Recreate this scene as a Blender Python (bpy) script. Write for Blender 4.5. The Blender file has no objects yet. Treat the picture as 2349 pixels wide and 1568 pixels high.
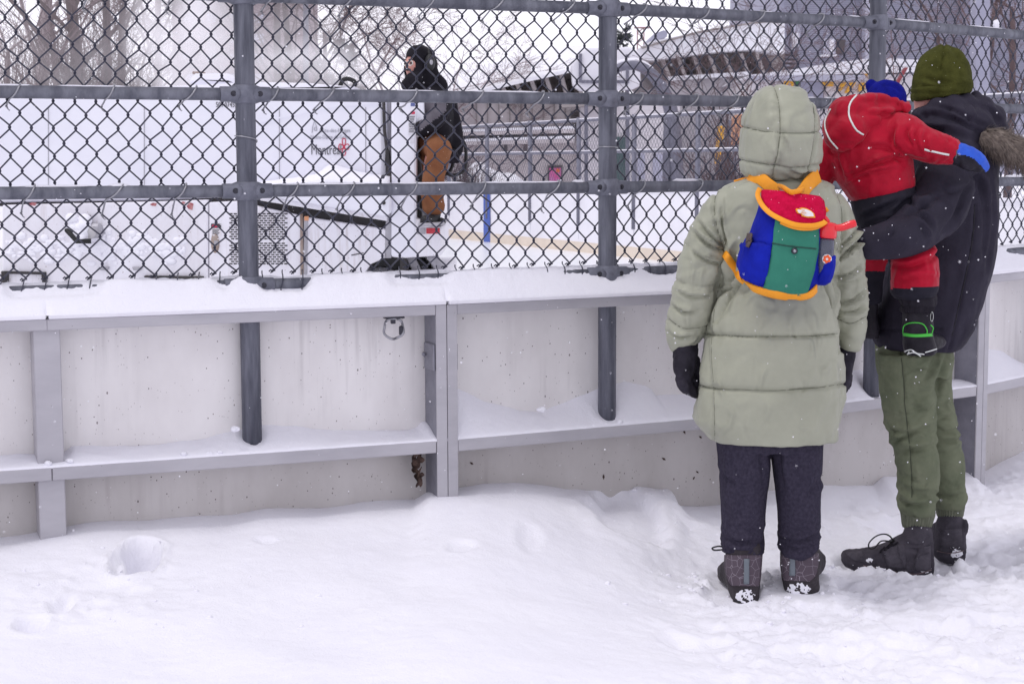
import bpy, bmesh, math, random
import numpy as np
from mathutils import Vector, Matrix, noise as mn
R = math.radians
random.seed(7)
sc = bpy.context.scene
COL = sc.collection
# ---------------------------------------------------------------- camera model (photo measured on a 2349 x 1568 copy)
F, CX, CY = 3821., 1174.5, 784.
PITCH = math.atan(409 / F)
EYE = Vector((0, 0, 1.44))
CM = (Matrix.Rotation(math.pi / 2 - PITCH, 3, 'X') @ Matrix.Rotation(-0.0039, 3, 'Z'))
def W(x, y, Y):
    """world point at ground distance Y seen at photo position x, y"""
    d = CM @ Vector(((x - CX) / F, -(y - CY) / F, -1.))
    return EYE + d * (Y / d.y)
def S(Y):
    return F / (Y * 1.01)      # photo pixels per metre at distance Y
cam = bpy.data.cameras.new('camera'); co = bpy.data.objects.new('camera', cam); COL.objects.link(co)
co.matrix_world = Matrix.Translation(EYE) @ CM.to_4x4()
cam.sensor_width = 36; cam.lens = F / 2349 * 36; cam.clip_start = .1; cam.clip_end = 3000
cam.dof.use_dof = True; cam.dof.focus_distance = 5.9; cam.dof.aperture_fstop = 13
sc.camera = co
ORG = {}
def prop(o, label=None, cat=None, group=None, kind=None):
    if label: o['label'] = label
    if cat: o['category'] = cat
    if group: o['group'] = group
    if kind: o['kind'] = kind
    return o
def thing(name, loc, label, cat, group=None):
    o = bpy.data.objects.new(name, None); COL.objects.link(o)
    o.empty_display_size = .1
    o.location = loc; ORG[o.name] = Vector(loc)
    return prop(o, label, cat, group)
def link_mesh(name, me, mats, parent=None, org=None):
    for m in (mats if isinstance(mats, (list, tuple)) else [mats]): me.materials.append(m)
    o = bpy.data.objects.new(name, me); COL.objects.link(o)
    if parent is not None:
        o.parent = parent; ORG[o.name] = ORG[parent.name]
    else:
        o.location = org or (0, 0, 0); ORG[o.name] = Vector(org or (0, 0, 0))
    return o
def frame_of(t):
    t = t.normalized()
    a = Vector((0, 0, 1)) if abs(t.z) < .9 else Vector((0, 1, 0))
    x = t.cross(a).normalized(); y = x.cross(t).normalized()
    return x, y
class MB:
    def __init__(s): s.v = []; s.f = []; s.m = []; s.s = []
    def add(s, vs, fs, mi=0, smooth=False):
        b = len(s.v); s.v.extend([tuple(p) for p in vs])
        for f in fs:
            s.f.append(tuple(i + b for i in f)); s.m.append(mi); s.s.append(smooth)
        return s
    def box(s, x0, x1, y0, y1, z0, z1, bev=0, xf=None, mi=0, seg=1):
        if bev > 0:
            bm = bmesh.new(); bmesh.ops.create_cube(bm, size=1)
            for v in bm.verts:
                v.co = Vector((x0 + (v.co.x + .5) * (x1 - x0), y0 + (v.co.y + .5) * (y1 - y0), z0 + (v.co.z + .5) * (z1 - z0)))
            bmesh.ops.bevel(bm, geom=bm.edges[:], offset=bev, segments=seg, affect='EDGES', profile=.5)
            vs = [v.co.copy() for v in bm.verts]; bm.verts.index_update()
            fs = [[v.index for v in f.verts] for f in bm.faces]; bm.free()
        else:
            vs = [Vector((x, y, z)) for x in (x0, x1) for y in (y0, y1) for z in (z0, z1)]
            fs = [(0, 1, 3, 2), (4, 6, 7, 5), (0, 4, 5, 1), (2, 3, 7, 6), (0, 2, 6, 4), (1, 5, 7, 3)]
        if xf: vs = [xf(v) for v in vs]
        return s.add(vs, fs, mi)
    def tube(s, path, rad, n=8, caps=True, mi=0, flat=None):
        P = [Vector(p) for p in path]; k = len(P)
        if not isinstance(rad, (list, tuple)): rad = [rad] * k
        vs = []; x = None
        for i in range(k):
            t = (P[min(i + 1, k - 1)] - P[max(i - 1, 0)])
            if t.length < 1e-9: t = Vector((0, 0, 1))
            t.normalize()
            if x is None: x, y = frame_of(t)
            else:
                x = (x - t * x.dot(t))
                if x.length < 1e-6: x, y = frame_of(t)
                x.normalize(); y = t.cross(x)
            y = t.cross(x)
            for j in range(n):
                a = 2 * math.pi * j / n
                vs.append(P[i] + (x * math.cos(a) + y * math.sin(a)) * rad[i])
        fs = [(i * n + j, i * n + (j + 1) % n, (i + 1) * n + (j + 1) % n, (i + 1) * n + j) for i in range(k - 1) for j in range(n)]
        if caps: fs += [tuple(range(n))[::-1], tuple((k - 1) * n + j for j in range(n))]
        return s.add(vs, fs, mi, True)
    def rings(s, RR, mi=0, caps=True, smooth=True):
        """loft closed rings (lists of equal length)"""
        n = len(RR[0]); vs = [p for r in RR for p in r]; k = len(RR)
        fs = [(i * n + j, i * n + (j + 1) % n, (i + 1) * n + (j + 1) % n, (i + 1) * n + j) for i in range(k - 1) for j in range(n)]
        if caps: fs += [tuple(range(n))[::-1], tuple((k - 1) * n + j for j in range(n))]
        return s.add(vs, fs, mi, smooth)
    def ball(s, c, r, nu=16, nv=10, mi=0, M=None):
        c = Vector(c); r = Vector((r, r, r)) if not hasattr(r, '__len__') else Vector(r)
        RR = []
        for i in range(1, nv):
            th = math.pi * i / nv
            RR.append([(math.sin(th) * math.cos(2 * math.pi * j / nu), math.sin(th) * math.sin(2 * math.pi * j / nu), -math.cos(th)) for j in range(nu)])
        f = lambda p: c + ((M @ Vector((p[0] * r.x, p[1] * r.y, p[2] * r.z))) if M else Vector((p[0] * r.x, p[1] * r.y, p[2] * r.z)))
        b0 = [f(p) for q in RR for p in q]; k = len(RR)
        fs = [(i * nu + j, i * nu + (j + 1) % nu, (i + 1) * nu + (j + 1) % nu, (i + 1) * nu + j) for i in range(k - 1) for j in range(nu)]
        b0 += [f((0, 0, -1)), f((0, 0, 1))]; a, z = k * nu, k * nu + 1
        fs += [(a, (j + 1) % nu, j) for j in range(nu)] + [(z, (k - 1) * nu + j, (k - 1) * nu + (j + 1) % nu) for j in range(nu)]
        return s.add(b0, fs, mi, True)
    def prism(s, poly, y0, y1, mi=0, xf=None):
        """poly: (x, z) outline extruded in y"""
        n = len(poly)
        vs = [Vector((p[0], y0, p[1])) for p in poly] + [Vector((p[0], y1, p[1])) for p in poly]
        if xf: vs = [xf(v) for v in vs]
        fs = [tuple(range(n)), tuple(range(n, 2 * n))[::-1]] + [(i, i + n, (i + 1) % n + n, (i + 1) % n) for i in range(n)]
        return s.add(vs, fs, mi)
    def mesh(s, name, org=Vector((0, 0, 0))):
        me = bpy.data.meshes.new(name)
        me.from_pydata([(p[0] - org[0], p[1] - org[1], p[2] - org[2]) for p in s.v], [], s.f)
        me.polygons.foreach_set('material_index', s.m); me.polygons.foreach_set('use_smooth', s.s)
        me.update()
        return me
    def build(s, name, mats, parent=None, org=None, bevel=0):
        o0 = ORG[parent.name] if parent is not None else Vector(org or (0, 0, 0))
        me = s.mesh(name, o0)
        bm = bmesh.new(); bm.from_mesh(me); bmesh.ops.recalc_face_normals(bm, faces=bm.faces[:])
        if bevel: bmesh.ops.bevel(bm, geom=[e for e in bm.edges if len(e.link_faces) == 2 and e.calc_face_angle(0) > .6], offset=bevel, segments=2, affect='EDGES', profile=.5)
        bm.to_mesh(me); bm.free()
        return link_mesh(name, me, mats, parent, org)
def npmesh(name, V, Q, mats, parent=None, org=None, smooth=True):
    """mesh from numpy verts and quads"""
    me = bpy.data.meshes.new(name)
    o0 = np.array(ORG[parent.name]) if parent is not None else np.array(org or (0, 0, 0))
    V = np.asarray(V, dtype=np.float64) - o0; Q = np.asarray(Q, dtype=np.int32)
    me.vertices.add(len(V)); me.vertices.foreach_set('co', V.astype(np.float32).ravel())
    me.loops.add(Q.size); me.loops.foreach_set('vertex_index', Q.ravel())
    k = Q.shape[1]
    me.polygons.add(len(Q)); me.polygons.foreach_set('loop_start', np.arange(0, Q.size, k, dtype=np.int32))
    try: me.polygons.foreach_set('loop_total', np.full(len(Q), k, dtype=np.int32))
    except Exception: pass
    me.update(calc_edges=True); me.validate()
    me.polygons.foreach_set('use_smooth', np.full(len(me.polygons), smooth))
    return link_mesh(name, me, mats, parent, org)
def fuse(mb, voxel, smooth=0, disp=None, lap=.5):
    """one continuous surface from overlapping closed shapes, then a displacement per vertex"""
    me = mb.mesh('tmp')
    bm = bmesh.new(); bm.from_mesh(me); bmesh.ops.recalc_face_normals(bm, faces=bm.faces[:]); bm.to_mesh(me); bm.free()
    o = bpy.data.objects.new('tmp', me); COL.objects.link(o)
    m = o.modifiers.new('r', 'REMESH'); m.mode = 'VOXEL'; m.voxel_size = voxel; m.use_smooth_shade = True
    if smooth:
        k = o.modifiers.new('s', 'SMOOTH'); k.factor = lap; k.iterations = smooth
    dg = bpy.context.evaluated_depsgraph_get(); dg.update()
    out = bpy.data.meshes.new_from_object(o.evaluated_get(dg))
    bpy.data.objects.remove(o); bpy.data.meshes.remove(me)
    n = len(out.vertices)
    if disp is not None and n:
        co_ = np.empty(n * 3, np.float32); out.vertices.foreach_get('co', co_); co_ = co_.reshape(-1, 3)
        no = np.empty(n * 3, np.float32); out.vertices.foreach_get('normal', no); no = no.reshape(-1, 3)
        d = disp(co_.astype(np.float64), no.astype(np.float64))
        out.vertices.foreach_set('co', (co_ + no * np.asarray(d)[:, None]).astype(np.float32).ravel())
    out.update()
    out.polygons.foreach_set('use_smooth', np.ones(len(out.polygons), bool))
    return out
def put(me, name, mats, parent):
    o0 = ORG[parent.name]
    me.transform(Matrix.Translation(-o0)); me.name = name
    me.materials.clear()
    return link_mesh(name, me, mats, parent)
def nz(P, sx, sy=None, sz=None, off=0.0):
    """perlin noise at scaled points (numpy in, numpy out)"""
    sy = sx if sy is None else sy; sz = sx if sz is None else sz
    f = mn.noise
    return np.fromiter((f((a * sx + off, b * sy + off * 1.7, c * sz - off)) for a, b, c in P), float, len(P))
def ridge(n):   # crisp fold lines
    return 1 - np.abs(n) * 2
def g(x, w):
    return np.exp(-(x / w) ** 2)
def sm(x, a, b):
    t = np.clip((x - a) / (b - a), 0, 1); return t * t * (3 - 2 * t)
def interp(x, tab):
    return np.interp(x, [t[0] for t in tab], [t[1] for t in tab])
def catmull(pts, n=6):
    P = [Vector(p) for p in pts]; out = []
    for i in range(len(P) - 1):
        p0 = P[max(i - 1, 0)]; p1 = P[i]; p2 = P[i + 1]; p3 = P[min(i + 2, len(P) - 1)]
        for k in range(n):
            t = k / n
            out.append(.5 * ((2 * p1) + (p2 - p0) * t + (2 * p0 - 5 * p1 + 4 * p2 - p3) * t * t + (3 * p1 - p0 - 3 * p2 + p3) * t ** 3))
    out.append(P[-1]); return out
# ---------------------------------------------------------------- materials
def mat(name, col, rough=.6, metal=0., col2=None, nscale=4., ndetail=6., namt=(.35, .65), stretch=(1, 1, 1), bump=0., bscale=60., bstretch=(1, 1, 1),
        sheen=0., spec=None, coat=0., rough2=None, specks=None, sss=0., alpha=None, trans=0., bump2=None, wrinkle=None):
    m = bpy.data.materials.new(name); m.use_nodes = True
    nt = m.node_tree; N = nt.nodes; L = nt.links
    b = N['Principled BSDF']
    b.inputs['Base Color'].default_value = (*col, 1); b.inputs['Roughness'].default_value = rough; b.inputs['Metallic'].default_value = metal
    if spec is not None: b.inputs['Specular IOR Level'].default_value = spec
    if sheen: b.inputs['Sheen Weight'].default_value = sheen; b.inputs['Sheen Roughness'].default_value = .5
    if coat: b.inputs['Coat Weight'].default_value = coat
    if sss: b.inputs['Subsurface Weight'].default_value = sss; b.inputs['Subsurface Radius'].default_value = (.02, .025, .03); b.inputs['Subsurface Scale'].default_value = 1
    if trans: b.inputs['Transmission Weight'].default_value = trans
    if alpha is not None: b.inputs['Alpha'].default_value = alpha
    tc = N.new('ShaderNodeTexCoord')
    def mapped(st):
        if tuple(st) == (1, 1, 1): return tc.outputs['Object']
        mp = N.new('ShaderNodeMapping'); mp.inputs['Scale'].default_value = st; L.new(tc.outputs['Object'], mp.inputs[0]); return mp.outputs[0]
    out = None
    if col2 is not None:
        n = N.new('ShaderNodeTexNoise'); n.inputs['Scale'].default_value = nscale; n.inputs['Detail'].default_value = ndetail; n.inputs['Roughness'].default_value = .62
        L.new(mapped(stretch), n.inputs['Vector'])
        r = N.new('ShaderNodeMapRange'); r.inputs['From Min'].default_value = namt[0]; r.inputs['From Max'].default_value = namt[1]; L.new(n.outputs['Fac'], r.inputs[0])
        mx = N.new('ShaderNodeMix'); mx.data_type = 'RGBA'; mx.inputs['A'].default_value = (*col, 1); mx.inputs['B'].default_value = (*col2, 1); L.new(r.outputs[0], mx.inputs['Factor'])
        out = mx.outputs['Result']
        if rough2 is not None:
            rr = N.new('ShaderNodeMapRange'); rr.inputs['To Min'].default_value = rough; rr.inputs['To Max'].default_value = rough2; L.new(r.outputs[0], rr.inputs[0]); L.new(rr.outputs[0], b.inputs['Roughness'])
    for sp in (specks or []):   # (scale, threshold, colour, stretch, share)
        v = N.new('ShaderNodeTexVoronoi'); v.inputs['Scale'].default_value = sp[0]; L.new(mapped(sp[3]), v.inputs['Vector'])
        lt = N.new('ShaderNodeMath'); lt.operation = 'LESS_THAN'; lt.inputs[1].default_value = sp[1]; L.new(v.outputs['Distance'], lt.inputs[0])
        sx = N.new('ShaderNodeSeparateColor'); L.new(v.outputs['Color'], sx.inputs[0])
        l2 = N.new('ShaderNodeMath'); l2.operation = 'LESS_THAN'; l2.inputs[1].default_value = sp[4]; L.new(sx.outputs[0], l2.inputs[0])
        mu = N.new('ShaderNodeMath'); mu.operation = 'MULTIPLY'; L.new(lt.outputs[0], mu.inputs[0]); L.new(l2.outputs[0], mu.inputs[1])
        mx = N.new('ShaderNodeMix'); mx.data_type = 'RGBA'; mx.inputs['B'].default_value = (*sp[2], 1); L.new(mu.outputs[0], mx.inputs['Factor'])
        if out is not None: L.new(out, mx.inputs['A'])
        else: mx.inputs['A'].default_value = (*col, 1)
        out = mx.outputs['Result']
    if out is not None: L.new(out, b.inputs['Base Color'])
    last = None
    for (st, sca, bst) in ([(bump, bscale, bstretch)] if bump else []) + ([bump2] if bump2 else []):
        n = N.new('ShaderNodeTexNoise'); n.inputs['Scale'].default_value = sca; n.inputs['Detail'].default_value = 5; L.new(mapped(bst), n.inputs['Vector'])
        bp = N.new('ShaderNodeBump'); bp.inputs['Strength'].default_value = st; bp.inputs['Distance'].default_value = .01; L.new(n.outputs['Fac'], bp.inputs['Height'])
        if last is not None: L.new(last, bp.inputs['Normal'])
        last = bp.outputs[0]
    if wrinkle:
        n = N.new('ShaderNodeTexNoise'); n.noise_type = 'RIDGED_MULTIFRACTAL'; n.inputs['Scale'].default_value = wrinkle[1]; n.inputs['Detail'].default_value = 3; n.inputs['Distortion'].default_value = .6
        L.new(mapped(wrinkle[2]), n.inputs['Vector'])
        bp = N.new('ShaderNodeBump'); bp.inputs['Strength'].default_value = wrinkle[0]; bp.inputs['Distance'].default_value = .022; L.new(n.outputs['Fac'], bp.inputs['Height'])
        if last is not None: L.new(last, bp.inputs['Normal'])
        last = bp.outputs[0]
    if last is not None: L.new(last, b.inputs['Normal'])
    return m
def srgb(r, g_, b):
    f = lambda c: (c / 255 / 12.92) if c / 255 <= .04045 else ((c / 255 + .055) / 1.055) ** 2.4
    return (f(r), f(g_), f(b))
SNOW = mat('snow', (.90, .895, .95), .75, col2=(.87, .865, .93), nscale=3, bump=.3, bscale=34, bump2=(.25, 150, (1, 1, 1)), spec=.25)
SNOWC = mat('snow_crust', (.88, .88, .93), .7, col2=(.84, .84, .90), nscale=6, bump=.5, bscale=55, bump2=(.3, 200, (1, 1, 1)), spec=.25)
ICE = mat('ice_surface', (.90, .905, .935), .3, col2=(.84, .86, .90), nscale=.8, spec=.4, bump=.06, bscale=20)
GALV = mat('galvanised_steel', srgb(122, 124, 134), .5, .3, col2=srgb(86, 88, 99), nscale=22, ndetail=8, stretch=(1, 1, .35), bump=.12, bscale=120, rough2=.65,
           specks=[(55, .16, srgb(150, 150, 160), (1, 1, .5), .12)])
GALVP = mat('galvanised_post', srgb(116, 118, 129), .5, .3, col2=srgb(76, 78, 89), nscale=30, ndetail=8, stretch=(1, 1, .12), bump=.14, bscale=110, rough2=.62,
            specks=[(70, .13, srgb(150, 150, 158), (1, 1, .3), .10)])
FIT = mat('cast_fitting', srgb(122, 124, 136), .55, .3, col2=srgb(102, 104, 116), nscale=30, bump=.15, bscale=150)
BOLT = mat('bolt_steel', srgb(62, 62, 70), .4, .6)
WIRE = mat('coated_wire', srgb(48, 50, 66), .42, 0, col2=srgb(66, 66, 82), nscale=30, spec=.5)
TIE = mat('tie_wire', srgb(160, 160, 166), .35, .75)
ALU = mat('aluminium_frame', srgb(186, 184, 189), .45, .15, col2=srgb(168, 166, 172), nscale=9, stretch=(.3, .3, 1), bump=.03, bscale=90, namt=(.3, .7),
          specks=[(40, .05, srgb(120, 112, 112), (1, 1, 1), .18)])
ALUD = mat('aluminium_flange', srgb(140, 140, 150), .5, .2, col2=srgb(122, 122, 132), nscale=14, bump=.08, bscale=90)
CAPM = mat('cap_plastic', srgb(238, 237, 243), .4, col2=srgb(228, 227, 234), nscale=10)
def panel_mat(name, c1, c2, streak, spk):
    m = mat(name, c1, .42, 0, col2=c2, nscale=3.2, ndetail=9, namt=(.38, .75), stretch=(1, 1, .55), bump=.05, bscale=60,
            specks=[(26, .07, spk, (1, 1, .6), .45), (60, .12, spk, (1, 1, .7), .22), (110, .16, tuple(.75 * a + .25 * b for a, b in zip(c2, spk)), (1, 1, .5), .22)])
    nt = m.node_tree; N = nt.nodes; L = nt.links; b = N['Principled BSDF']
    src = b.inputs['Base Color'].links[0].from_socket
    tc = N.new('ShaderNodeTexCoord'); mp = N.new('ShaderNodeMapping'); mp.inputs['Scale'].default_value = (1, 1, .06); L.new(tc.outputs['Object'], mp.inputs[0])
    n = N.new('ShaderNodeTexNoise'); n.inputs['Scale'].default_value = 38; n.inputs['Detail'].default_value = 4; L.new(mp.outputs[0], n.inputs['Vector'])
    n2 = N.new('ShaderNodeTexNoise'); n2.inputs['Scale'].default_value = 2.6; n2.inputs['Detail'].default_value = 3; L.new(tc.outputs['Object'], n2.inputs['Vector'])
    r = N.new('ShaderNodeMapRange'); r.inputs['From Min'].default_value = .5; r.inputs['From Max'].default_value = .75; L.new(n.outputs['Fac'], r.inputs[0])
    r2 = N.new('ShaderNodeMapRange'); r2.inputs['From Min'].default_value = .45; r2.inputs['From Max'].default_value = .65; L.new(n2.outputs['Fac'], r2.inputs[0])
    mu = N.new('ShaderNodeMath'); mu.operation = 'MULTIPLY'; L.new(r.outputs[0], mu.inputs[0]); L.new(r2.outputs[0], mu.inputs[1])
    m2 = N.new('ShaderNodeMath'); m2.operation = 'MULTIPLY'; m2.inputs[1].default_value = .6; L.new(mu.outputs[0], m2.inputs[0])
    mx = N.new('ShaderNodeMix'); mx.data_type = 'RGBA'; L.new(m2.outputs[0], mx.inputs['Factor']); L.new(src, mx.inputs['A']); mx.inputs['B'].default_value = (*streak, 1)
    L.new(mx.outputs['Result'], b.inputs['Base Color'])
    return m
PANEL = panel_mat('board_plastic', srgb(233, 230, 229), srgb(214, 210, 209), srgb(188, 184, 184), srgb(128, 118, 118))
KICK = panel_mat('dirty_shaded_board', srgb(198, 194, 192), srgb(175, 170, 167), srgb(160, 152, 152), srgb(96, 86, 84))  # greyer lower board: dirt, with ledge shade mixed into the colour
BLK = mat('black_rubber', (.012, .012, .014), .6)
# ---------------------------------------------------------------- sky, sun, exposure
w = bpy.data.worlds.new('World'); sc.world = w; w.use_nodes = True
N = w.node_tree.nodes; L = w.node_tree.links
bg = N['Background']; bg.inputs['Strength'].default_value = .1
sky = N.new('ShaderNodeTexSky'); sky.sky_type = 'NISHITA'; sky.sun_disc = False
SUN_EL, SUN_AZ = R(68), R(245)
sky.sun_elevation = SUN_EL; sky.sun_rotation = SUN_AZ; sky.air_density = 1; sky.dust_density = 3; sky.ozone_density = 1
# cloud deck: the clear sky is greyed to an even overcast white with soft cloud structure
tc = N.new('ShaderNodeTexCoord'); nn = N.new('ShaderNodeTexNoise'); nn.inputs['Scale'].default_value = 2.2; nn.inputs['Detail'].default_value = 5
mp = N.new('ShaderNodeMapping'); mp.inputs['Scale'].default_value = (1, 1, 2.5); L.new(tc.outputs['Generated'], mp.inputs[0]); L.new(mp.outputs[0], nn.inputs['Vector'])
cr = N.new('ShaderNodeMapRange'); cr.inputs['From Min'].default_value = .3; cr.inputs['From Max'].default_value = .7; cr.inputs['To Min'].default_value = 8.9; cr.inputs['To Max'].default_value = 10.1
L.new(nn.outputs['Fac'], cr.inputs[0])
cm = N.new('ShaderNodeVectorMath'); cm.operation = 'SCALE'; cm.inputs[0].default_value = (.99, .966, 1.07); L.new(cr.outputs[0], cm.inputs['Scale'])
# thinner, brighter cloud low down, heavier grey overhead
sp = N.new('ShaderNodeSeparateXYZ'); L.new(tc.outputs['Generated'], sp.inputs[0])
ez = N.new('ShaderNodeMapRange'); ez.interpolation_type = 'SMOOTHSTEP'; ez.inputs['From Min'].default_value = .06; ez.inputs['From Max'].default_value = .5; ez.inputs['To Min'].default_value = 1.28; ez.inputs['To Max'].default_value = .80; L.new(sp.outputs['Z'], ez.inputs[0])
c2 = N.new('ShaderNodeVectorMath'); c2.operation = 'SCALE'; L.new(cm.outputs[0], c2.inputs[0]); L.new(ez.outputs[0], c2.inputs['Scale']); cm = c2
mx = N.new('ShaderNodeMix'); mx.data_type = 'RGBA'; mx.inputs['Factor'].default_value = .9
L.new(sky.outputs[0], mx.inputs['A']); L.new(cm.outputs[0], mx.inputs['B']); L.new(mx.outputs['Result'], bg.inputs['Color'])
sl = bpy.data.lights.new('sun', 'SUN'); so = bpy.data.objects.new('sun', sl); COL.objects.link(so)
sl.energy = .9; sl.angle = R(12); sl.color = (1, .975, .98)
so.rotation_euler = (math.pi / 2 - SUN_EL, 0, math.pi - SUN_AZ)
sc.view_settings.view_transform = 'Standard'; sc.view_settings.look = 'None'; sc.view_settings.gamma = 1
sc.view_settings.exposure = .16
sc.render.engine = 'CYCLES'
sc.cycles.use_denoising = True
try: sc.cycles.denoiser = 'OPENIMAGEDENOISE'
except Exception: pass
sc.cycles.max_bounces = 8; sc.cycles.transparent_max_bounces = 16; sc.cycles.volume_bounces = 5
sc.cycles.sample_clamp_indirect = 8; sc.cycles.caustics_reflective = False; sc.cycles.caustics_refractive = False
# ---------------------------------------------------------------- plan of the rink corner
FP = [Vector((-2.14, 5.13)), Vector((-.885, 5.6)), Vector((.352, 6.13)), Vector((1.478, 6.80)), Vector((2.47, 7.66)), Vector((3.26, 8.73))]   # fence posts
def nrm(u): return Vector((u.y, -u.x))          # towards the camera side
Jn = []
for i in range(-1, len(FP)):
    if i < 0: d = FP[0] - FP[1]; m = FP[0] + d * .5; u = -d
    elif i == len(FP) - 1: u = FP[i] - FP[i - 1]; m = FP[i] + u * .5
    else: u = FP[i + 1] - FP[i]; m = (FP[i] + FP[i + 1]) / 2
    Jn.append(m + nrm(u.normalized()) * .1)
# Jn[1] mid of the first bay, Jn[2] the double plate, Jn[3] behind the parka, Jn[4] the next double plate
class Fr:
    def __init__(s, a, b):
        s.o = a; s.u = (b - a).normalized(); s.n = nrm(s.u); s.len = (b - a).length
    def __call__(s, v): return Vector((s.o.x + s.u.x * v[0] + s.n.x * v[1], s.o.y + s.u.y * v[0] + s.n.y * v[1], v[2]))
    def hit(s, px, py, d=0):
        """(along, z) of the point of the plane d in front seen at photo position px, py"""
        dr = CM @ Vector(((px - CX) / F, -(py - CY) / F, -1.))
        o = s.o + s.n * d
        den = dr.x * s.n.x + dr.y * s.n.y
        t = ((o.x - EYE.x) * s.n.x + (o.y - EYE.y) * s.n.y) / den
        p = EYE + dr * t
        return ((p.x - o.x) * s.u.x + (p.y - o.y) * s.u.y, p.z)
BAY = [Fr(Jn[i], Jn[i + 1]) for i in range(len(Jn) - 1)]
FBAY = [Fr(FP[i], FP[i + 1]) for i in range(len(FP) - 1)]
Z_CAP, Z_PL0, Z_LT, Z_LB = .968, .918, .478, .434
PD = -.125    # depth of the panel behind the front face
def bay_board(root, fr, first, last, brace):
    L_ = fr.len
    pa = MB().box(0, L_, PD - .012, PD, Z_LT - .03, Z_CAP - .02, xf=fr); pa.build('panel', PANEL, root)
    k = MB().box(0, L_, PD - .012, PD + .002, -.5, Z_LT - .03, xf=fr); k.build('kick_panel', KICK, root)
    e0 = .04 if first else 0; e1 = .04 if last else 0
    MB().box(e0, L_ - e1, -.03, .0, Z_PL0, Z_CAP - .014, bev=.002, xf=fr).build('top_plate', ALU, root)
    MB().box(e0 + .001, L_ - e1 - .001, PD + .003, 0, Z_LB, Z_LT, bev=.0025, xf=fr).build('ledge', ALU, root)
    c = MB(); c.box(.004, L_ - .004, -.33, .014, Z_CAP - .0135, Z_CAP, bev=.004, xf=fr, seg=2); c.build('cap', CAPM, root)
    for f, a0, a1 in ((first, 0.0012, .0395), (last, L_ - .0395, L_ - .0012)):
        if not f: continue
        p = MB().box(a0, a1, -.006, .0025, -.5, Z_CAP - .0145, bev=.0015, xf=fr).build('end_post', ALU, root)
        s0 = a1 - .006 if f is first and a0 < .1 else a0
        MB().box(s0, s0 + .006, PD + .002, -.0065, -.5, Z_CAP - .015, xf=fr).build('flange', ALUD, p)
        q = MB()
        if a0 > .1: q.box(s0 - .007, s0 - .0004, PD + .012, -.008, .72, .815, bev=.003, xf=fr); q.box(s0 - .02, s0 - .007, PD + .025, PD + .04, .765, .78, bev=.004, xf=fr)
        else: q.box(a1 + .0004, a1 + .007, PD + .012, -.008, .72, .815, bev=.003, xf=fr)
        q.build('hinge_plate', ALUD, p)
    if brace is not None:
        a, wd = brace
        MB().box(a - wd, a + wd, PD + .003, -.022, Z_LT, Z_PL0 + .02, bev=.003, xf=fr).build('brace', ALU, root)
        MB().box(a - wd, a + wd, PD + .004, -.022, -.5, Z_LB, bev=.003, xf=fr).build('brace', ALU, root)
def board(label, i0, i1):
    root = thing('rink_board', (Jn[i0].x, Jn[i0].y, 0), label, 'rink board', 'rink board sections under the chain link fence')
    for i in range(i0, i1):
        bay_board(root, BAY[i], i == i0, i == i1 - 1, (0.0, .042) if i > i0 else None)
    return root
BRD = [board('dirty white rink board section with shackle ring, left of the double metal post', 0, 2),
       board('dirty white rink board section behind the green parka and khaki trousers', 2, 4),
       board('snowy rink board section at the edge of the photo right of the black jacket', 4, 6)]
# shackle ring hanging under the top plate
def ring_shackle():
    fr = BAY[1]; a, z = fr.hit(905, 735, -.02)
    t = thing('shackle_ring', fr((a, -.02, Z_PL0 - .06)), 'round steel shackle ring hanging under the top plate of the board', 'ring')
    MB().box(a - .035, a + .035, -.045, -.012, Z_PL0 - .008, Z_PL0 - .001, bev=.002, xf=fr).build('bracket', BOLT, t)
    c = Vector((a - .002, -.024, Z_PL0 - .043)); n = 28
    MB().tube([fr((c.x + .036 * math.cos(q * 2 * math.pi / n + 1.2), c.y + .008 * math.sin(q), c.z + .036 * math.sin(q * 2 * math.pi / n + 1.2))) for q in range(n + 1)], .0045, 8).build('ring', TIE, t)
    MB().box(a - .012, a + .004, -.03, -.018, Z_PL0 - .026, Z_PL0 - .004, bev=.002, xf=fr).box(a + .018, a + .032, -.032, -.016, Z_PL0 - .068, Z_PL0 - .034, bev=.004, xf=fr).build('catch', BOLT, t)
ring_shackle()
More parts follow.
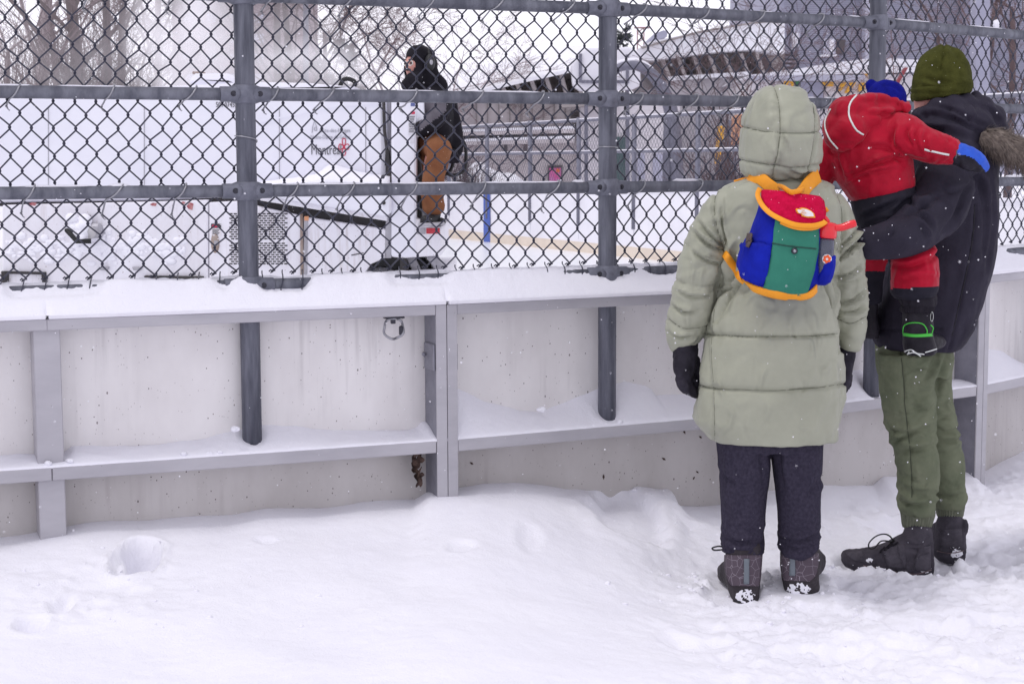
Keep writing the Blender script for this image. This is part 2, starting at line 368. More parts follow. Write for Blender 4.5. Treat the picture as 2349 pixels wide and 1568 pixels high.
# ---------------------------------------------------------------- chain link fence
fence = thing('chain_link_fence', (FP[1].x, FP[1].y, Z_LT), 'dark chain link fence with round grey steel posts and rails in front of the ice', 'fence')
RAILZ = [1.035, 1.352, 1.672, 1.996, 2.32]
RP, RR_ = .0335, .0212
def fr_at(i, a): return FBAY[i]((a, 0, 0))
HW, HZ = .0342, .0441
def link_mesh_bay(fr, z0, z1, phase, seed):
    rnd = random.Random(seed); mb = MB(); L_ = fr.len; n = int(round(L_ / HW)); hw = L_ / n; hz = HZ; rows = int((z1 - z0) / hz)
    D = -.041; r = .0029; nv = 5; V = []; Q = []
    jit = {}
    def J(k, j):
        if (k, j) not in jit: jit[(k, j)] = (rnd.gauss(0, .0018) + .007 * mn.noise((k * .13, j * .2, seed)), rnd.gauss(0, .0016) + .006 * mn.noise((k * .17, j * .2, seed + 9.)))
        return jit[(k, j)]
    for k in range(n):
        pts = []
        for j in range(rows + 1):
            side = (j + k + phase) % 2
            col = k + side; sg = 1 if side else -1
            jx, jz = J(col, j)
            x = col * hw + jx + sg * r * 1.0; z = z0 + j * hz + jz
            up = -1 if side else 1     # leg leaving upward goes towards the other column
            inx = -sg
            if j > 0: pts.append((x + inx * hw * .06, D + (r * 1.1 if side else -r * 1.1), z - hz * .12))
            pts.append((x, D, z))
            if j < rows: pts.append((x + inx * hw * .06, D + (-r * 1.1 if side else r * 1.1), z + hz * .12))
        P = [fr(p) for p in pts]
        mb.tube(P, r, nv, caps=True)
        # twisted barb at the lower selvage
        if (k + phase) % 2 == 0:
            x, _, z = pts[0]
            mb.tube([fr((x, D, z)), fr((x - .004, D + .006, z - .004)), fr((x - .009, D, z + .004)), fr((x - .014, D - .004, z - .002))], r * .9, 5)
            mb.tube([fr((x + .004, D, z + .006)), fr((x - .002, D - .006, z + .002)), fr((x - .010, D + .004, z - .006))], r * .85, 5)
    return mb
for i, fr in enumerate(FBAY):
    top = 2.42
    link_mesh_bay(fr, 1.074, top, i % 2, i + 3).build('wire_mesh', WIRE, fence)
    for z in RAILZ:
        rl = MB(); p0 = fr((.03, 0, z)); p1 = fr((fr.len - .03, 0, z)); q = MB()
        rl.tube([p0.lerp(p1, t / 8) for t in range(9)], RR_, 18).build('rail', GALV, fence)
ties_px = {0: [], }
for i, p in enumerate(FP):
    if i in (0,): pass
    lean = {1: (-.003, .0), 2: (0, 0), 3: (0, 0)}.get(i, (0, 0))
    post = MB().tube([(p.x, p.y, Z_LT + .004), (p.x, p.y, 1.0), (p.x, p.y, 1.6), (p.x, p.y, 2.6)], RP, 24).build('post', GALVP, fence)
    fl = FBAY[max(i - 1, 0)]; frr = FBAY[min(i, len(FBAY) - 1)]
    for z in RAILZ:
        c = MB(); hz = .031
        c.tube([(p.x, p.y, z - hz), (p.x, p.y, z - hz + .004), (p.x, p.y, z), (p.x, p.y, z + hz - .004), (p.x, p.y, z + hz)], [RP + .001, RP + .005, RP + .0055, RP + .005, RP + .001], 24)
        for u in (-fl.u, frr.u):
            a = Vector((p.x, p.y, z)); e = Vector((u.x, u.y, 0))
            c.tube([a + e * .02, a + e * .036, a + e * .05, a + e * .083, a + e * .085], [.034, .031, RR_ + .0045, RR_ + .0042, RR_ + .001], 18)
        f = c.build('cross_fitting', FIT, fence)
        for u, n in ((-fl.u, fl.n), (frr.u, frr.n)):
            a = Vector((p.x + u.x * .044, p.y + u.y * .044, z + .001)); e = Vector((n.x, n.y, 0))
            MB().tube([a + e * .02, a + e * .0295, a + e * .030], [.0095, .0095, .008], 12).tube([a + e * .029, a + e * .036, a + e * .037], [.0058, .0056, .004], 6).build('bolt', BOLT, f)
# thin tie wires holding the mesh to the rails
rt = random.Random(5); nt_ = 0
for i, fr in enumerate(FBAY[:4]):
    for ri, z in enumerate(RAILZ[:4]):
        if ri == 0:
            spots = [a for a in np.arange(.05, fr.len - .02, .0703)]
        else:
            spots = [.13 + rt.uniform(-.03, .05)]
            while spots[-1] + .23 < fr.len - .12: spots.append(spots[-1] + rt.uniform(.19, .3))
        for a in spots:
            if nt_ >= 100: break
            nt_ += 1
            m = MB()
            if ri == 0:
                P = [(a + .006, -.038, 1.082), (a + .003, -.03, 1.074), (a - .003, .0, 1.0645), (a - .009, .019, z + .012), (a - .013 - rt.uniform(0, .006), .024, z - .012), (a - .014, .015, z - .028)]
                m.tube([fr(p) for p in catmull(P, 4)], .0022, 6)
                m.build('tie_wire', WIRE, fence)
            else:
                sl = rt.uniform(.03, .055); dn = {1: .04, 2: .02, 3: .02}[ri] + rt.uniform(-.004, .012); rr = RR_ + .0026
                P = [(a + .004, -.036, z + .016), (a + .002, -.012, z + rr + .003)]
                for q in range(7):
                    t = q / 6; th = R(80 - 150 * t)
                    P.append((a - sl * t ** 1.5, rr * math.cos(th), z + rr * math.sin(th)))
                P += [(a - sl * 1.08, .002, z - rr - .006), (a - sl * 1.2, -.034, z - rr - dn + .003), (a - sl * 1.22, -.044, z - rr - dn)]
                P = [fr(p) for p in P]
                m.tube(P, .003, 6)
                kx, kz = a - sl * 1.2, z - rr - dn
                m.tube([fr((kx + .004 * math.sin(t * 2.1), -.037 + .005 * math.cos(t * 2.1), kz + .006 - .004 * t)) for t in range(5)], .0022, 5)
                m.tube([fr((kx, -.033, kz)), fr((kx + .004, -.03, kz - .012)), fr((kx + .009, -.028, kz - .016))], .002, 5)
                m.build('tie_wire', TIE, fence)
# wire loops round the posts
for i, z in ((1, 1.515), (2, 1.495)):
    p = FP[i]; n = FBAY[i].n; u = FBAY[i].u
    P = [Vector((p.x, p.y, z + .02 * math.cos(t / 2) * (1 if i == 1 else .2))) + Vector((u.x, u.y, 0)) * (-(RP + .003) * math.cos(t)) + Vector((n.x, n.y, 0)) * ((RP + .003) * math.sin(t)) for t in np.linspace(-.35, math.pi + .35, 16)]
    MB().tube(P, .0025, 6).build('tie_wire', TIE, fence)
# snow lying in thin strips on the rails
sr = MB(); rs = random.Random(11)
for i, fr in enumerate(FBAY[:4]):
    for ri, z in enumerate(RAILZ[1:4]):
        a = .1
        while a < fr.len - .1:
            ln = rs.uniform(.05, .34); b = min(a + ln, fr.len - .09)
            if rs.random() < (.85 if ri == 0 else .55) and b - a > .04:
                hh = rs.uniform(.003, .009) if ri == 0 else rs.uniform(.0015, .004)
                k = max(4, int((b - a) / .02)); RG = []
                for q in range(k + 1):
                    t = q / k; e = math.sqrt(max(1e-3, 1 - (2 * t - 1) ** 6)); x = a + (b - a) * t
                    h = hh * e * (1 + .4 * mn.noise((x * 40, z, i))); wv = .011 * e
                    RG.append([fr((x, wv * math.cos(w_) - .003, z + RR_ * .9 + max(h + .002, .0005) * math.sin(w_))) for w_ in (0, .5, 1.05, 1.57, 2.1, 2.6, 3.14, 4.7)])
                sr.rings(RG)
            a = b + rs.uniform(.01, .12)
prop(sr.build('rail_snow', SNOW), 'thin strips of snow lying along the grey fence rails', 'snow', kind='stuff')
# snow on the cap, heaped round the bottom rail
def along_snow(name, label, bays, dd, zf, step=.008):
    V = []; Q = []
    for bi in bays:
        fr = BAY[bi]; na = int(fr.len / step); b0 = len(V)
        for ia in range(na + 1):
            a = fr.len * ia / na
            for d in dd:
                p = fr((a, d, 0)); V.append((p.x, p.y, zf(bi, fr, a, d)))
        m = len(dd)
        for ia in range(na):
            for k in range(m - 1):
                i0 = b0 + ia * m + k; Q.append((i0, i0 + m, i0 + m + 1, i0 + 1))
    return prop(npmesh(name, V, Q, SNOW), label, 'snow', kind='stuff')
# stretches of the bottom rail that stand clear of the snow, as photo columns
BARE = [(10, 240, .022), (490, 540, .018), (592, 712, .036), (890, 1030, .024), (1485, 1560, .024)]
def pxcol(p):
    q = CM.transposed() @ (Vector(p) - EYE); return CX + F * q.x / -q.z
def capz(bi, fr, a, d):
    p = fr((a, d, 1.03)); x = pxcol(p)
    low = sum(v * (sm(x, x0 - 14, x0 + 22) - sm(x, x1 - 22, x1 + 14)) for x0, x1, v in BARE)
    crest = 1.064 + .007 * mn.noise((p.x * 6, p.y * 6, 1)) + .004 * mn.noise((p.x * 25, p.y * 25, 4))
    # profile across: front lip at d = .012, plateau over the rail (d = -.1), falling behind
    if d > -.068:
        t = (.013 - d) / .081; z = Z_CAP + .002 + (crest - Z_CAP) * (t ** 1.1)
        z += .010 * math.sin(min(t, 1) * math.pi) * (.5 + mn.noise((p.x * 3, p.y * 3, 8)))
        z -= low * 1.25 * math.exp(-((d + .062) / .022) ** 2)
        z += (.0035 * mn.noise((p.x * 70, p.y * 70, 2)) + .002 * mn.noise((p.x * 140, p.y * 140, 2))) * (1 if d < -.03 else .25)
    elif d > -.145:
        z = crest - low * (1.25 * math.exp(-((d + .062) / .022) ** 2) + .3 * math.exp(-((d + .095) / .02) ** 2)) + .003 * mn.noise((p.x * 60, p.y * 60, 2))
    else:
        t = (-.145 - d) / .18; z = crest - (crest - Z_CAP - .01) * min(1, t) ** 1.5
    if d > .0125: z = Z_CAP - .002
    e = min(a, fr.len - a)
    if d > -.03: z -= .022 * math.exp(-(e / .006) ** 2) * sm(d, -.03, .01)
    return max(z, Z_CAP - .002)
along_snow('cap_snow', 'snow heaped along the board cap below the fence', range(0, 6), [.0135, .012, .008, .002, -.005, -.015, -.025, -.035, -.045, -.053, -.06, -.066, -.072, -.078, -.084, -.09, -.096, -.1, -.107, -.115, -.125, -.14, -.17, -.21, -.26, -.32, -.333], capz)
# snow on the ledge: photo outline of the snow against the panel
LEDGE = {0: [(-60, 1046), (30, 1042), (80, 1040)],
         1: [(110, 1046), (140, 1040), (166, 1022), (300, 1023), (443, 1010), (470, 1004), (537, 986), (600, 975), (680, 978), (761, 986), (936, 986), (955, 980), (966, 966)],
         2: [(1047, 890), (1111, 919), (1191, 942), (1237, 943), (1272, 930), (1339, 906), (1371, 889), (1433, 876), (1480, 884), (1497, 893), (1503, 906), (1589, 903), (1700, 900)],
         3: [(1780, 900), (1900, 893), (1950, 850), (1975, 846), (2000, 876), (2180, 870), (2240, 862)], 4: [(2270, 800), (2300, 806), (2349, 838)], 5: [(2349, 830), (2400, 840)]}
LT = {}
for bi, pts in LEDGE.items():
    fr = BAY[bi]; LT[bi] = sorted(fr.hit(px, py, PD) for px, py in pts)
def ledgez(bi, fr, a, d):
    p = fr((a, d, 0))
    zb = float(np.interp(a, [t[0] for t in LT[bi]], [t[1] for t in LT[bi]]))
    zb = max(zb, Z_LT + .006) + .004 * mn.noise((p.x * 14, p.y * 14, 3))
    t = (d - PD) / -PD; zf = Z_LT + .004 + .003 * mn.noise((p.x * 12, 0, 1))
    z = zf + (zb - zf) * max(0, 1 - t) ** 1.2
    z += .010 * math.sin(math.pi * min(1, t)) * (.6 + mn.noise((p.x * 5, p.y * 5, 6))) + .003 * mn.noise((p.x * 45, p.y * 45, 6)) * math.sin(math.pi * t)
    if bi == 1 or bi == 2 or bi == 3:
        for q in FP:
            dd_ = math.hypot(p.x - q.x, p.y - q.y)
            z -= .012 * math.exp(-((dd_ - RP) / .012) ** 2)
    if t > .97: z = min(z, Z_LT + .002 + .003 * max(0, mn.noise((p.x * 20, 0, 1)))) - (.006 if t > .995 else 0)
    return z
along_snow('ledge_snow', 'snow drifted on the narrow ledge of the rink boards', range(0, 6), [PD * (1 - t) for t in (0, .06, .12, .2, .3, .4, .5, .6, .7, .78, .86, .92, .96, .985, 1.0)], ledgez, .01)
# crumbs of snow on the ledge
rc = random.Random(3); cr_ = MB()
for px, py, s_ in ((424, 1041, .011), (108, 1063, .012), (160, 1057, .009), (478, 1040, .010), (501, 1037, .008), (540, 985, .013), (1240, 940, .014), (1425, 968, .014)):
    fr = BAY[1] if px < 1000 else BAY[2]; a, z = fr.hit(px, py, -.012)
    for q in range(3): cr_.ball(fr((a + rc.uniform(-.008, .008), -.012 + rc.uniform(-.004, .004), max(z, Z_LT) + .002)), (s_ * rc.uniform(.6, 1.1), s_ * .7, s_ * rc.uniform(.5, .8)), 8, 6)
prop(cr_.build('snow_crumbs', SNOWC), 'small lumps of snow along the front of the board ledge', 'snow', kind='stuff')
# dead leaves caught in the corner under the ledge
LEAF = mat('dead_leaf', srgb(92, 72, 62), .8, col2=srgb(62, 46, 42), nscale=40, bump=.5, bscale=120)
fr = BAY[1]; a, z = fr.hit(957, 1075, -.05); rl_ = random.Random(8)
lt_ = MB()
for q in range(26):
    t = q / 25; c = Vector((a + rl_.uniform(-.02, .02) * (1 - t * .7) + .008 * t, -.055 + rl_.uniform(-.03, .03), Z_LB - .005 - .105 * t))
    ln = rl_.uniform(.02, .04); wd = rl_.uniform(.004, .011); an = rl_.uniform(-.5, .5); tw = rl_.uniform(-.01, .01)
    vs = []
    for s_ in range(5):
        f = s_ / 4; ww = wd * math.sin(math.pi * (f * .9 + .05)); y = c.y + tw * f + .006 * math.sin(f * 5 + q)
        for k in (-1, 0, 1): vs.append(fr((c.x + math.sin(an) * ln * (f - .5) + k * ww, y + abs(k) * .004, c.z - ln * (f - .5))))
    lt_.add(vs, [(s_ * 3 + k, s_ * 3 + k + 1, s_ * 3 + k + 4, s_ * 3 + k + 3) for s_ in range(4) for k in (0, 1)], 0, True)
    lt_.add([v + Vector((fr.n.x, fr.n.y, 0)) * -.001 for v in vs], [(s_ * 3 + k, s_ * 3 + k + 3, s_ * 3 + k + 4, s_ * 3 + k + 1) for s_ in range(4) for k in (0, 1)], 0, True)
prop(lt_.build('dead_leaves', LEAF, org=fr((a, -.05, Z_LB - .11))), 'clump of brown dead leaves caught under the ledge beside the post', 'leaves')
# single leaf scraps stuck to the boards
sp_ = [(1570, 990), (1523, 1052), (1592, 1096), (1607, 1002), (1600, 1082), (1385, 1093), (1082, 1062)]
for q, (px, py) in enumerate(sp_):
    fr = BAY[2]; a, z = fr.hit(px, py, PD + .004); m = MB(); l_ = rl_.uniform(.006, .011); an = rl_.uniform(.4, 2.6)
    vs = [(a + l_ * math.cos(an), z + l_ * math.sin(an)), (a + l_ * .45 * math.cos(an + 1.6), z + l_ * .45 * math.sin(an + 1.6)), (a - l_ * math.cos(an), z - l_ * math.sin(an)), (a - l_ * .4 * math.cos(an + 1.4), z - l_ * .4 * math.sin(an + 1.4))]
    m.prism([(v[0], v[1]) for v in vs], PD + .0025, PD + .0045, xf=fr)
    prop(m.build('leaf_scrap', LEAF, org=fr((a, PD, z))), 'tiny dark leaf scrap stuck to the grey lower board beside the parka', 'leaf', 'leaf scraps stuck to the lower board')
# ---------------------------------------------------------------- snow ground
DR = [(-60, 1236), (0, 1227), (88, 1214), (205, 1203), (342, 1197), (464, 1184), (537, 1181), (610, 1168), (732, 1163), (830, 1149), (952, 1145), (1020, 1133), (1070, 1112), (1108, 1106), (1180, 1108),
      (1262, 1119), (1331, 1129), (1437, 1118), (1563, 1129), (1646, 1125), (1775, 1123), (1886, 1109), (1933, 1116), (2002, 1113), (2025, 1093), (2120, 1092), (2234, 1097), (2264, 1067), (2349, 1030), (2420, 1020)]
drift = []
for px, py in DR:
    best = None
    for fr in BAY:
        a, z = fr.hit(px, py, PD if not (1000 < px < 1040 or 2235 < px < 2266) else -.01)
        if -.02 <= a <= fr.len + .02: best = (fr, a, z)
    if best:
        p = best[0]((best[1], PD, 0)); drift.append((p.x, best[2]))
drift.sort()
pl = sorted([(fr((a * fr.len, PD, 0)).x, fr((a * fr.len, PD, 0)).y) for fr in BAY for a in np.linspace(0, 1, 6)])
FEET = []   # (x, y, z, radius) filled by the people: trodden places
def pit_at(px, py, z, rx, ry, dep, sharp=1.0): 
    d = CM @ Vector(((px - CX) / F, -(py - CY) / F, -1.)); t = (z - EYE.z) / d.z; p = EYE + d * t
    return (p.x, p.y, rx, ry, dep, sharp)
PITS = [pit_at(318, 1332, .13, .08, .15, .2, 1), pit_at(72, 1462, .10, .05, .06, .05, .9), pit_at(145, 1420, .11, .035, .09, .03, .9),
        pit_at(1215, 1285, .1, .05, .12, .016, .8), pit_at(1060, 1312, .1, .05, .06, .014, .5), pit_at(610, 1298, .13, .05, .04, .012, .8), pit_at(1440, 1240, .06, .16, .24, .05, .5),
        pit_at(1620, 1200, .05, .14, .2, .05, .5), pit_at(2270, 1275, 0, .15, .11, .035, .8), pit_at(2110, 1180, .05, .2, .12, .05, .5), pit_at(1905, 1330, .0, .14, .10, .03, .5),
        pit_at(1600, 1480, 0, .12, .1, .02, .6), pit_at(2150, 1440, 0, .2, .12, .03, .5), pit_at(2300, 1420, 0, .12, .1, .025, .5), pit_at(1900, 1500, 0, .2, .1, .02, .5)]
def base_z(x, y):
    return .10 * (1 - sm(x, -.2, .75)) + .02 * sm(x, 1.6, 2.6) - .02 * sm(x, .9, 1.3) * (1 - sm(x, 1.6, 2.2))
def ground_z(X, Y, fine=True):
    X = np.asarray(X, float); Y = np.asarray(Y, float)
    zb = base_z(X, Y)
    zw = np.interp(X, [d[0] for d in drift], [d[1] for d in drift])
    py = np.interp(X, [p[0] for p in pl], [p[1] for p in pl])
    wd = np.maximum(py - Y, 0) * .9
    reach = .62 - .36 * sm(X, .2, .8)
    z = zb + (zw - zb) * np.exp(-(wd / reach) ** 1.7)
    beh = sm(Y - py, .0, .5)
    z = z * (1 - beh) + (-.35) * beh
    P = np.stack([X, Y, np.zeros_like(X)], 1)
    near = ((X > -2.6) & (X < 3.6) & (Y > 3.4) & (Y < 8.6) & (Y < py + .05))
    add = np.zeros_like(z)
    if fine and near.any():
        q = P[near]; x = q[:, 0]; y = q[:, 1]
        rough = .2 + .95 * sm(x, .25, .8)
        rough = np.maximum(rough, g(np.hypot(x + 1.25, y - 4.9), .3))
        lo = .022 * nz(q, 1.7) + .012 * nz(q, 4.1, off=3)
        tr = .020 * nz(q, 3.6, off=5) + .012 * nz(q, 8.5, off=8) + .011 * nz(q, 19, off=2) + .008 * nz(q, 40, off=7) + .022 * np.maximum(nz(q, 30, off=4) - .22, 0) + .012 * np.maximum(nz(q, 62, off=9) - .2, 0)
        a = lo + tr * rough * sm(np.interp(x, [p[0] for p in pl], [p[1] for p in pl]) - y, .02, .3)
        for (cx, cy, rx, ry, dep, sh) in PITS[:1]:   # broken-in hollow: deep at one side, the other filled by a fallen slab
            e = np.hypot((x - cx) / rx, (y - cy) / ry) + .18 * nz(q, 13, off=cx * 3)
            a += -.15 * (1 - sm(e, .86, 1.0)) * (.25 + .75 * sm((x - cx) / rx + .5 * (y - cy) / ry, -.55, -.1)) + .014 * g(e - 1.12, .1) + (e < 1) * (.012 * nz(q, 26, off=3) + .01 * nz(q, 11, off=5))
        for (cx, cy, rx, ry, dep, sh) in PITS[1:]:
            e = np.hypot((x - cx) / rx, (y - cy) / ry) + .22 * nz(q, 14, off=cx * 3)
            a += -dep * (1 - sm(e, 1 - .75 * sh if sh < 1 else .74, 1.04)) + dep * .16 * g(e - 1.18, .2)
        for (fx, fy, fz, fr_) in FEET:
            e = np.hypot(x - fx, y - fy) / fr_
            cur = z[near] + a
            k = 1 - sm(e, .85, 1.25)
            a += (fz - cur) * k + .009 * g(e - 1.3, .3) * (1 + nz(q, 34, off=1) * 1.6) + .004 * g(e - 1.2, .5) * nz(q, 70, off=3)
        add[near] = a
    return z + add
def lines(lo, hi, step, far):
    a = list(np.arange(lo, hi + 1e-6, step)); l_ = []; s_ = step
    x = lo
    while x > -far: s_ *= 1.35; x -= s_; l_.append(x)
    s_ = step; x = a[-1]; r_ = []
    while x < far: s_ *= 1.35; x += s_; r_.append(x)
    return np.array(l_[::-1] + a + r_)
def make_ground():
    xs = lines(-2.3, 3.2, .0125, 400); ys = lines(4.0, 7.9, .0125, 400)
    XX, YY = np.meshgrid(xs, ys); z = ground_z(XX.ravel(), YY.ravel())
    V = np.stack([XX.ravel(), YY.ravel(), z], 1); nx = len(xs); ny = len(ys)
    i, j = np.meshgrid(np.arange(nx - 1), np.arange(ny - 1)); k = (j * nx + i).ravel()
    Q = np.stack([k, k + 1, k + nx + 1, k + nx], 1)
    prop(npmesh('snow_ground', V, Q, SNOW), 'white snow covered ground, trodden round the two people and smooth to the left', 'ground', kind='structure')
ZI = -.05
# ---------------------------------------------------------------- ice resurfacer
YM = 12.5
WHT = mat('white_enamel', srgb(238, 238, 246), .35, col2=srgb(229, 229, 239), nscale=1.4, coat=.2)
WHT2 = panel_mat('worn_white_enamel', srgb(236, 235, 242), srgb(222, 219, 225), srgb(188, 176, 172), srgb(138, 112, 102))
GRYM = mat('grey_metal', srgb(176, 175, 182), .45, .2, col2=srgb(160, 158, 164), nscale=25, bump=.2, bscale=60)
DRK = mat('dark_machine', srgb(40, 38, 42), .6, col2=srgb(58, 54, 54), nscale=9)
RUSTY = mat('rust_streaked', srgb(168, 154, 146), .6, col2=srgb(140, 118, 104), nscale=9)
REDR = mat('red_reflector', srgb(196, 44, 62), .3, coat=.4); ORG_ = mat('amber_lamp', srgb(214, 150, 108), .35)
GLS = mat('lamp_glass', srgb(190, 188, 190), .15, spec=.6)
INK = mat('black_lettering', srgb(52, 50, 56), .6); REDI = mat('red_lettering', srgb(198, 52, 84), .6); GREYI = mat('grey_lettering', srgb(176, 176, 184), .6)
def PX(px, py, Y): q = W(px, py, Y); return (q.x, q.z)
def poly(pts, Y): return [PX(x, y, Y) for x, y in pts]
rm = thing('ice_resurfacer', (W(400, 640, YM).x, YM + 1, ZI), 'white ice resurfacer truck driving on the rink behind the fence', 'ice resurfacer')
def slab(name, pts, Y0, Y1, m, parent=None, bevel=.02):
    return MB().prism(poly(pts, Y0), Y0, Y1).build(name, m, parent or rm, bevel=bevel)
# tank with the tilted dump lid
slab('snow_tank', [(-330, 216), (120, 214), (430, 212), (600, 208), (800, 206), (886, 208), (888, 345), (888, 470), (590, 450), (540, 452), (360, 460), (-330, 470)], YM, YM + 2.0, WHT, bevel=.045)
slab('tank_lid', [(-310, 205), (200, 203), (420, 196), (590, 188), (700, 190), (812, 199), (812, 207), (590, 236), (300, 240), (-310, 242)], YM + .09, YM + 1.9, WHT, bevel=.03)
# pressed crease along the tank side
for x in (-120, 110, 330, 640, 838):
    MB().prism(poly([(x, 246), (x + 1.6, 246), (x + 1.6, 440), (x, 440)], YM - .004), YM - .004, YM + .01).build('panel_joint', GRYM, rm)
MB().prism(poly([(590, 279), (760, 243), (884, 232), (884, 236), (760, 247), (590, 283)], YM - .006), YM - .006, YM + .01).build('crease', WHT, rm)
slab('roof_vent', [(432, 200), (434, 176), (446, 168), (520, 168), (545, 178), (556, 200)], YM + .7, YM + 1.5, WHT, bevel=.05)
slab('filler_cap', [(441, 170), (441, 164), (464, 164), (464, 170)], YM + .9, YM + 1.05, RUSTY, bevel=.005)
h = MB().tube([Vector((*PX(x, y, YM + .3)[:1], YM + .3, PX(x, y, YM + .3)[1])) for x, y in catmull([(786, 197, 0), (790, 184, 0), (805, 183, 0), (814, 190, 0), (812, 198, 0), (796, 200, 0)], 4) for x, y in [(x, y)]] if False else [Vector((PX(q.x, q.y, YM + .3)[0], YM + .3, PX(q.x, q.y, YM + .3)[1])) for q in catmull([(780, 198, 0), (788, 183, 0), (803, 182, 0), (815, 190, 0), (811, 200, 0)], 4)], .017, 8); h.build('handle', BLK, rm)
# lower body
slab('lower_body', [(5, 470), (360, 462), (478, 458), (478, 650), (5, 650)], YM - .02, YM + 1.9, WHT2, bevel=.012)
slab('side_panel', [(479.5, 464), (540, 461), (692, 495), (692, 650), (479.5, 650)], YM - .024, YM + 1.8, WHT2, bevel=.01)
slab('side_panel', [(696, 497), (885, 525), (888, 590), (850, 606), (820, 650), (696, 650)], YM - .02, YM + 1.8, WHT2, bevel=.012)
slab('gap_shade', [(-300, 466), (360, 458), (540, 453), (590, 455), (888, 506), (888, 534), (590, 482), (540, 468), (360, 470), (-300, 476)], YM + .05, YM + 1.7, DRK, bevel=0)  # dark slab stands in for the shade between tank and lower body
slab('lip', [(590, 447), (888, 496), (888, 507), (590, 459)], YM - .06, YM + .2, WHT2, bevel=.008)
slab('fender', [(600, 420), (893, 416), (895, 492), (880, 497), (600, 449)], YM - .28, YM - .0, WHT, bevel=.03)
fs = MB(); RG = []
for q in range(25):
    x = 596 + 296 * q / 24; top = np.interp(x, [596, 660, 720, 758, 790, 830, 893], [417, 408, 400, 374, 386, 396, 405]) + 3 * mn.noise((q * .6, 1, 1))
    zc = W(x, 421, YM - .15).z; zt = W(x, top, YM - .15).z; X_ = W(x, top, YM - .15).x
    RG.append([Vector((X_, YM - .275, zc - .01)), Vector((X_, YM - .26, zc + .3 * (zt - zc))), Vector((X_, YM - .17, zc + .75 * (zt - zc))), Vector((X_, YM - .06, zt)), Vector((X_, YM - .004, zt)), Vector((X_, YM - .004, zc - .01))])
prop(fs.rings(RG).build('snow_heap', SNOW), 'loose snow heaped on the ledge of the white resurfacer', 'snow', kind='stuff')
# grille of short slots
for x0, x1 in ((526, 556), (572, 657)):
    gr = MB().prism(poly([(x0 - 2, 486), (x1 + 1, 486 if x0 < 560 else 492), (x1 + 1, 611), (x0 - 2, 611)], YM - .03), YM - .03, YM - .02).build('grille', WHT2, rm)
    sl = MB(); y = 489; row = 0
    while y < 606:
        if not (547 < y < 553):
            x = x0 + (row % 2) * 4
            while x + 7 < x1 + 3:
                sl.prism(poly([(x, y), (x + 7.4, y), (x + 7.4, y + 2.9), (x, y + 2.9)], YM - .033), YM - .033, YM - .0305); x += 10
        y += 5.2; row += 1
    prop(sl.build('slot_pattern', DRK, gr), kind='stuff')
# headlamp with snow stuck on it
hl = MB().box(W(205, 512, YM).x - .05, W(205, 512, YM).x + .11, YM - .12, YM - .015, W(205, 545, YM).z, W(205, 512, YM).z, bev=.02).build('headlamp', GRYM, rm)
c_ = W(207, 532, YM)
MB().ball((c_.x + .02, YM - .12, c_.z), (.055, .03, .05), 16, 10).build('lens', GLS, hl)
MB().tube([Vector((c_.x - .06, YM - .14, c_.z - .03)), Vector((c_.x - .12, YM - .2, c_.z + .02)), Vector((c_.x - .05, YM - .2, c_.z - .06)), Vector((c_.x + .05, YM - .18, c_.z - .06))], .02, 8).build('bracket', BLK, hl)
MB().tube([Vector((W(204, 500, YM).x, YM - .01, W(204, 497, YM).z)), Vector((W(206, 500, YM).x, YM - .05, W(206, 503, YM).z))], .022, 8).build('knob', BLK, rm)
ls = MB(); rr = random.Random(2)
for q in range(16):
    p = W(187 + rr.uniform(-16, 16), 520 + rr.uniform(-22, 26), YM); ls.ball((p.x, YM - .14 + rr.uniform(-.04, .08), p.z), rr.uniform(.03, .065), 8, 6)
for q in range(260):
    cx0 = rr.choice((60, 150, 230, 235, 320, 380)); x = cx0 + rr.gauss(0, 26); p = W(x, 585 + rr.gauss(0, 15) - (cx0 % 7) * 4, YM)
    if 8 < x < 470: ls.ball((p.x, YM - .02, p.z), (rr.uniform(.012, .05), .012, rr.uniform(.008, .03)), 7, 5)
prop(ls.build('snow_clumps', SNOW), 'wet snow stuck to the side and headlamp of the resurfacer', 'snow', kind='stuff')
# latch, warning label, scratches of red paint
lt = MB().ball((W(495, 557, YM).x, YM - .026, W(495, 557, YM).z), (.033, .012, .075), 14, 8).build('latch', RUSTY, rm)
MB().prism(poly([(491, 552), (500, 552), (500, 562), (491, 562)], YM - .04), YM - .042, YM - .03).build('handle', GRYM, lt)
def sticker(name, pts, m, Y, parent=None): return MB().prism(poly(pts, Y), Y, Y + .003).build(name, m, parent or rm)
wl = sticker('warning_label', [(484, 513), (507, 513), (507, 541), (484, 541)], mat('label_white', srgb(232, 228, 232), .5), YM - .0285)
sticker('band', [(484, 513), (507, 513), (507, 523), (484, 523)], INK, YM - .031, wl)
MB().ball((W(495.5, 518, YM).x, YM - .032, W(495.5, 518, YM).z), (.027, .002, .012), 14, 6).build('oval', REDI, wl)
tl = MB()
for q in range(6): tl.prism(poly([(487, 526 + q * 2.3), (504 - (q % 3) * 2, 526 + q * 2.3), (504 - (q % 3) * 2, 527 + q * 2.3), (487, 527 + q * 2.3)], YM - .031), YM - .031, YM - .029)
tl.build('small_print', INK, wl)
sc_ = MB()
for x, y, a, b in ((75, 468, 9, 4), (352, 469, 8, 4), (436, 473, 8, 9), (420, 465, 5, 3)):
    sc_.prism(poly([(x - a, y), (x - a * .2, y - b), (x + a, y - b * .6), (x + a * .6, y + b), (x - a * .4, y + b * .7)], YM - .024), YM - .024, YM - .021)
sc_.build('red_scrape', mat('red_scrape', srgb(150, 48, 62), .6, col2=srgb(196, 150, 148), nscale=30), rm)
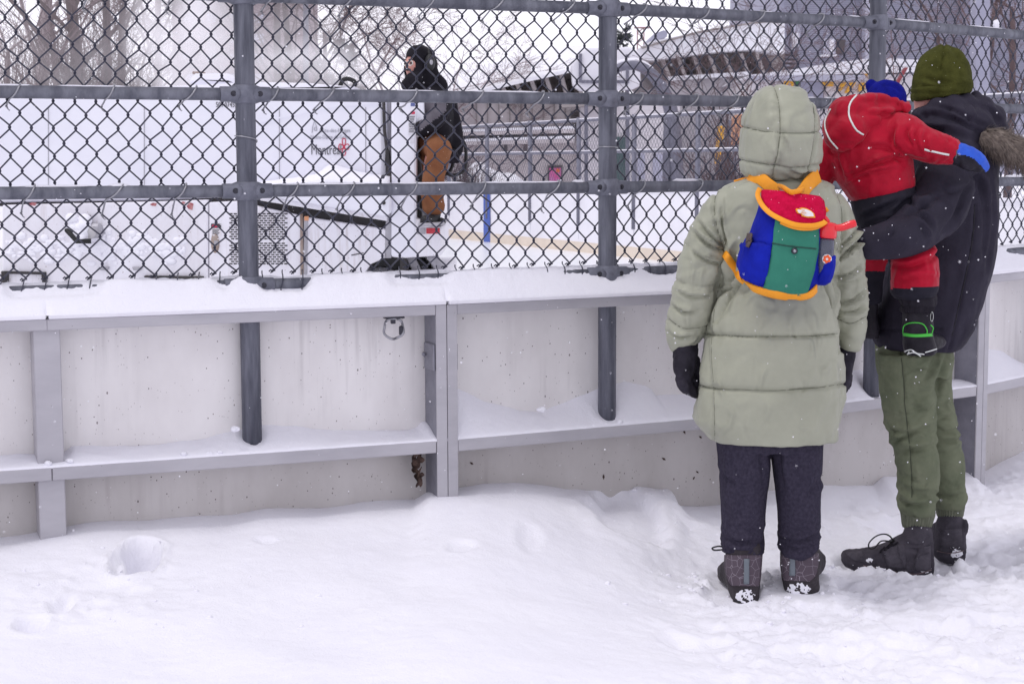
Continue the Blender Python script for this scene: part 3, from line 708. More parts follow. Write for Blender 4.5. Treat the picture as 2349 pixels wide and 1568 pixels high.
for x in (236, 312):
    slab('bracket', [(x - 10, 612), (x + 14, 612), (x + 10, 620), (x - 6, 620)], YM - .05, YM, GRYM, bevel=.004)
MB().tube([W(693, 490, YM) + Vector((0, -.03, 0)), W(694, 648, YM) + Vector((0, -.03, 0))], .012, 8).build('hinge', RUSTY, rm)
slab('trim_strip', [(697, 500), (706, 500), (704, 640), (696, 640)], YM - .032, YM - .02, GRYM, bevel=.003)
sticker('marker_lamp', [(698, 496), (708, 496), (708, 506), (698, 506)], ORG_, YM - .034)
slab('vent_slot', [(806, 584), (834, 579), (834, 581), (806, 586.5)], YM - .024, YM, DRK, bevel=0)
# undercarriage
slab('chassis', [(8, 640), (470, 634), (860, 640), (860, 700), (8, 700)], YM + .25, YM + 1.6, DRK, bevel=0)
slab('tow_frame', [(2, 622), (18, 622), (18, 660), (2, 660)], YM - .05, YM + .05, DRK, bevel=.004)
slab('tow_frame', [(18, 622), (104, 624), (104, 630), (18, 628)], YM - .05, YM + .05, DRK, bevel=.004)
slab('tow_frame', [(94, 628), (104, 628), (108, 660), (98, 660)], YM - .05, YM + .05, DRK, bevel=.004)
slab('side_bar', [(330, 632), (466, 634), (466, 646), (330, 644)], YM - .06, YM + .05, DRK, bevel=.006)
def wheel(px, Y):
    c = W(px, 620, Y); r = .46; cz = ZI + r
    n = 40; RG = []
    for a, rr_ in ((-.13, r - .06), (-.12, r - .015), (-.08, r), (.08, r), (.12, r - .015), (.13, r - .06), (.13, .26), (-.13, .26)):
        RG.append([Vector((c.x + rr_ * math.cos(2 * math.pi * j / n), Y + .16 + a, cz + rr_ * math.sin(2 * math.pi * j / n))) for j in range(n)])
    t = MB(); t.rings(RG + [RG[0]], caps=False)
    for j in range(n):
        th = 2 * math.pi * j / n; u = Vector((math.cos(th), 0, math.sin(th))); v = Vector((-math.sin(th), 0, math.cos(th)))
        o = Vector((c.x, Y + .16, cz)) + u * r
        t.box(-.012, .012, -.11 if j % 2 else .0, .0 if j % 2 else .11, -.005, .018, xf=lambda p: o + v * p.x + Vector((0, p.y, 0)) + u * p.z)
    w_ = t.build('wheel', BLK, rm)
    MB().tube([(c.x, Y + .06, cz), (c.x, Y + .26, cz)], .25, 24).build('rim', GRYM, w_)
for px in (872, 250): wheel(px, YM + .1)
for px in (872, 250): wheel(px, YM + 1.5)
# rear upright, conditioner post and operator step
slab('hinge_column', [(884, 212), (898, 212), (898, 590), (886, 592)], YM + .06, YM + 1.2, GRYM, bevel=.01)
MB().tube([W(x, y, YM - .02) for x, y in ((880, 232), (882, 300), (888, 345), (886, 380))], .012, 8).build('hose', DRK, rm)
slab('link_arm', [(884, 345), (892, 345), (898, 420), (888, 420)], YM - .04, YM + .05, DRK, bevel=.004)
slab('control_cabinet', [(897, 226), (956, 226), (956, 590), (897, 590)], YM - .05, YM + .9, WHT, bevel=.02)
slab('side_plate', [(950, 232), (972, 232), (977, 306), (954, 316), (950, 316)], YM - .03, YM + .6, WHT, bevel=.012)
slab('rear_box', [(898, 500), (956, 500), (1012, 520), (1014, 586), (930, 592), (898, 590)], YM - .045, YM + 1.4, WHT2, bevel=.02)
slab('step', [(958, 512), (1018, 510), (1019, 517), (958, 520)], YM - .2, YM + .8, GRYM, bevel=.008)
slab('side_frame', [(890, 420), (898, 420), (898, 592), (880, 592)], YM - .02, YM + .5, GRYM, bevel=.006)
slab('seat_back_plate', [(957, 320), (968, 400), (968, 512), (957, 512)], YM + .05, YM + .9, DRK, bevel=.008)
sticker('reflector', [(978, 523), (1009, 523), (1009, 536), (978, 536)], REDR, YM - .05)
sticker('amber_patch', [(957, 523), (976, 523), (976, 537), (957, 537)], GRYM, YM - .05)
slab('blade_arm', [(930, 590), (952, 590), (968, 622), (946, 622)], YM + .1, YM + .25, GRYM, bevel=.006)
slab('blade_arm', [(977, 588), (1004, 588), (1022, 622), (1000, 622)], YM + .1, YM + .25, GRYM, bevel=.006)
slab('conditioner', [(900, 622), (1030, 618), (1034, 700), (900, 700)], YM, YM + 1.7, WHT2, bevel=.02)
slab('skirt', [(917, 592), (931, 592), (937, 622), (917, 622)], YM - .02, YM + .1, DRK, bevel=.006)
# labels on the cabinet
s1 = sticker('notice', [(942, 233), (952, 233), (952, 262), (942, 262)], mat('notice_white', srgb(236, 234, 240), .5), YM - .055)
sticker('notice_blue', [(942, 236), (952, 236), (952, 244), (942, 244)], mat('notice_blue', srgb(92, 102, 152), .5), YM - .058, s1)
sticker('notice_red', [(942, 256), (952, 256), (952, 262), (942, 262)], REDI, YM - .058, s1)
s2 = sticker('notice', [(936, 264), (954, 264), (954, 310), (936, 310)], mat('notice_grey', srgb(222, 221, 228), .5), YM - .055)
tl = MB()
for q, (a, b) in enumerate(((938, 952), (938, 950), (940, 950), (941, 948), (938, 952), (938, 951), (939, 951), (939, 951), (938, 950), (938, 951))):
    y = 267 + q * 3.9; tl.prism(poly([(a, y), (b, y), (b, y + 1.5), (a, y + 1.5)], YM - .058), YM - .058, YM - .056)
tl.build('small_print', INK, s2)
sticker('notice', [(941, 317), (950, 317), (950, 329), (941, 329)], mat('notice_pale', srgb(214, 213, 221), .5), YM - .055)
for x, y in ((885, 405), (887, 463)): MB().ball((W(x, y, YM).x, YM - .29, W(x, y, YM).z), .015, 10, 6).build('bolt', DRK, rm)
# writing on the tank
def text(name, body, px, py, hpx, Y, m, parent, squash=1.0, th=.002):
    cu = bpy.data.curves.new('tx', 'FONT'); cu.body = body; cu.size = 1; cu.extrude = .02; cu.resolution_u = 3; cu.offset = -.011
    o = bpy.data.objects.new('tx', cu); COL.objects.link(o); dg = bpy.context.evaluated_depsgraph_get(); dg.update()
    me = bpy.data.meshes.new_from_object(o.evaluated_get(dg)); bpy.data.objects.remove(o)
    hgt = hpx / S(Y); k = hgt / .72; p = W(px, py, Y)
    me.transform(Matrix.Translation((p.x, Y, p.z)) @ Matrix.Rotation(math.pi / 2, 4, 'X') @ Matrix.Diagonal((k * squash, k, th / .02, 1)))
    return put(me, name, [m], parent)
text('lettering', 'Montréal', 713, 355, 24, YM - .003, INK, rm, .57)
text('lettering', 'Côte-des-Neiges', 732, 304, 9.5, YM - .003, GREYI, rm, .78)
text('lettering', 'Notre-Dame-de-Grâce', 712, 319, 9.5, YM - .003, GREYI, rm, .72)
text('fleet_number', '501', 495, 246, 12, YM - .003, INK, rm, .7)
text('fleet_number', '07455', 515, 246, 12, YM - .003, INK, rm, .7)
ro = MB()   # outlined rosette of four petals
cx_, cy_ = 789, 337
for a in range(4):
    th = math.pi / 2 * a + math.pi / 2; P = []
    for q in range(17):
        t = 2 * math.pi * q / 16; rr_ = 9 + 7.5 * math.cos(t); sd = 5.2 * math.sin(t) * (1 + .4 * math.cos(t))
        x = cx_ + (rr_ * math.cos(th) - sd * math.sin(th)) * .72; y = cy_ - (rr_ * math.sin(th) + sd * math.cos(th)) * 1.2
        P.append(W(x, y, YM) + Vector((0, -.003, 0)))
    ro.tube(P, .0034, 5)
ro.build('emblem', REDI, rm)
el = MB()
el.tube([W(x, y, YM) + Vector((0, -.003, 0)) for x, y in ((716, 305), (717, 292), (721, 278), (726, 290), (727, 300))], .003, 5)
el.tube([W(724 + 3 * math.cos(t), 296 + 4 * math.sin(t), YM) + Vector((0, -.003, 0)) for t in np.linspace(0, 6.28, 12)], .003, 5)
el.build('emblem', GREYI, rm)
# steering wheel and arm loops by the seat
SW = MB()
SW.tube([W(x, y, YM + .25) for x, y in [(q.x, q.y) for q in catmull([(1046, 318, 0), (1058, 320, 0), (1067, 334, 0), (1069, 362, 0), (1066, 388, 0), (1052, 399, 0), (1036, 402, 0), (1026, 398, 0)], 5)]], .013, 8)
SW.tube([W(x, y, YM + .32) for x, y in [(q.x, q.y) for q in catmull([(1038, 322, 0), (1040, 350, 0), (1038, 380, 0), (1026, 398, 0), (1015, 400, 0)], 5)]], .013, 8)
SW.build('grab_bar', BLK, rm)
# ---------------------------------------------------------------- rink ice, far boards and their fence
def arc_path():
    """board line of the rink from the last near joint round the corner and up the far side"""
    P = [Vector((Jn[-1].x, Jn[-1].y))]; u = (FP[-1] - FP[-2]).normalized(); h = math.atan2(u.y, u.x)
    p = P[0].copy(); H1 = R(113.5)
    while h < H1:
        h += R(4.7); p = p + Vector((math.cos(h), math.sin(h))) * .72; P.append(p.copy())
    d = Vector((math.cos(H1), math.sin(H1)))
    for i in range(34): p = p + d * 1.0; P.append(p.copy())
    return P
AP = arc_path()
tgt = W(1390, 588, 27.1); 
iy = min(range(len(AP)), key=lambda i: abs(AP[i].y - 27.1)); sh_ = tgt.x - AP[iy].x
AP = [Vector((p.x + sh_ * sm(np.array(p.y), 9., 20.), p.y)) for p in AP]
xi = [Vector((-60, -20)), ]
icev = [Vector((f.x - .05 * 0, f.y + .05, ZI)) for f in FP] + [Vector((p.x, p.y, ZI)) for p in AP[1:]] + [Vector((-45, AP[-1].y + 2, ZI)), Vector((-45, 3.5, ZI)), Vector((-8, 3.8, ZI))]
im = MB(); im.add(icev, [tuple(range(len(icev)))])
prop(im.build('ice', ICE), 'white scraped ice of the outdoor rink behind the fence', 'ice', kind='structure')
FARB = mat('far_board', srgb(240, 239, 245), .4, col2=srgb(230, 229, 236), nscale=1.2, specks=[(9, .05, srgb(190, 186, 192), (1, 1, 1), .12)])
KICKY = mat('kick_plate', srgb(228, 215, 198), .5, col2=srgb(218, 204, 188), nscale=3)
SEAM = mat('board_seam', srgb(205, 206, 214), .5); BLUE = mat('blue_line', srgb(62, 92, 176), .45)
LITEG = mat('far_steel', srgb(128, 128, 142), .55, .2, col2=srgb(112, 112, 126), nscale=12)
fb = thing('rink_board', (AP[0].x, AP[0].y, ZI), 'long white rink board with cream kick strip across the far side of the ice', 'rink board')
def strip(P, off, z0, z1, th):
    m = MB(); RG = []
    for i, p in enumerate(P):
        u = (P[min(i + 1, len(P) - 1)] - P[max(i - 1, 0)]).normalized(); n = Vector((-u.y, u.x))
        a = p + n * off; b = p + n * (off - th)
        RG.append([Vector((a.x, a.y, z0)), Vector((a.x, a.y, z1)), Vector((b.x, b.y, z1)), Vector((b.x, b.y, z0))])
    return m.rings(RG, smooth=False)
strip(AP, 0, ZI - .1, 1.02, .05).build('panel', FARB, fb)
strip(AP, .012, ZI, ZI + .17, .011).build('kick_strip', KICKY, fb)
strip(AP, .03, 1.02, 1.045, .14).build('cap', CAPM, fb)
k = MB()
for i in range(2, len(AP) - 1, 2):
    p = AP[i]; u = (AP[i + 1] - AP[i - 1]).normalized(); n = Vector((-u.y, u.x)); m = Matrix(((u.x, n.x), (u.y, n.y)))
    k.box(-.008, .008, .0004, .003, .16, 1.01, xf=lambda v: Vector((p.x + u.x * v.x + n.x * v.y, p.y + u.y * v.x + n.y * v.y, v.z)))
k.build('seam', SEAM, fb)
ib = min(range(len(AP)), key=lambda i: abs(pxcol((AP[i].x, AP[i].y, .5)) - 1121) if AP[i].y > 20 else 1e9)
p0 = AP[ib]; u0 = (AP[ib + 1] - AP[ib - 1]).normalized(); n0 = Vector((-u0.y, u0.x))
MB().box(-.16, .16, .013, .017, ZI + .002, 1.019, xf=lambda v: Vector((p0.x + u0.x * v.x + n0.x * v.y, p0.y + u0.y * v.x + n0.y * v.y, v.z))).build('blue_stripe', BLUE, fb)
ff = thing('chain_link_fence', (AP[0].x, AP[0].y, 1.0), 'pale grey chain link fence on the rink boards across the ice', 'fence')
FWIRE = mat('far_wire', srgb(96, 97, 108), .5)
far_posts = AP[0::2]
for i, p in enumerate(far_posts):
    MB().tube([(p.x, p.y, .4), (p.x, p.y, 2.42 if i < 7 else 2.2)], .04, 10).build('post', LITEG, ff)
def rail_path(z): return [Vector((p.x, p.y, z)) for p in AP]
for z in (1.35, 1.672, 1.996): MB().tube(rail_path(z)[:12], .022, 8).build('rail', LITEG, ff)
for z in (1.62, 2.15): MB().tube(rail_path(z)[11:], .026, 8).build('rail', LITEG, ff)
sn = MB()
for z in (1.352, 1.672, 1.996): sn.tube([q + Vector((0, 0, .018)) for q in rail_path(z)[:12]], .012, 6)
for z in (1.62, 2.15): sn.tube([q + Vector((0, 0, .022)) for q in rail_path(z)[11:]], .014, 6)
prop(sn.build('rail_snow', SNOW), 'snow lying on the rails of the fence across the ice', 'snow', kind='stuff')
def far_mesh(P, z0, z1, hw, hz, r):
    # arc-length sampling along P
    L_ = [0]
    for i in range(len(P) - 1): L_.append(L_[-1] + (P[i + 1] - P[i]).length)
    xs = np.array([p.x for p in P]); ys = np.array([p.y for p in P]); L_ = np.array(L_)
    n = int(L_[-1] / hw); rows = int((z1 - z0) / hz); m = MB()
    for k in range(n):
        a0 = k * hw; a1 = a0 + hw; p0 = (np.interp(a0, L_, xs), np.interp(a0, L_, ys)); p1 = (np.interp(a1, L_, xs), np.interp(a1, L_, ys))
        m.tube([Vector((*(p1 if (j + k) % 2 else p0), z0 + j * hz)) for j in range(rows + 1)], r, 3, caps=False)
    return m
far_mesh(AP[:12], 1.05, 2.4, .0352, .0441, .0027).build('wire_mesh', WIRE, ff)
far_mesh(AP[11:], 1.05, 2.15, .05, .06, .0032).build('wire_mesh', FWIRE, ff)
# ---------------------------------------------------------------- far background: trees, buildings, lamps, playground
BARK = mat('bark', srgb(106, 90, 90), .9, col2=srgb(82, 68, 70), nscale=9, stretch=(1, 1, .2))
BARKF = mat('misted_bark', srgb(182, 166, 168), .9, col2=srgb(152, 137, 140), nscale=9, stretch=(1, 1, .2))  # bark paled in colour to stand for the mist
TWIG = mat('twigs', srgb(134, 114, 117), .9); TWIGD = mat('dark_twigs', srgb(104, 86, 89), .9)  # twig colours lightened to include the hazy snowy air
NEED = mat('needles', srgb(78, 84, 82), .9, col2=srgb(102, 106, 106), nscale=3)
def bare_tree(label, px, Y, h, r, seed, group='bare trees beyond the rink', depth=5, spread=.55, twig=TWIG, bark=BARK, lean=0, dens=1.0, low=.25):
    rnd = random.Random(seed); b = W(px, 375, Y); base = Vector((b.x, Y, ZI - .1))
    root = thing('bare_tree', base, label, 'tree', group)
    tr = MB(); cr = MB()
    def grow(p, d, ln, rad, lev):
        k = 5; P = [p]; RD = [rad]; q = p; dd = d
        for i in range(k):
            wb = .025 if lev == 0 else .1; dd = (dd + Vector((rnd.gauss(0, wb), rnd.gauss(0, wb), rnd.gauss(.02, .05)))).normalized()
            q = q + dd * (ln / k); P.append(q); RD.append(max(rad * (1 - .45 * (i + 1) / k), .004))
        (tr if lev < 2 else cr).tube(P, RD, 8 if lev < 1 else 5 if lev < 3 else 3, caps=False)
        if lev >= depth: return
        n = max(2, int(round((rnd.choice((3, 4)) if lev else 8) * dens)))
        for c in range(n):
            t = rnd.uniform(low if lev == 0 else .3, 1.0) if c else 1.0
            i = min(int(t * k), k - 1); o = P[i].lerp(P[i + 1], t * k - i)
            ax = Vector((rnd.gauss(0, 1), rnd.gauss(0, 1), rnd.gauss(0, .35))).normalized()
            nd = (dd * (1 - spread * rnd.uniform(.5, 1.15)) + ax * spread).normalized()
            grow(o, nd, ln * rnd.uniform(.5, .74), RD[i] * (rnd.uniform(.22, .42) if lev == 0 and c else rnd.uniform(.45, .7)), lev + 1)
    grow(base, Vector((lean, 0, 1)).normalized(), h * .5, r, 0)
    tr.build('trunk', bark, root); cr.build('crown', twig, root)
    return root
bare_tree('pale thick bare trunk at the edge of the photo beyond the resurfacer', 92, 38, 15, .19, 3, bark=BARKF, twig=TWIG, low=.35)
bare_tree('slim bare tree with fine twigs in front of the pale trunk, leftmost', 15, 36, 8, .08, 4, twig=TWIG, bark=BARKF, low=.1)
bare_tree('low spreading bare tree with whitish bough beside the pale trunk', 150, 40, 10, .12, 12, twig=TWIG, bark=BARK, low=.15)
bare_tree('darkest heavy bare trunk left of the drifting steam', 212, 35, 16, .16, 5, bark=BARK, twig=TWIGD, low=.2, dens=1.1)
bare_tree('second dark bare trunk close beside the darkest heavy one', 246, 37, 15, .12, 21, bark=BARK, twig=TWIGD, low=.15)
bare_tree('brown bare tree veiled at the edge of the drifting steam', 268, 42, 13, .14, 8, twig=TWIGD, low=.1)
bare_tree('bare tree half hidden in the thick of the steam', 365, 52, 14, .16, 9, twig=TWIG, bark=BARKF, low=.1)
bare_tree('bare forked tree just right of the first tall fence post', 640, 42, 13, .13, 14, twig=TWIGD, low=.2, spread=.45)
bare_tree('thin dark bare tree beside the grey lamp post', 668, 44, 14, .12, 15, twig=TWIGD, low=.3, spread=.42)
bare_tree('light feathery bare tree right of the grey lamp post', 752, 50, 11, .1, 16, twig=TWIGD, low=.2)
bare_tree('round bare tree behind the hooded driver', 905, 48, 6.6, .09, 17, twig=TWIG, bark=BARKF, low=.12, dens=1.15)
bare_tree('bushy bare tree right of the hooded driver', 1018, 46, 6.8, .09, 18, twig=TWIG, bark=BARKF, low=.1, dens=1.15)
bare_tree('slender bare sapling before the white low building', 1668, 34, 5.2, .05, 19, group='bare saplings by the playground', twig=TWIGD, low=.25, depth=4)
bare_tree('second bare sapling nearer the olive hat', 1705, 33, 5.6, .05, 20, group='bare saplings by the playground', twig=TWIGD, low=.2, depth=4)
bare_tree('dense dark bare tree behind the black jacket, furthest to the edge', 2312, 38, 10, .11, 22, twig=TWIGD, low=.15)
bare_tree('dense dark bare tree between the grey building and the olive hat', 2120, 40, 9, .09, 23, twig=TWIG, low=.15, dens=.85)
bare_tree('dark bare tree above the fur collar', 2235, 42, 11, .12, 24, twig=TWIG, low=.15, dens=.9)
def bush(label, px, Y, h, w_, seed, m=TWIGD):
    rnd = random.Random(seed); b = W(px, 375, Y); base = Vector((b.x, Y, ZI - .05))
    root = thing('bare_bush', base, label, 'bush', 'bare bushes by the far boards'); tw = MB()
    for q in range(230):
        a = rnd.uniform(0, 6.28); el = rnd.uniform(.25, 1.5); d = Vector((math.cos(a) * math.cos(el) * w_ / h, math.sin(a) * math.cos(el) * w_ / h, math.sin(el)))
        L_ = h * rnd.uniform(.55, 1.05); P = [base + Vector((rnd.gauss(0, .1), rnd.gauss(0, .1), 0))]
        for k in range(4):
            P.append(P[-1] + (d + Vector((rnd.gauss(0, .15), rnd.gauss(0, .15), rnd.gauss(0, .1)))) * (L_ / 4))
            if k > 0:
                e = P[-1] + (d + Vector((rnd.gauss(0, .6), rnd.gauss(0, .6), rnd.gauss(.1, .3)))) * (L_ * .2); tw.tube([P[-1], e], .006, 3, caps=False)
        tw.tube(P, [.014, .012, .01, .008, .005], 3, caps=False)
    tw.build('twigs', m, root)
bush('brown twiggy bush beyond the fence beside the green parka', 1668, 31, 1.9, 1.3, 31)
bush('grey twiggy bush behind the steering bars', 1060, 37, 1.7, 1.0, 32)
bush('thorny brown bush at the foot of the darkest trunk', 215, 34, 4.8, 1.9, 33)
bush('pale twiggy bush below the pale thick trunk', 90, 35, 4.2, 2.6, 34, TWIG)
bush('tall brown bush between the dark trunks and the steam', 262, 36, 4.6, 2.0, 37, TWIGD)
bush('fine tall bush at the left edge below the pale trunk', 10, 36, 4.4, 1.8, 38, TWIG)
bush('low twiggy bush in the steam', 330, 40, 3.2, 2.6, 35, TWIG)
bush('low twiggy bush under the forked tree', 600, 42, 3.4, 1.8, 36, TWIG)
def conifer(label, px, Y, h, w_, seed):
    rnd = random.Random(seed); b = W(px, 375, Y); base = Vector((b.x, Y, ZI))
    root = thing('conifer', base, label, 'tree', 'conifers beyond the rink')
    MB().tube([base, base + Vector((0, 0, h))], [.12, .01], 6).build('trunk', BARK, root)
    m = MB()
    for q in range(90):
        t = rnd.random() ** .8; z = h * (.1 + .9 * t); L_ = w_ * (1.05 - t) * rnd.uniform(.6, 1.15) + .15; a = rnd.uniform(0, 6.28)
        d = Vector((math.cos(a), math.sin(a), rnd.uniform(-.25, .35))); o = base + Vector((0, 0, z)); e = o + d * L_
        for k in range(16):
            f = k / 15; p = o.lerp(e, f); u = Vector((rnd.gauss(0, 1), rnd.gauss(0, 1), rnd.gauss(0, .7))).normalized(); v = (d.normalized() * .8 + u * .7).normalized() * rnd.uniform(.15, .32)
            n = v.cross(Vector((rnd.gauss(0, 1), rnd.gauss(0, 1), rnd.gauss(0, 1)))).normalized() * .035
            m.add([p - n, p + v * .6 - n * 1.2, p + v, p + n], [(0, 1, 2, 3)])
    m.build('crown', NEED, root)
conifer('dark pine with uneven crown left of the hooded driver', 795, 50, 5.1, 1.2, 41)
conifer('round greyish conifer beside the lamp post', 735, 56, 4.9, 1.6, 42)
conifer('low spreading conifer between the pine and the driver', 845, 52, 3.6, 1.5, 43)
conifer('conifer tip showing beside the tall fence post', 1428, 70, 7.0, 1.2, 44)
# ------------------------------------------------ buildings
WALLB = mat('beige_cladding', srgb(220, 212, 212), .8, col2=srgb(206, 198, 199), nscale=1.5, stretch=(1, 1, .2))
WALLW = mat('white_brick', srgb(224, 220, 224), .85, col2=srgb(208, 203, 207), nscale=18, stretch=(.3, 1, 2))
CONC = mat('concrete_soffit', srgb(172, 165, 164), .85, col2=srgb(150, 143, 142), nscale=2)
STRUT = mat('concrete_strut', srgb(188, 181, 180), .85); DARKW = mat('dark_window', srgb(84, 77, 80), .5)
ROOFS = mat('roof_snow', srgb(244, 244, 250), .8); METALG = mat('grey_cladding', srgb(166, 166, 184), .6, col2=srgb(152, 152, 171), nscale=.6, stretch=(1, 1, 3))
METALL = mat('pale_cladding', srgb(186, 186, 201), .6, col2=srgb(174, 174, 190), nscale=.8)
GREEND = mat('green_door', srgb(70, 92, 92), .6); GREYD = mat('grey_door', srgb(178, 178, 196), .6); BRK = mat('hazy_brick', srgb(158, 142, 146), .9, col2=srgb(140, 124, 130), nscale=3, stretch=(.4, 1, 3))
def hs(name, pts, Y0, Y1, m, parent, bevel=0): return MB().prism(poly(pts, Y0), Y0, Y1).build(name, m, parent, bevel=bevel)
YB = 46.
ar = thing('arena_building', W(1250, 395, YB + 6), 'long low arena with snow covered curved roof and slanting concrete struts', 'building')
hs('wall', [(1030, 232), (1330, 228), (1330, 430), (1030, 430)], YB, YB + 10, WALLB, ar)
for q in range(10):
    x = 1092 + q * 25.5; hs('wall_joint', [(x, 236), (x + 2, 236), (x + 2, 296), (x, 296)], YB - .06, YB, CONC, ar)
hs('wall', [(1330, 224), (1560, 220), (1560, 430), (1330, 430)], YB - .5, YB + 10, WALLW, ar)
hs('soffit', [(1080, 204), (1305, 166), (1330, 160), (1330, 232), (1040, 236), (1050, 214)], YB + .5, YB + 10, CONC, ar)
for q in range(6):
    x = 1146 + q * 34; y0 = 196 - q * 6.2
    hs('strut', [(x, y0), (x + 9, y0 - 2), (x + 28, 236), (x + 19, 236)], YB - .4, YB + .45, STRUT, ar)
    if q in (2, 4): hs('window', [(x + 19, y0 + 11), (x + 30, y0 + 8), (x + 36, 220), (x + 30, 222)], YB + .38, YB + .49, DARKW, ar)
ro_ = MB(); RG = []
for (Yq, dy) in ((YB - 1.2, 0), (YB + 8, -4), (YB + 26, -12)):
    up = [(860, 232), (1000, 208), (1090, 186), (1200, 160), (1302, 138), (1345, 126), (1420, 118)]
    RG.append([W(x, y + 22 + dy * .0, YB - 1.2) + Vector((0, Yq - YB + 1.2, (Yq - YB + 1.2) * .085)) for x, y in up] + [W(x, y + 30, YB - 1.2) + Vector((0, Yq - YB + 1.2, (Yq - YB + 1.2) * .085)) for x, y in up[::-1]])
ro_.rings(RG, smooth=False).build('roof', ROOFS, ar)
for y0 in (296, 318):
    hs('canopy', [(1030, y0 + 8), (1318, y0), (1318, y0 + 9), (1030, y0 + 16)], YB - 1.4, YB, WALLB, ar)
    hs('canopy_snow', [(1030, y0 + 2), (1318, y0 - 7), (1318, y0 - .3), (1030, y0 + 7.6)], YB - 1.45, YB, ROOFS, ar)
for x, y in ((1160, 338), (1205, 332)): hs('window', [(x - 4, y - 8), (x + 4, y - 9), (x + 4, y + 16), (x - 4, y + 17)], YB - .08, YB, DARKW, ar)
for y in (255, 282):
    v = hs('vent', [(1309, y), (1328, y), (1328, y + 20), (1309, y + 20)], YB - .12, YB, CONC, ar); sl = MB()
    for q in range(5): sl.prism(poly([(1310, y + 2 + q * 4), (1327, y + 2 + q * 4), (1327, y + 4 + q * 4), (1310, y + 4 + q * 4)], YB - .16), YB - .16, YB - .125)
    sl.build('louvre_slats', DARKW, v)
hs('eave', [(1284, 240), (1420, 232), (1420, 239), (1284, 247)], YB - 1.3, YB - .5, CONC, ar)
d_ = hs('door', [(1413, 314), (1440, 314), (1440, 425), (1413, 425)], YB - .62, YB - .5, GREEND, ar); hs('handle', [(1434, 372), (1436, 372), (1436, 380), (1434, 380)], YB - .7, YB - .62, GALV, d_)
for x in (1462, 1498): hs('door', [(x, 352), (x + 17 + (x > 1480) * 10, 352), (x + 17 + (x > 1480) * 10, 425), (x, 425)], YB - .6, YB - .5, GREYD, ar)
hs('wall_sign', [(1257, 380), (1290, 379), (1290, 425), (1257, 425)], YB - .12, YB, DARKW, ar)
hs('poster', [(1260, 386), (1287, 385), (1287, 425), (1260, 425)], YB - .16, YB - .125, mat('pink_poster', srgb(206, 140, 196), .6, col2=srgb(226, 70, 150), nscale=3), ar)
hs('poster_spot', [(1276, 387), (1284, 387), (1284, 395), (1276, 395)], YB - .19, YB - .165, mat('orange_spot', srgb(240, 120, 60), .6), ar)
# second hall with the raised roof and dark clerestory
YH = 50.
ha = thing('sports_hall', W(1620, 395, YH + 6), 'snow roofed hall with dark clerestory and raking struts below the grey tower block', 'building')
hs('wall', [(1530, 182), (1720, 170), (1880, 172), (1880, 430), (1530, 430)], YH, YH + 12, WALLW, ha)
hs('clerestory_wall', [(1487, 142), (1640, 126), (1800, 118), (1800, 184), (1530, 190)], YH + .5, YH + 12, CONC, ha)
for q in range(7):
    x = 1500 + q * 36
    hs('strut', [(x + 16, 136 - q * 2.6), (x + 24, 135 - q * 2.6), (x + 44, 186 - q), (x + 36, 186 - q)], YH - .2, YH + .45, STRUT, ha)
    if q in (1, 5, 6): hs('window', [(x + 24, 147 - q * 2.6), (x + 42, 145 - q * 2.6), (x + 54, 170 - q), (x + 42, 172 - q)], YH + .38, YH + .49, DARKW, ha)
hs('roof', [(1440, 128), (1490, 96), (1600, 74), (1720, 56), (1800, 48), (1800, 122), (1720, 114), (1640, 120), (1487, 140)], YH - .8, YH + 14, ROOFS, ha)
hs('roof_edge', [(1470, 108), (1600, 72), (1720, 52), (1800, 44), (1800, 48), (1720, 56), (1600, 77), (1474, 112)], YH - .9, YH - .82, CONC, ha)
hs('roof_vent', [(1480, 104), (1500, 78), (1522, 70), (1532, 72), (1530, 84), (1510, 92), (1490, 108)], YH + .5, YH + 3, METALG, ha)
hs('lower_roof_snow', [(1532, 176), (1720, 164), (1720, 173), (1532, 185)], YH - .5, YH, ROOFS, ha)
# white scoreboard and curved arch light pole
sb = thing('scoreboard', W(1395, 160, 38), 'white scoreboard box with dark frame corners behind the tall fence post', 'scoreboard')
hs('cabinet', [(1310, 150), (1330, 120), (1345, 110), (1450, 108), (1468, 122), (1470, 196), (1450, 206), (1330, 208), (1314, 196)], 38, 38.5, FARB, sb, bevel=.05)
for pts in ([(1328, 123), (1335, 123), (1335, 190), (1328, 190)], [(1335, 184), (1443, 184), (1443, 191), (1335, 191)], [(1436, 125), (1443, 125), (1443, 184), (1436, 184)]):
    hs('frame_bar', pts, 37.94, 38, LITEG, sb)
for x in (1345, 1440): hs('leg', [(x - 4, 206), (x + 4, 206), (x + 4, 430), (x - 4, 430)], 38.15, 38.35, LITEG, sb)
pp = [W(x, y, 36) for x, y in [(q.x, q.y) for q in catmull([(1392, 168, 0), (1412, 158, 0), (1440, 150, 0), (1466, 152, 0), (1490, 166, 0), (1508, 186, 0), (1526, 216, 0), (1538, 250, 0), (1545, 295, 0), (1550, 350, 0), (1553, 420, 0)], 4)]]
al = thing('arched_pole', W(1553, 420, 36), 'thick grey steel pole bent over in an arch beside the scoreboard', 'pole')
MB().tube(pp, [.085 + .07 * min(1, i / 30) for i in range(len(pp))], 12).build('arch', LITEG, al)
MB().tube([W(1535, 242, 36), W(1531, 330, 36), W(1530, 430, 36)], .1, 10).build('strut', LITEG, al)
prop(MB().tube([p + Vector((0, 0, .1 if i < 18 else .05)) for i, p in enumerate(pp[:30])], [.06] * 18 + [.04] * 12, 6).build('pole_snow', SNOW), 'snow resting on the arched grey pole', 'snow', kind='stuff')
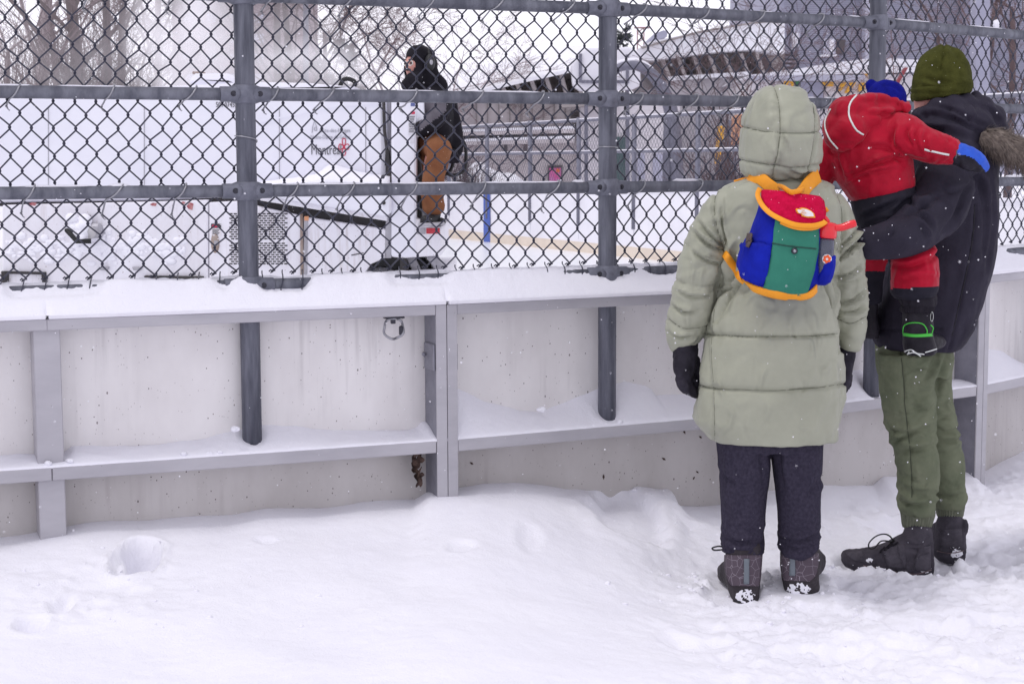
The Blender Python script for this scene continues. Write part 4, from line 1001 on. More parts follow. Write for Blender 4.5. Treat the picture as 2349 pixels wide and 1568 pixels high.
# grey corrugated tower block
YT = 60.
tw = thing('tower_block', W(2060, 395, YT + 6), 'large grey corrugated metal building high behind the child', 'building')
hs('wall', [(1800, -260), (2360, -260), (2360, 400), (1800, 400), (1800, 30), (1790, 20)], YT, YT + 14, METALG, tw)
ba = MB()
for q in range(64):
    y = -40 + q * 4.4; ba.prism(poly([(1801, y), (2359, y), (2359, y + 1.5), (1801, y + 1.5)], YT - .05), YT - .05, YT - .001)
prop(ba.build('corrugation', METALL, tw), kind='stuff')
w_ = hs('window', [(1889, 88), (1917, 86), (1917, 126), (1889, 126)], YT - .15, YT - .06, METALL, tw); hs('pane', [(1903, 91), (1913, 91), (1913, 122), (1903, 122)], YT - .2, YT - .155, FARB, w_); hs('sill', [(1884, 126), (1920, 125), (1920, 129), (1884, 130)], YT - .4, YT - .06, ROOFS, w_)
hs('window', [(1918, 90), (1940, 92), (1936, 124), (1918, 124)], YT - .16, YT - .06, DARKW, tw)
w2 = hs('window', [(1815, 58), (1836, 57), (1836, 115), (1815, 115)], YT - .15, YT - .06, METALL, tw); hs('pane', [(1818, 76), (1833, 76), (1833, 108), (1818, 108)], YT - .2, YT - .155, FARB, w2)
hs('side_wing', [(1985, -200), (2000, -200), (2000, 170), (1985, 170)], YT - .6, YT, METALL, tw)
hs('side_wing', [(2230, -200), (2262, -200), (2262, 300), (2230, 300)], YT - 1.5, YT, METALG, tw)
sw = thing('stair_tower', W(1765, 395, 52), 'white block with dark window band and outside stairs beside the grey tower', 'building')
hs('wall', [(1690, 64), (1790, 60), (1790, 175), (1690, 178)], 52, 56, FARB, sw); hs('window', [(1700, 126), (1788, 124), (1788, 154), (1700, 156)], 51.85, 52, DARKW, sw)
hs('parapet', [(1690, 54), (1786, 50), (1786, 64), (1690, 68)], 51.9, 56, METALL, sw)
hs('balcony', [(1690, 106), (1800, 104), (1800, 112), (1690, 116)], 51.2, 52, STRUT, sw)
for q in range(6): hs('stair_tread', [(1796, 120 + q * 10), (1830, 124 + q * 10), (1830, 127 + q * 10), (1796, 123 + q * 10)], 51, 51.8, LITEG, sw)
hs('stair_post', [(1793, 96), (1797, 96), (1797, 190), (1793, 190)], 51, 51.2, LITEG, sw); hs('stair_post', [(1828, 100), (1832, 100), (1832, 190), (1828, 190)], 51, 51.2, LITEG, sw)
lo = thing('low_building', W(1900, 395, 44), 'low white brick building with snow roof and yellow triangle mural', 'building')
hs('wall', [(1722, 176), (2110, 170), (2110, 420), (1722, 420)], 44, 50, WALLW, lo)
hs('roof', [(1722, 172), (1832, 158), (1900, 146), (1980, 136), (2050, 134), (2110, 138), (2110, 164), (1722, 176)], 43.6, 50, ROOFS, lo)
hs('fascia', [(1722, 174), (1985, 172), (1985, 186), (1722, 185)], 43.5, 43.62, METALL, lo)
YEL = mat('yellow_paint', srgb(238, 178, 52), .6); GRP = mat('green_paint', srgb(66, 130, 84), .6); RDP = mat('red_paint', srgb(150, 66, 74), .6)
for pts in ([(1800, 186), (1812, 186), (1806, 196), (1798, 196)], [(1812, 187), (1824, 187), (1818, 200)], [(1886, 188), (1914, 188), (1912, 198), (1890, 198)], [(1930, 188), (1944, 188), (1930, 208), (1922, 212)], [(1950, 190), (1964, 189), (1946, 214), (1938, 214)], [(1972, 190), (1990, 190), (1982, 206), (1968, 212)], [(1982, 154), (1994, 152), (1990, 176), (1984, 176)]):
    hs('mural_triangle', pts, 43.9, 44 - .02, YEL, lo)
hs('mural_triangle', [(1824, 186), (1834, 186), (1832, 200), (1825, 200)], 43.9, 43.98, GRP, lo)
hs('grey_mural', [(1836, 188), (1884, 188), (1892, 230), (1842, 230)], 43.9, 43.98, METALG, lo)
pg = thing('slide', W(1660, 400, 35), 'yellow playground slide standing beyond the far fence', 'slide')
hs('chute', [(1652, 288), (1664, 290), (1656, 344), (1652, 376), (1645, 376), (1648, 330)], 35, 35.5, YEL, pg, bevel=.03)
hs('post', [(1672, 276), (1677, 276), (1677, 400), (1672, 400)], 35.2, 35.35, LITEG, pg)
wd = thing('playground_tower', W(1694, 400, 36), 'orange wooden play tower beside the yellow slide', 'play tower')
hs('roof', [(1694, 262), (1712, 262), (1712, 330), (1680, 334)], 36, 37, mat('orange_wood', srgb(214, 158, 122), .7, col2=srgb(190, 134, 100), nscale=5), wd, bevel=.03)
hs('post', [(1684, 330), (1690, 330), (1690, 410), (1684, 410)], 36.3, 36.5, LITEG, wd)
rb = thing('red_beam', W(2068, 175, 40), 'red slanting beam between the fence post and the olive hat', 'beam')
hs('beam', [(2054, 193), (2062, 193), (2084, 155), (2076, 155)], 40, 40.2, RDP, rb, bevel=.02)
hs('mast', [(2056, 193), (2062, 193), (2062, 400), (2056, 400)], 40, 40.2, LITEG, rb)
# radio mast with guys
ms = thing('lattice_mast', W(1470, 300, 75), 'thin red and white lattice mast far behind the hall roof', 'mast')
mm = MB()
for x in (1462, 1477): mm.tube([W(x, 64, 75), W(x, 300, 75)], .03, 4)
for q in range(14): mm.tube([W(1462 if q % 2 else 1477, 64 + q * 12, 75), W(1477 if q % 2 else 1462, 76 + q * 12, 75)], .022, 4)
mm.tube([W(1455, 64, 75), W(1490, 64, 75)], .04, 4); mm.build('lattice', mat('mast_red', srgb(176, 142, 144), .7), ms)
# lamp post left, brick building in the steam, tall post right
lp = thing('lamp_post', W(702, 395, 40), 'tall plain grey lamp post beyond the resurfacer', 'lamp post')
MB().tube([W(702, 420, 40), W(701, -160, 40)], [.075, .06], 10).build('pole', LITEG, lp)
a_ = MB().tube([W(701, -160, 40), W(690, -176, 40), W(660, -180, 40)], [.05, .04, .04], 8).build('arm', LITEG, lp)
MB().ball(W(652, -178, 40), (.35, .15, .08), 12, 6).build('lamp_head', GRYM, lp)
bb = thing('brick_block', W(480, 395, 78), 'hazy pinkish brick block behind the steam', 'building')
hs('wall', [(395, -300), (631, -300), (631, 400), (395, 400)], 78, 95, BRK, bb)
for r_ in range(7):
    for c in range(4):
        x = 420 + c * 54; y = -60 + r_ * 46; hs('window', [(x, y), (x + 22, y), (x + 22, y + 20), (x, y + 20)], 77.9, 78, METALL, bb)
tp = thing('grey_column', W(2258, 395, 33), 'square grey column standing among the dark trees behind the black jacket', 'column')
hs('shaft', [(2238, -260), (2272, -260), (2272, 420), (2238, 420)], 33, 33.4, METALG, tp, bevel=.02)
MB().ball(W(2286, 56, 33), .09, 12, 8).build('lamp_globe', FARB, tp)
# snow piles by the far boards
def pile(label, px, Y, w_, h, seed):
    b = W(px, 395, Y); n = 26; V = []; Q = []
    for i in range(n):
        for j in range(n):
            x = (i / (n - 1) * 2 - 1) * w_; y = (j / (n - 1) * 2 - 1) * w_ * .7; e = math.hypot(x / w_, y / (w_ * .7))
            z = h * max(0, 1 - e ** 1.6) * (1 + .3 * mn.noise((x * 1.6, y * 1.6, seed))) - .05 + ZI
            V.append((b.x + x, Y + y, z))
    for i in range(n - 1):
        for j in range(n - 1): k = i * n + j; Q.append((k, k + n, k + n + 1, k + 1))
    prop(npmesh('snow_pile', V, Q, SNOW), label, 'snow pile', kind='stuff')
pile('ploughed snow pile beyond the far fence right of the driver', 1120, 38, 2.2, 1.5, 1)
pile('low ploughed snow bank beyond the far fence', 1000, 40, 3.0, 1.1, 2)
for q, (px, Y) in enumerate(((150, 33), (330, 34), (520, 36))): pile('snow bank at the foot of the trees behind the resurfacer', px, Y, 3.5, 1.1, 5 + q)
# exhaust steam: two soft volumes
def steam(name, c, r, dens, seed, label):
    mb = MB().ball((0, 0, 0), (1, 1, 1), 24, 14); o = mb.build(name, [], org=(0, 0, 0))
    o.location = c; o.scale = r
    m = bpy.data.materials.new(name); m.use_nodes = True; nt = m.node_tree; N = nt.nodes; L = nt.links
    N.remove(N['Principled BSDF']); v = N.new('ShaderNodeVolumePrincipled'); v.inputs['Color'].default_value = (1, .985, 1, 1); v.inputs['Anisotropy'].default_value = 0
    tc = N.new('ShaderNodeTexCoord'); ln = N.new('ShaderNodeVectorMath'); ln.operation = 'LENGTH'; L.new(tc.outputs['Object'], ln.inputs[0])
    n = N.new('ShaderNodeTexNoise'); n.inputs['Scale'].default_value = 1.8; n.inputs['Detail'].default_value = 5; ad = N.new('ShaderNodeVectorMath'); ad.operation = 'ADD'; ad.inputs[1].default_value = (seed, seed * .7, 0); L.new(tc.outputs['Object'], ad.inputs[0]); L.new(ad.outputs[0], n.inputs['Vector'])
    r1 = N.new('ShaderNodeMapRange'); r1.inputs['From Min'].default_value = 1.0; r1.inputs['From Max'].default_value = .15; L.new(ln.outputs['Value'], r1.inputs[0])
    r2 = N.new('ShaderNodeMapRange'); r2.inputs['From Min'].default_value = .36; r2.inputs['From Max'].default_value = .7; L.new(n.outputs['Fac'], r2.inputs[0])
    mu = N.new('ShaderNodeMath'); mu.operation = 'MULTIPLY'; L.new(r1.outputs[0], mu.inputs[0]); L.new(r2.outputs[0], mu.inputs[1])
    m2 = N.new('ShaderNodeMath'); m2.operation = 'MULTIPLY'; m2.inputs[1].default_value = dens; L.new(mu.outputs[0], m2.inputs[0]); L.new(m2.outputs[0], v.inputs['Density'])
    L.new(v.outputs[0], N['Material Output'].inputs['Volume'])
    o.data.materials.append(m)
    prop(o, label, 'steam', kind='stuff')
c_ = W(425, 60, 20); steam('steam', c_, (.8, .9, 1.3), 4.2, 3.1, 'white exhaust steam drifting above the resurfacer')
c_ = W(170, 110, 25); steam('steam', c_, (2.6, 2.0, 1.9), .2, 5.9, 'pale mist thinning out over the tree trunks beside the steam')
c_ = W(560, 120, 22); steam('steam', c_, (1.7, 1.8, 1.0), .7, 7.3, 'thin steam trailing past the first tall fence post')
c_ = W(720, 165, 21); steam('steam', c_, (1.2, 1.5, .5), 1.2, 9.3, 'wisps of steam low over the resurfacer roof')
# ---------------------------------------------------------------- tools for figures
from mathutils.bvhtree import BVHTree
CMN = np.array(CM); EYN = np.array(EYE)
def pix(co_):
    q = (np.asarray(co_) - EYN) @ CMN
    return CX + F * q[:, 0] / -q[:, 2], CY - F * q[:, 1] / -q[:, 2]
def spow(c, e): return math.copysign(abs(c) ** (2 / e), c)
def ring(xl, xr, py, Y, tf, tb, n=28, e=2.3, yl=None, yr=None):
    """horizontal body section: photo columns xl..xr at photo row py, tf thick towards the camera and tb away"""
    a = W(xl, py if yl is None else yl, Y); b = W(xr, py if yr is None else yr, Y); c = (a + b) / 2; h = (b - a) / 2
    out = []
    for j in range(n):
        t = 2 * math.pi * j / n; s_ = spow(math.sin(t), e)
        out.append(c + h * spow(math.cos(t), e) + Vector((0, s_ * (tb if s_ > 0 else tf), 0)))
    return out
def limb(mb, pts, n=20, flat=1.0, sub=4):
    """smooth limb through photo points (px, py, Y, radius in photo px)"""
    P = [W(p[0], p[1], p[2]) for p in pts]; R_ = [p[3] / S(p[2]) for p in pts]
    C = catmull(P, sub); RR = catmull([(r, 0, 0) for r in R_], sub); k = len(C)
    vs = []; RG = []
    x = None
    for i in range(k):
        t = (C[min(i + 1, k - 1)] - C[max(i - 1, 0)]).normalized()
        if x is None: x, y = frame_of(t)
        x = (x - t * x.dot(t)).normalized(); y = t.cross(x)
        RG.append([C[i] + (x * math.cos(2 * math.pi * j / n) + y * math.sin(2 * math.pi * j / n)) * RR[i].x for j in range(n)])
    # rounded ends
    def cap(c, t, r, rg):
        return [[c + t * r * .45 * math.sin(a) + (p - c) * math.cos(a) for p in rg] for a in (.5, 1.0, 1.35)]
    t0 = (C[0] - C[1]).normalized(); t1 = (C[-1] - C[-2]).normalized()
    RG = cap(C[0], t0, RR[0].x, RG[0])[::-1] + RG + cap(C[-1], t1, RR[-1].x, RG[-1])
    return mb.rings(RG)
def segdist(px, py, pts):
    d = np.full(len(px), 1e9)
    for (x0, y0), (x1, y1) in zip(pts[:-1], pts[1:]):
        dx, dy = x1 - x0, y1 - y0; t = np.clip(((px - x0) * dx + (py - y0) * dy) / (dx * dx + dy * dy + 1e-9), 0, 1)
        d = np.minimum(d, np.hypot(px - x0 - t * dx, py - y0 - t * dy))
    return d
def smoothpts(pts, n=6): return [(q.x, q.y) for q in catmull([(p[0], p[1], 0) for p in pts], n)]
def seam(px, py, pts, w=4.0, depth=.009, puff=.006, pw=22.):
    d = segdist(px, py, smoothpts(pts))
    return -depth * np.exp(-(d / w) ** 2) + puff * np.exp(-((d - pw * .8) / pw) ** 2)
def pucker(P, px, py, pts, amp=.004, reach=20., along=60., across=9., off=0.):
    d = segdist(px, py, smoothpts(pts))
    return amp * np.exp(-(d / reach) ** 2) * nz(P, along, along * .6, across, off)
def fold(px, py, pts, w=6., depth=.01, lip=.006, side=1):
    """soft drag fold: a crease with a raised lip along one side, fading at its ends"""
    q = smoothpts(pts); d = np.full(len(px), 1e9); tt = np.zeros(len(px)); sg = np.zeros(len(px)); k = len(q) - 1
    for i, ((x0, y0), (x1, y1)) in enumerate(zip(q[:-1], q[1:])):
        dx, dy = x1 - x0, y1 - y0; L2 = dx * dx + dy * dy + 1e-9; t = np.clip(((px - x0) * dx + (py - y0) * dy) / L2, 0, 1)
        dd = np.hypot(px - x0 - t * dx, py - y0 - t * dy); m = dd < d
        d = np.where(m, dd, d); tt = np.where(m, (i + t) / k, tt); sg = np.where(m, np.sign((px - x0) * dy - (py - y0) * dx), sg)
    e = np.sin(np.pi * np.clip(tt, 0.02, .98)) ** .6
    s_ = d * sg * side
    depth *= 1.3; lip *= 1.3; w *= .9
    return e * (-depth * np.exp(-(s_ / w) ** 2) + lip * np.exp(-((s_ - w * 1.9) / (w * 1.3)) ** 2))
class Surf:
    def __init__(s, *objs):
        V = []; Q = []
        for o in objs:
            b = len(V); me = o.data; off = ORG[o.name]
            V += [v.co + off for v in me.vertices]; Q += [tuple(i + b for i in p.vertices) for p in me.polygons]
        s.t = BVHTree.FromPolygons(V, Q)
    def __call__(s, px, py, lift=0.):
        d = (CM @ Vector(((px - CX) / F, -(py - CY) / F, -1.))).normalized()
        h = s.t.ray_cast(EYE, d)
        if h[0] is None:
            # off the silhouette: nearest point to the sight line at the figure's distance
            best = None
            for dist in np.arange(5.0, 6.3, .08):
                r = s.t.find_nearest(EYE + d * dist)
                if r[0] is not None and (best is None or r[3] < best[3]): best = r
            h = best
        n = h[1]; 
        if n.dot(d) > 0: n = -n
        return h[0] + n * lift
def line_on(sf, pts, r, name, m, parent, lift=.002, sub=6, n=6):
    P = [sf(x, y, lift) for x, y in smoothpts(pts, sub)]
    return MB().tube(P, r, n).build(name, m, parent)
def patch(sf, Lp, Rp, nu, lift, th, name, mats, parent, sub=4, bulge=0., disp=None):
    """cloth piece laid on a surface: left and right edges in photo points"""
    A = smoothpts(Lp, sub); B = smoothpts(Rp, sub); nv = len(A); V = []; BK = []
    for i in range(nv):
        for j in range(nu + 1):
            t = j / nu; x = A[i][0] + (B[i][0] - A[i][0]) * t; y = A[i][1] + (B[i][1] - A[i][1]) * t
            bl = bulge * math.sin(math.pi * t) ** .5 * math.sin(math.pi * min(1, max(0, i / (nv - 1)))) ** .5 if bulge else 0
            if disp: bl += disp(x, y)
            p = sf(x, y, lift + bl)
            V.append(p); BK.append(sf(x, y, lift - th))
    w_ = nu + 1; n0 = len(V); Q = []
    for i in range(nv - 1):
        for j in range(nu):
            k = i * w_ + j; Q.append((k, k + 1, k + w_ + 1, k + w_)); Q.append((n0 + k, n0 + k + w_, n0 + k + w_ + 1, n0 + k + 1))
    bd = [j for j in range(w_)] + [i * w_ + nu for i in range(1, nv)] + [(nv - 1) * w_ + j for j in range(nu - 1, -1, -1)] + [i * w_ for i in range(nv - 2, 0, -1)]
    for a, b in zip(bd, bd[1:] + bd[:1]): Q.append((a, a + n0, b + n0, b))
    return npmesh(name, [tuple(p) for p in V + BK], Q, mats, parent)
def ribbon(pts, wd, th, up, name, m, parent, sub=6):
    """flat strap through world points, width along 'up'-perpendicular direction given per point"""
    P = catmull(pts, sub); U = catmull(up, sub); RG = []
    for i, p in enumerate(P):
        t = (P[min(i + 1, len(P) - 1)] - P[max(i - 1, 0)]).normalized(); u = U[i].normalized(); u = (u - t * u.dot(t)).normalized(); n = t.cross(u)
        RG.append([p + u * a * wd + n * b * th for a, b in ((-1, -.6), (-.9, -1), (.9, -1), (1, -.6), (1, .6), (.9, 1), (-.9, 1), (-1, .6))])
    return MB().rings(RG).build(name, m, parent)
SKIN = mat('skin', srgb(214, 160, 146), .5, col2=srgb(204, 142, 132), nscale=20, sss=.15)
HAIR = mat('dark_hair', srgb(48, 38, 36), .6)
# ---------------------------------------------------------------- person in the sage green parka
SAGE = mat('sage_nylon', srgb(163, 165, 146), .5, col2=srgb(151, 153, 135), nscale=5, sheen=.12, bump=.25, bscale=30, bump2=(.10, 420, (1, 1, 1)), spec=.42, wrinkle=(1.0, 15, (1, 1, .7)))
YG = 5.48
wo = thing('person', W(1768, 1392, 5.46), 'person seen from behind in a sage green quilted parka with hood up and charcoal trousers', 'person')
wo.location.z = 0; ORG[wo.name] = wo.location.copy()
# head and neck inside the hood, face turned to the rink
bd = MB(); hc = W(1787, 300, YG + .05)
bd.ball(hc, (.075, .098, .118), 20, 14); bd.ball(hc + Vector((0, .096, -.012)), (.014, .02, .018), 8, 6)
bd.ball(hc + Vector((0, .085, -.055)), (.026, .014, .008), 8, 6)
for s_ in (-1, 1): bd.ball(hc + Vector((s_ * .033, .082, .012)), (.014, .012, .009), 8, 6)
limb(bd, [(1788, 370, YG + .03, 32), (1788, 430, YG, 34), (1788, 520, YG, 70), (1788, 700, YG, 75)])
bme = fuse(bd, .012, 2); put(bme, 'body', [SKIN], wo)
m = MB()
T = [(402, 1728, 1848, .07, .07), (410, 1704, 1872, .09, .08), (419, 1680, 1894, .11, .10), (434, 1660, 1914, .13, .11), (470, 1648, 1930, .15, .13), (520, 1648, 1928, .165, .15), (600, 1658, 1915, .165, .165), (660, 1653, 1910, .165, .17),
     (720, 1635, 1914, .175, .175), (770, 1621, 1921, .18, .18), (830, 1611, 1926, .182, .18), (888, 1602, 1929, .18, .18), (935, 1593, 1927, .18, .178), (960, 1588, 1925, .178, .175), (984, 1608, 1922, .172, .17), (1006, 1636, 1918, .166, .165)]
m.rings([ring(a, b, y, YG, tf, tb) for y, a, b, tf, tb in T])
limb(m, [(1690, 462, YG - .01, 36), (1662, 482, YG - .01, 42), (1634, 530, YG - .01, 47), (1613, 600, YG - .01, 51), (1593, 676, YG - .01, 48), (1577, 738, YG + .0, 45), (1568, 780, YG + .02, 38), (1572, 792, YG + .02, 32)], sub=5)
limb(m, [(1880, 462, YG + .02, 34), (1903, 482, YG + .02, 40), (1921, 530, YG + .02, 44), (1933, 600, YG + .02, 46), (1945, 676, YG + .03, 42), (1950, 738, YG + .03, 36), (1953, 785, YG + .04, 27), (1953, 797, YG + .04, 23)], sub=5)
HS = [[(1612, 766), (1700, 771), (1770, 772), (1860, 771), (1926, 764)], [(1596, 882), (1640, 890), (1700, 893), (1780, 895), (1860, 890), (1934, 880)]]
SS = [[(1548, 640), (1580, 652), (1625, 655), (1662, 646)], [(1534, 730), (1565, 752), (1600, 752), (1625, 745)], [(1907, 640), (1945, 648), (1985, 632)], [(1917, 728), (1950, 742), (1986, 726)],
      [(1575, 560), (1610, 580), (1640, 590), (1668, 596)], [(1912, 575), (1940, 576), (1975, 552)]]
VS = [[(1640, 1006), (1638, 900), (1632, 800), (1640, 700), (1652, 650)], [(1926, 1000), (1924, 900), (1921, 800), (1912, 700), (1904, 655)]]
AH = [[(1645, 432), (1638, 480), (1650, 540), (1668, 590)], [(1915, 436), (1930, 480), (1930, 530), (1920, 575)]]
def parka_disp(P, Nn):
    px, py = pix(P); bk = (Nn[:, 1] < .4).astype(float) * .8 + .2
    d = np.zeros(len(P)); arm = ((px < 1640 - (py - 640) * .12) & (py > 470)) | ((px > 1912) & (py > 520) & (py < 810))
    arm = arm.astype(float)
    for s_ in HS: d += (1 - arm) * (seam(px, py, s_, 2.7, .016, .010, 34) + pucker(P, px, py, s_, .0045, 26, 48, 7, 2.))
    for s_ in SS: d += arm * (seam(px, py, s_, 2.2, .006, .004, 26) + pucker(P, px, py, s_, .005, 26, 40, 10, 5.))
    for s_ in VS: d += (1 - arm) * (seam(px, py, s_, 2.6, .006, .003, 14) + pucker(P, px, py, s_, .003, 14, 10, 50, 1.))
    for s_ in AH: d += bk * (seam(px, py, s_, 3.5, .010, .007, 18) + pucker(P, px, py, s_, .005, 26, 20, 34, 6.))
    # waist gather under the pack
    wz = np.exp(-((py - 655) / 22) ** 2) * (1 - arm); d += wz * (-.016 + .009 * nz(P, 30, 30, 6, 3.))
    d += .007 * np.exp(-((py - 600) / 60) ** 2) * (1 - arm) * ridge(nz(P, 16, 16, 4, 9.)) * ((px < 1710) | (px > 1890))
    # sleeve folds
    q = P.copy(); q[:, 2] += (P[:, 0] - 1.0) * np.where(px < 1780, -.35, .35)
    wr = ridge(nz(q, 7, 7, 24, 4.)); elb = np.exp(-((py - 640) / 110) ** 2)
    d += arm * (.005 * (wr - .5) * elb + .004 * nz(q, 12, 12, 44, 8.) + .003 * ridge(nz(q, 16, 16, 60, 2.)) * elb)
    d += .004 * nz(P, 7, 7, 9, 1.) + .0022 * nz(P, 26, 26, 18, 7.) + .003 * ridge(nz(P, 13, 13, 6, 12.)) * (1 - arm) * (py > 680)
    # drag folds
    for pts, w_, dp in (([(1590, 530), (1625, 560), (1662, 575)], 6, .012), ([(1582, 572), (1620, 596), (1655, 604)], 5, .009), ([(1600, 505), (1640, 552), (1668, 566)], 5, .009), ([(1556, 668), (1590, 680), (1632, 676)], 5, .008),
                        ([(1540, 700), (1570, 716), (1605, 712)], 5, .008), ([(1538, 760), (1560, 772), (1600, 768)], 5, .009), ([(1980, 545), (1950, 572), (1920, 596)], 5, .011), ([(1972, 520), (1948, 548), (1926, 566)], 5, .010),
                        ([(1984, 664), (1955, 690), (1920, 696)], 5, .009), ([(1985, 700), (1960, 716), (1925, 716)], 5, .009), ([(1975, 610), (1945, 630), (1910, 636)], 5, .008),
                        ([(1665, 660), (1680, 620), (1692, 560)], 6, .012), ([(1650, 740), (1668, 690), (1690, 640)], 6, .010), ([(1655, 470), (1660, 520), (1690, 600)], 5, .008), ([(1900, 640), (1906, 680), (1910, 720)], 5, .009),
                        ([(1645, 700), (1660, 668), (1690, 652)], 5, .009)):
        d += fold(px, py, pts, w_ * .8, dp * 1.7, dp * 1.2)
    # underside gap between sleeve and body
    return d
pk = fuse(m, .0068, 2, parka_disp); pko = put(pk, 'parka', [SAGE], wo)
# hood
h = MB()
H = [(197, 1776, 1800, .03, .03), (202, 1748, 1832, .07, .06), (213, 1732, 1850, .098, .085), (238, 1717, 1864, .125, .115), (270, 1707, 1873, .142, .13), (305, 1702, 1876, .15, .135), (340, 1700, 1879, .15, .135), (372, 1698, 1878, .145, .13), (392, 1702, 1873, .132, .12), (405, 1712, 1862, .11, .10), (417, 1724, 1850, .09, .085), (430, 1730, 1844, .08, .08)]
h.rings([ring(a, b, y, YG, tf, tb, e=2.15) for y, a, b, tf, tb in H])
HH = [[(1700, 290), (1745, 300), (1790, 304), (1832, 306), (1880, 302)], [(1694, 366), (1740, 374), (1786, 380), (1830, 384), (1884, 376)]]
HV = [[(1772, 190), (1786, 235), (1789, 300), (1784, 350), (1776, 380), (1770, 425)], [(1852, 205), (1866, 250), (1868, 300), (1862, 350), (1852, 390), (1838, 420)]]
def hood_disp(P, Nn):
    px, py = pix(P); d = np.zeros(len(P))
    for s_ in HH: d += seam(px, py, s_, 2.2, .009, .005, 24) + pucker(P, px, py, s_, .0045, 22, 46, 8, 3.)
    for s_ in HV: d += seam(px, py, s_, 2.0, .008, .004, 16) + pucker(P, px, py, s_, .0045, 18, 9, 46, 4.)
    d += .003 * nz(P, 14, 14, 14, 1.) + .0016 * nz(P, 40, 40, 26, 2.) - .010 * g(py - 414, 5) + .006 * nz(P, 36, 36, 10, 5.) * g(py - 414, 22)
    for pts, w_, dp in (([(1720, 402), (1760, 412), (1800, 414)], 4, .008), ([(1862, 392), (1835, 410), (1810, 408)], 4, .008), ([(1790, 310), (1800, 330), (1806, 352)], 4, .005), ([(1800, 384), (1830, 398), (1850, 396)], 4, .006)): d += fold(px, py, pts, w_, dp)
    return d
hdo = put(fuse(h, .006, 2, hood_disp), 'hood', [SAGE], wo)
STI = mat('sage_thread', srgb(118, 120, 105), .8)
sfp = Surf(pko); sfh = Surf(hdo)
for s_ in HS + VS[:1] + AH + SS[1:2] + SS[3:4]: line_on(sfp, s_, .0013, 'seam_thread', STI, pko, -.0002, 8, 5)
for s_ in ([(1700, 290), (1745, 300), (1790, 304), (1832, 306), (1874, 302)], [(1699, 366), (1740, 374), (1786, 380), (1830, 384), (1874, 376)], [(1776, 203), (1786, 235), (1789, 300), (1784, 350), (1776, 380), (1772, 415)], [(1852, 212), (1866, 250), (1868, 300), (1862, 350), (1852, 390)]): line_on(sfh, s_, .0013, 'seam_thread', STI, hdo, -.0002, 8, 5)
# trousers
TRS = mat('charcoal_jersey', srgb(62, 58, 72), .85, col2=srgb(48, 45, 58), nscale=90, spec=.08, bump=.2, bscale=60, wrinkle=(.5, 12, (1, 1, .6)), specks=[(150, .1, srgb(96, 92, 108), (1, 1, 1), .12)])
t = MB()
YT_ = 5.47
t.rings([ring(a, b, y, YT_, .12, .12) for y, a, b in ((930, 1640, 1890), (985, 1640, 1890), (1010, 1643, 1889), (1028, 1646, 1888))])
t.rings([ring(a, b, y, YT_, w_, w_, n=24, e=2.2) for y, a, b, w_ in ((990, 1646, 1768, .10), (1030, 1646, 1764, .10), (1070, 1650, 1760, .098), (1110, 1653, 1757, .092), (1150, 1655, 1756, .088), (1200, 1655, 1755, .085), (1236, 1653, 1753, .083), (1256, 1656, 1752, .08), (1270, 1664, 1748, .074), (1276, 1672, 1742, .066))])
t.rings([ring(a, b, y, YT_, w_, w_, n=24, e=2.2) for y, a, b, w_ in ((990, 1768, 1888, .10), (1030, 1769, 1888, .10), (1070, 1774, 1884, .098), (1110, 1779, 1880, .092), (1150, 1783, 1880, .088), (1200, 1784, 1881, .085), (1236, 1786, 1881, .083), (1252, 1787, 1878, .08), (1266, 1790, 1872, .074), (1273, 1796, 1866, .066))])
def trs_disp(P, Nn):
    px, py = pix(P); d = .004 * nz(P, 9, 9, 6, 2.) + .002 * nz(P, 30, 30, 20, 4.)
    k = sm(py, 1180, 1245); d += k * (.010 * (ridge(nz(P, 8, 8, 30, 3.)) - .55) + .004 * nz(P, 20, 20, 40, 5.))
    d += .006 * (ridge(nz(P, 12, 12, 3, 8.)) - .5) * (1 - k)
    for pts, w_, dp in (([(1652, 1075), (1668, 1098), (1690, 1108)], 5, .009), ([(1886, 1090), (1866, 1120), (1850, 1140)], 5, .007), ([(1740, 1030), (1750, 1080), (1748, 1130)], 6, .006), ([(1790, 1030), (1792, 1080), (1800, 1130)], 6, .006), ([(1655, 1230), (1690, 1244), (1740, 1238)], 5, .01), ([(1785, 1230), (1830, 1242), (1878, 1228)], 5, .01), ([(1660, 1256), (1700, 1264), (1745, 1256)], 4, .008), ([(1795, 1250), (1830, 1258), (1870, 1250)], 4, .008)): d += fold(px, py, pts, w_, dp)
    return d
put(fuse(t, .0085, 2, trs_disp), 'trousers', [TRS], wo)
# boots
BOOT = mat('black_boot', srgb(50, 46, 50), .6, col2=srgb(66, 61, 65), nscale=14, bump=.3, bscale=70, spec=.15)
MAUVE = mat('mauve_shaft', srgb(88, 78, 87), .65, bump=.15, bscale=90, spec=.15)
def add_hex(m, col):
    nt = m.node_tree; N = nt.nodes; L = nt.links; b = N['Principled BSDF']; tc = N.new('ShaderNodeTexCoord')
    v = N.new('ShaderNodeTexVoronoi'); v.feature = 'DISTANCE_TO_EDGE'; v.inputs['Scale'].default_value = 36; v.inputs['Randomness'].default_value = .7; L.new(tc.outputs['Object'], v.inputs['Vector'])
    lt = N.new('ShaderNodeMath'); lt.operation = 'LESS_THAN'; lt.inputs[1].default_value = .016; L.new(v.outputs['Distance'], lt.inputs[0])
    mx = N.new('ShaderNodeMix'); mx.data_type = 'RGBA'; mx.inputs['A'].default_value = b.inputs['Base Color'].default_value; mx.inputs['B'].default_value = (*col, 1); L.new(lt.outputs[0], mx.inputs['Factor']); L.new(mx.outputs['Result'], b.inputs['Base Color'])
add_hex(MAUVE, srgb(138, 130, 139))
TAB = mat('grey_webbing', srgb(108, 116, 124), .6, bump=.3, bscale=300)
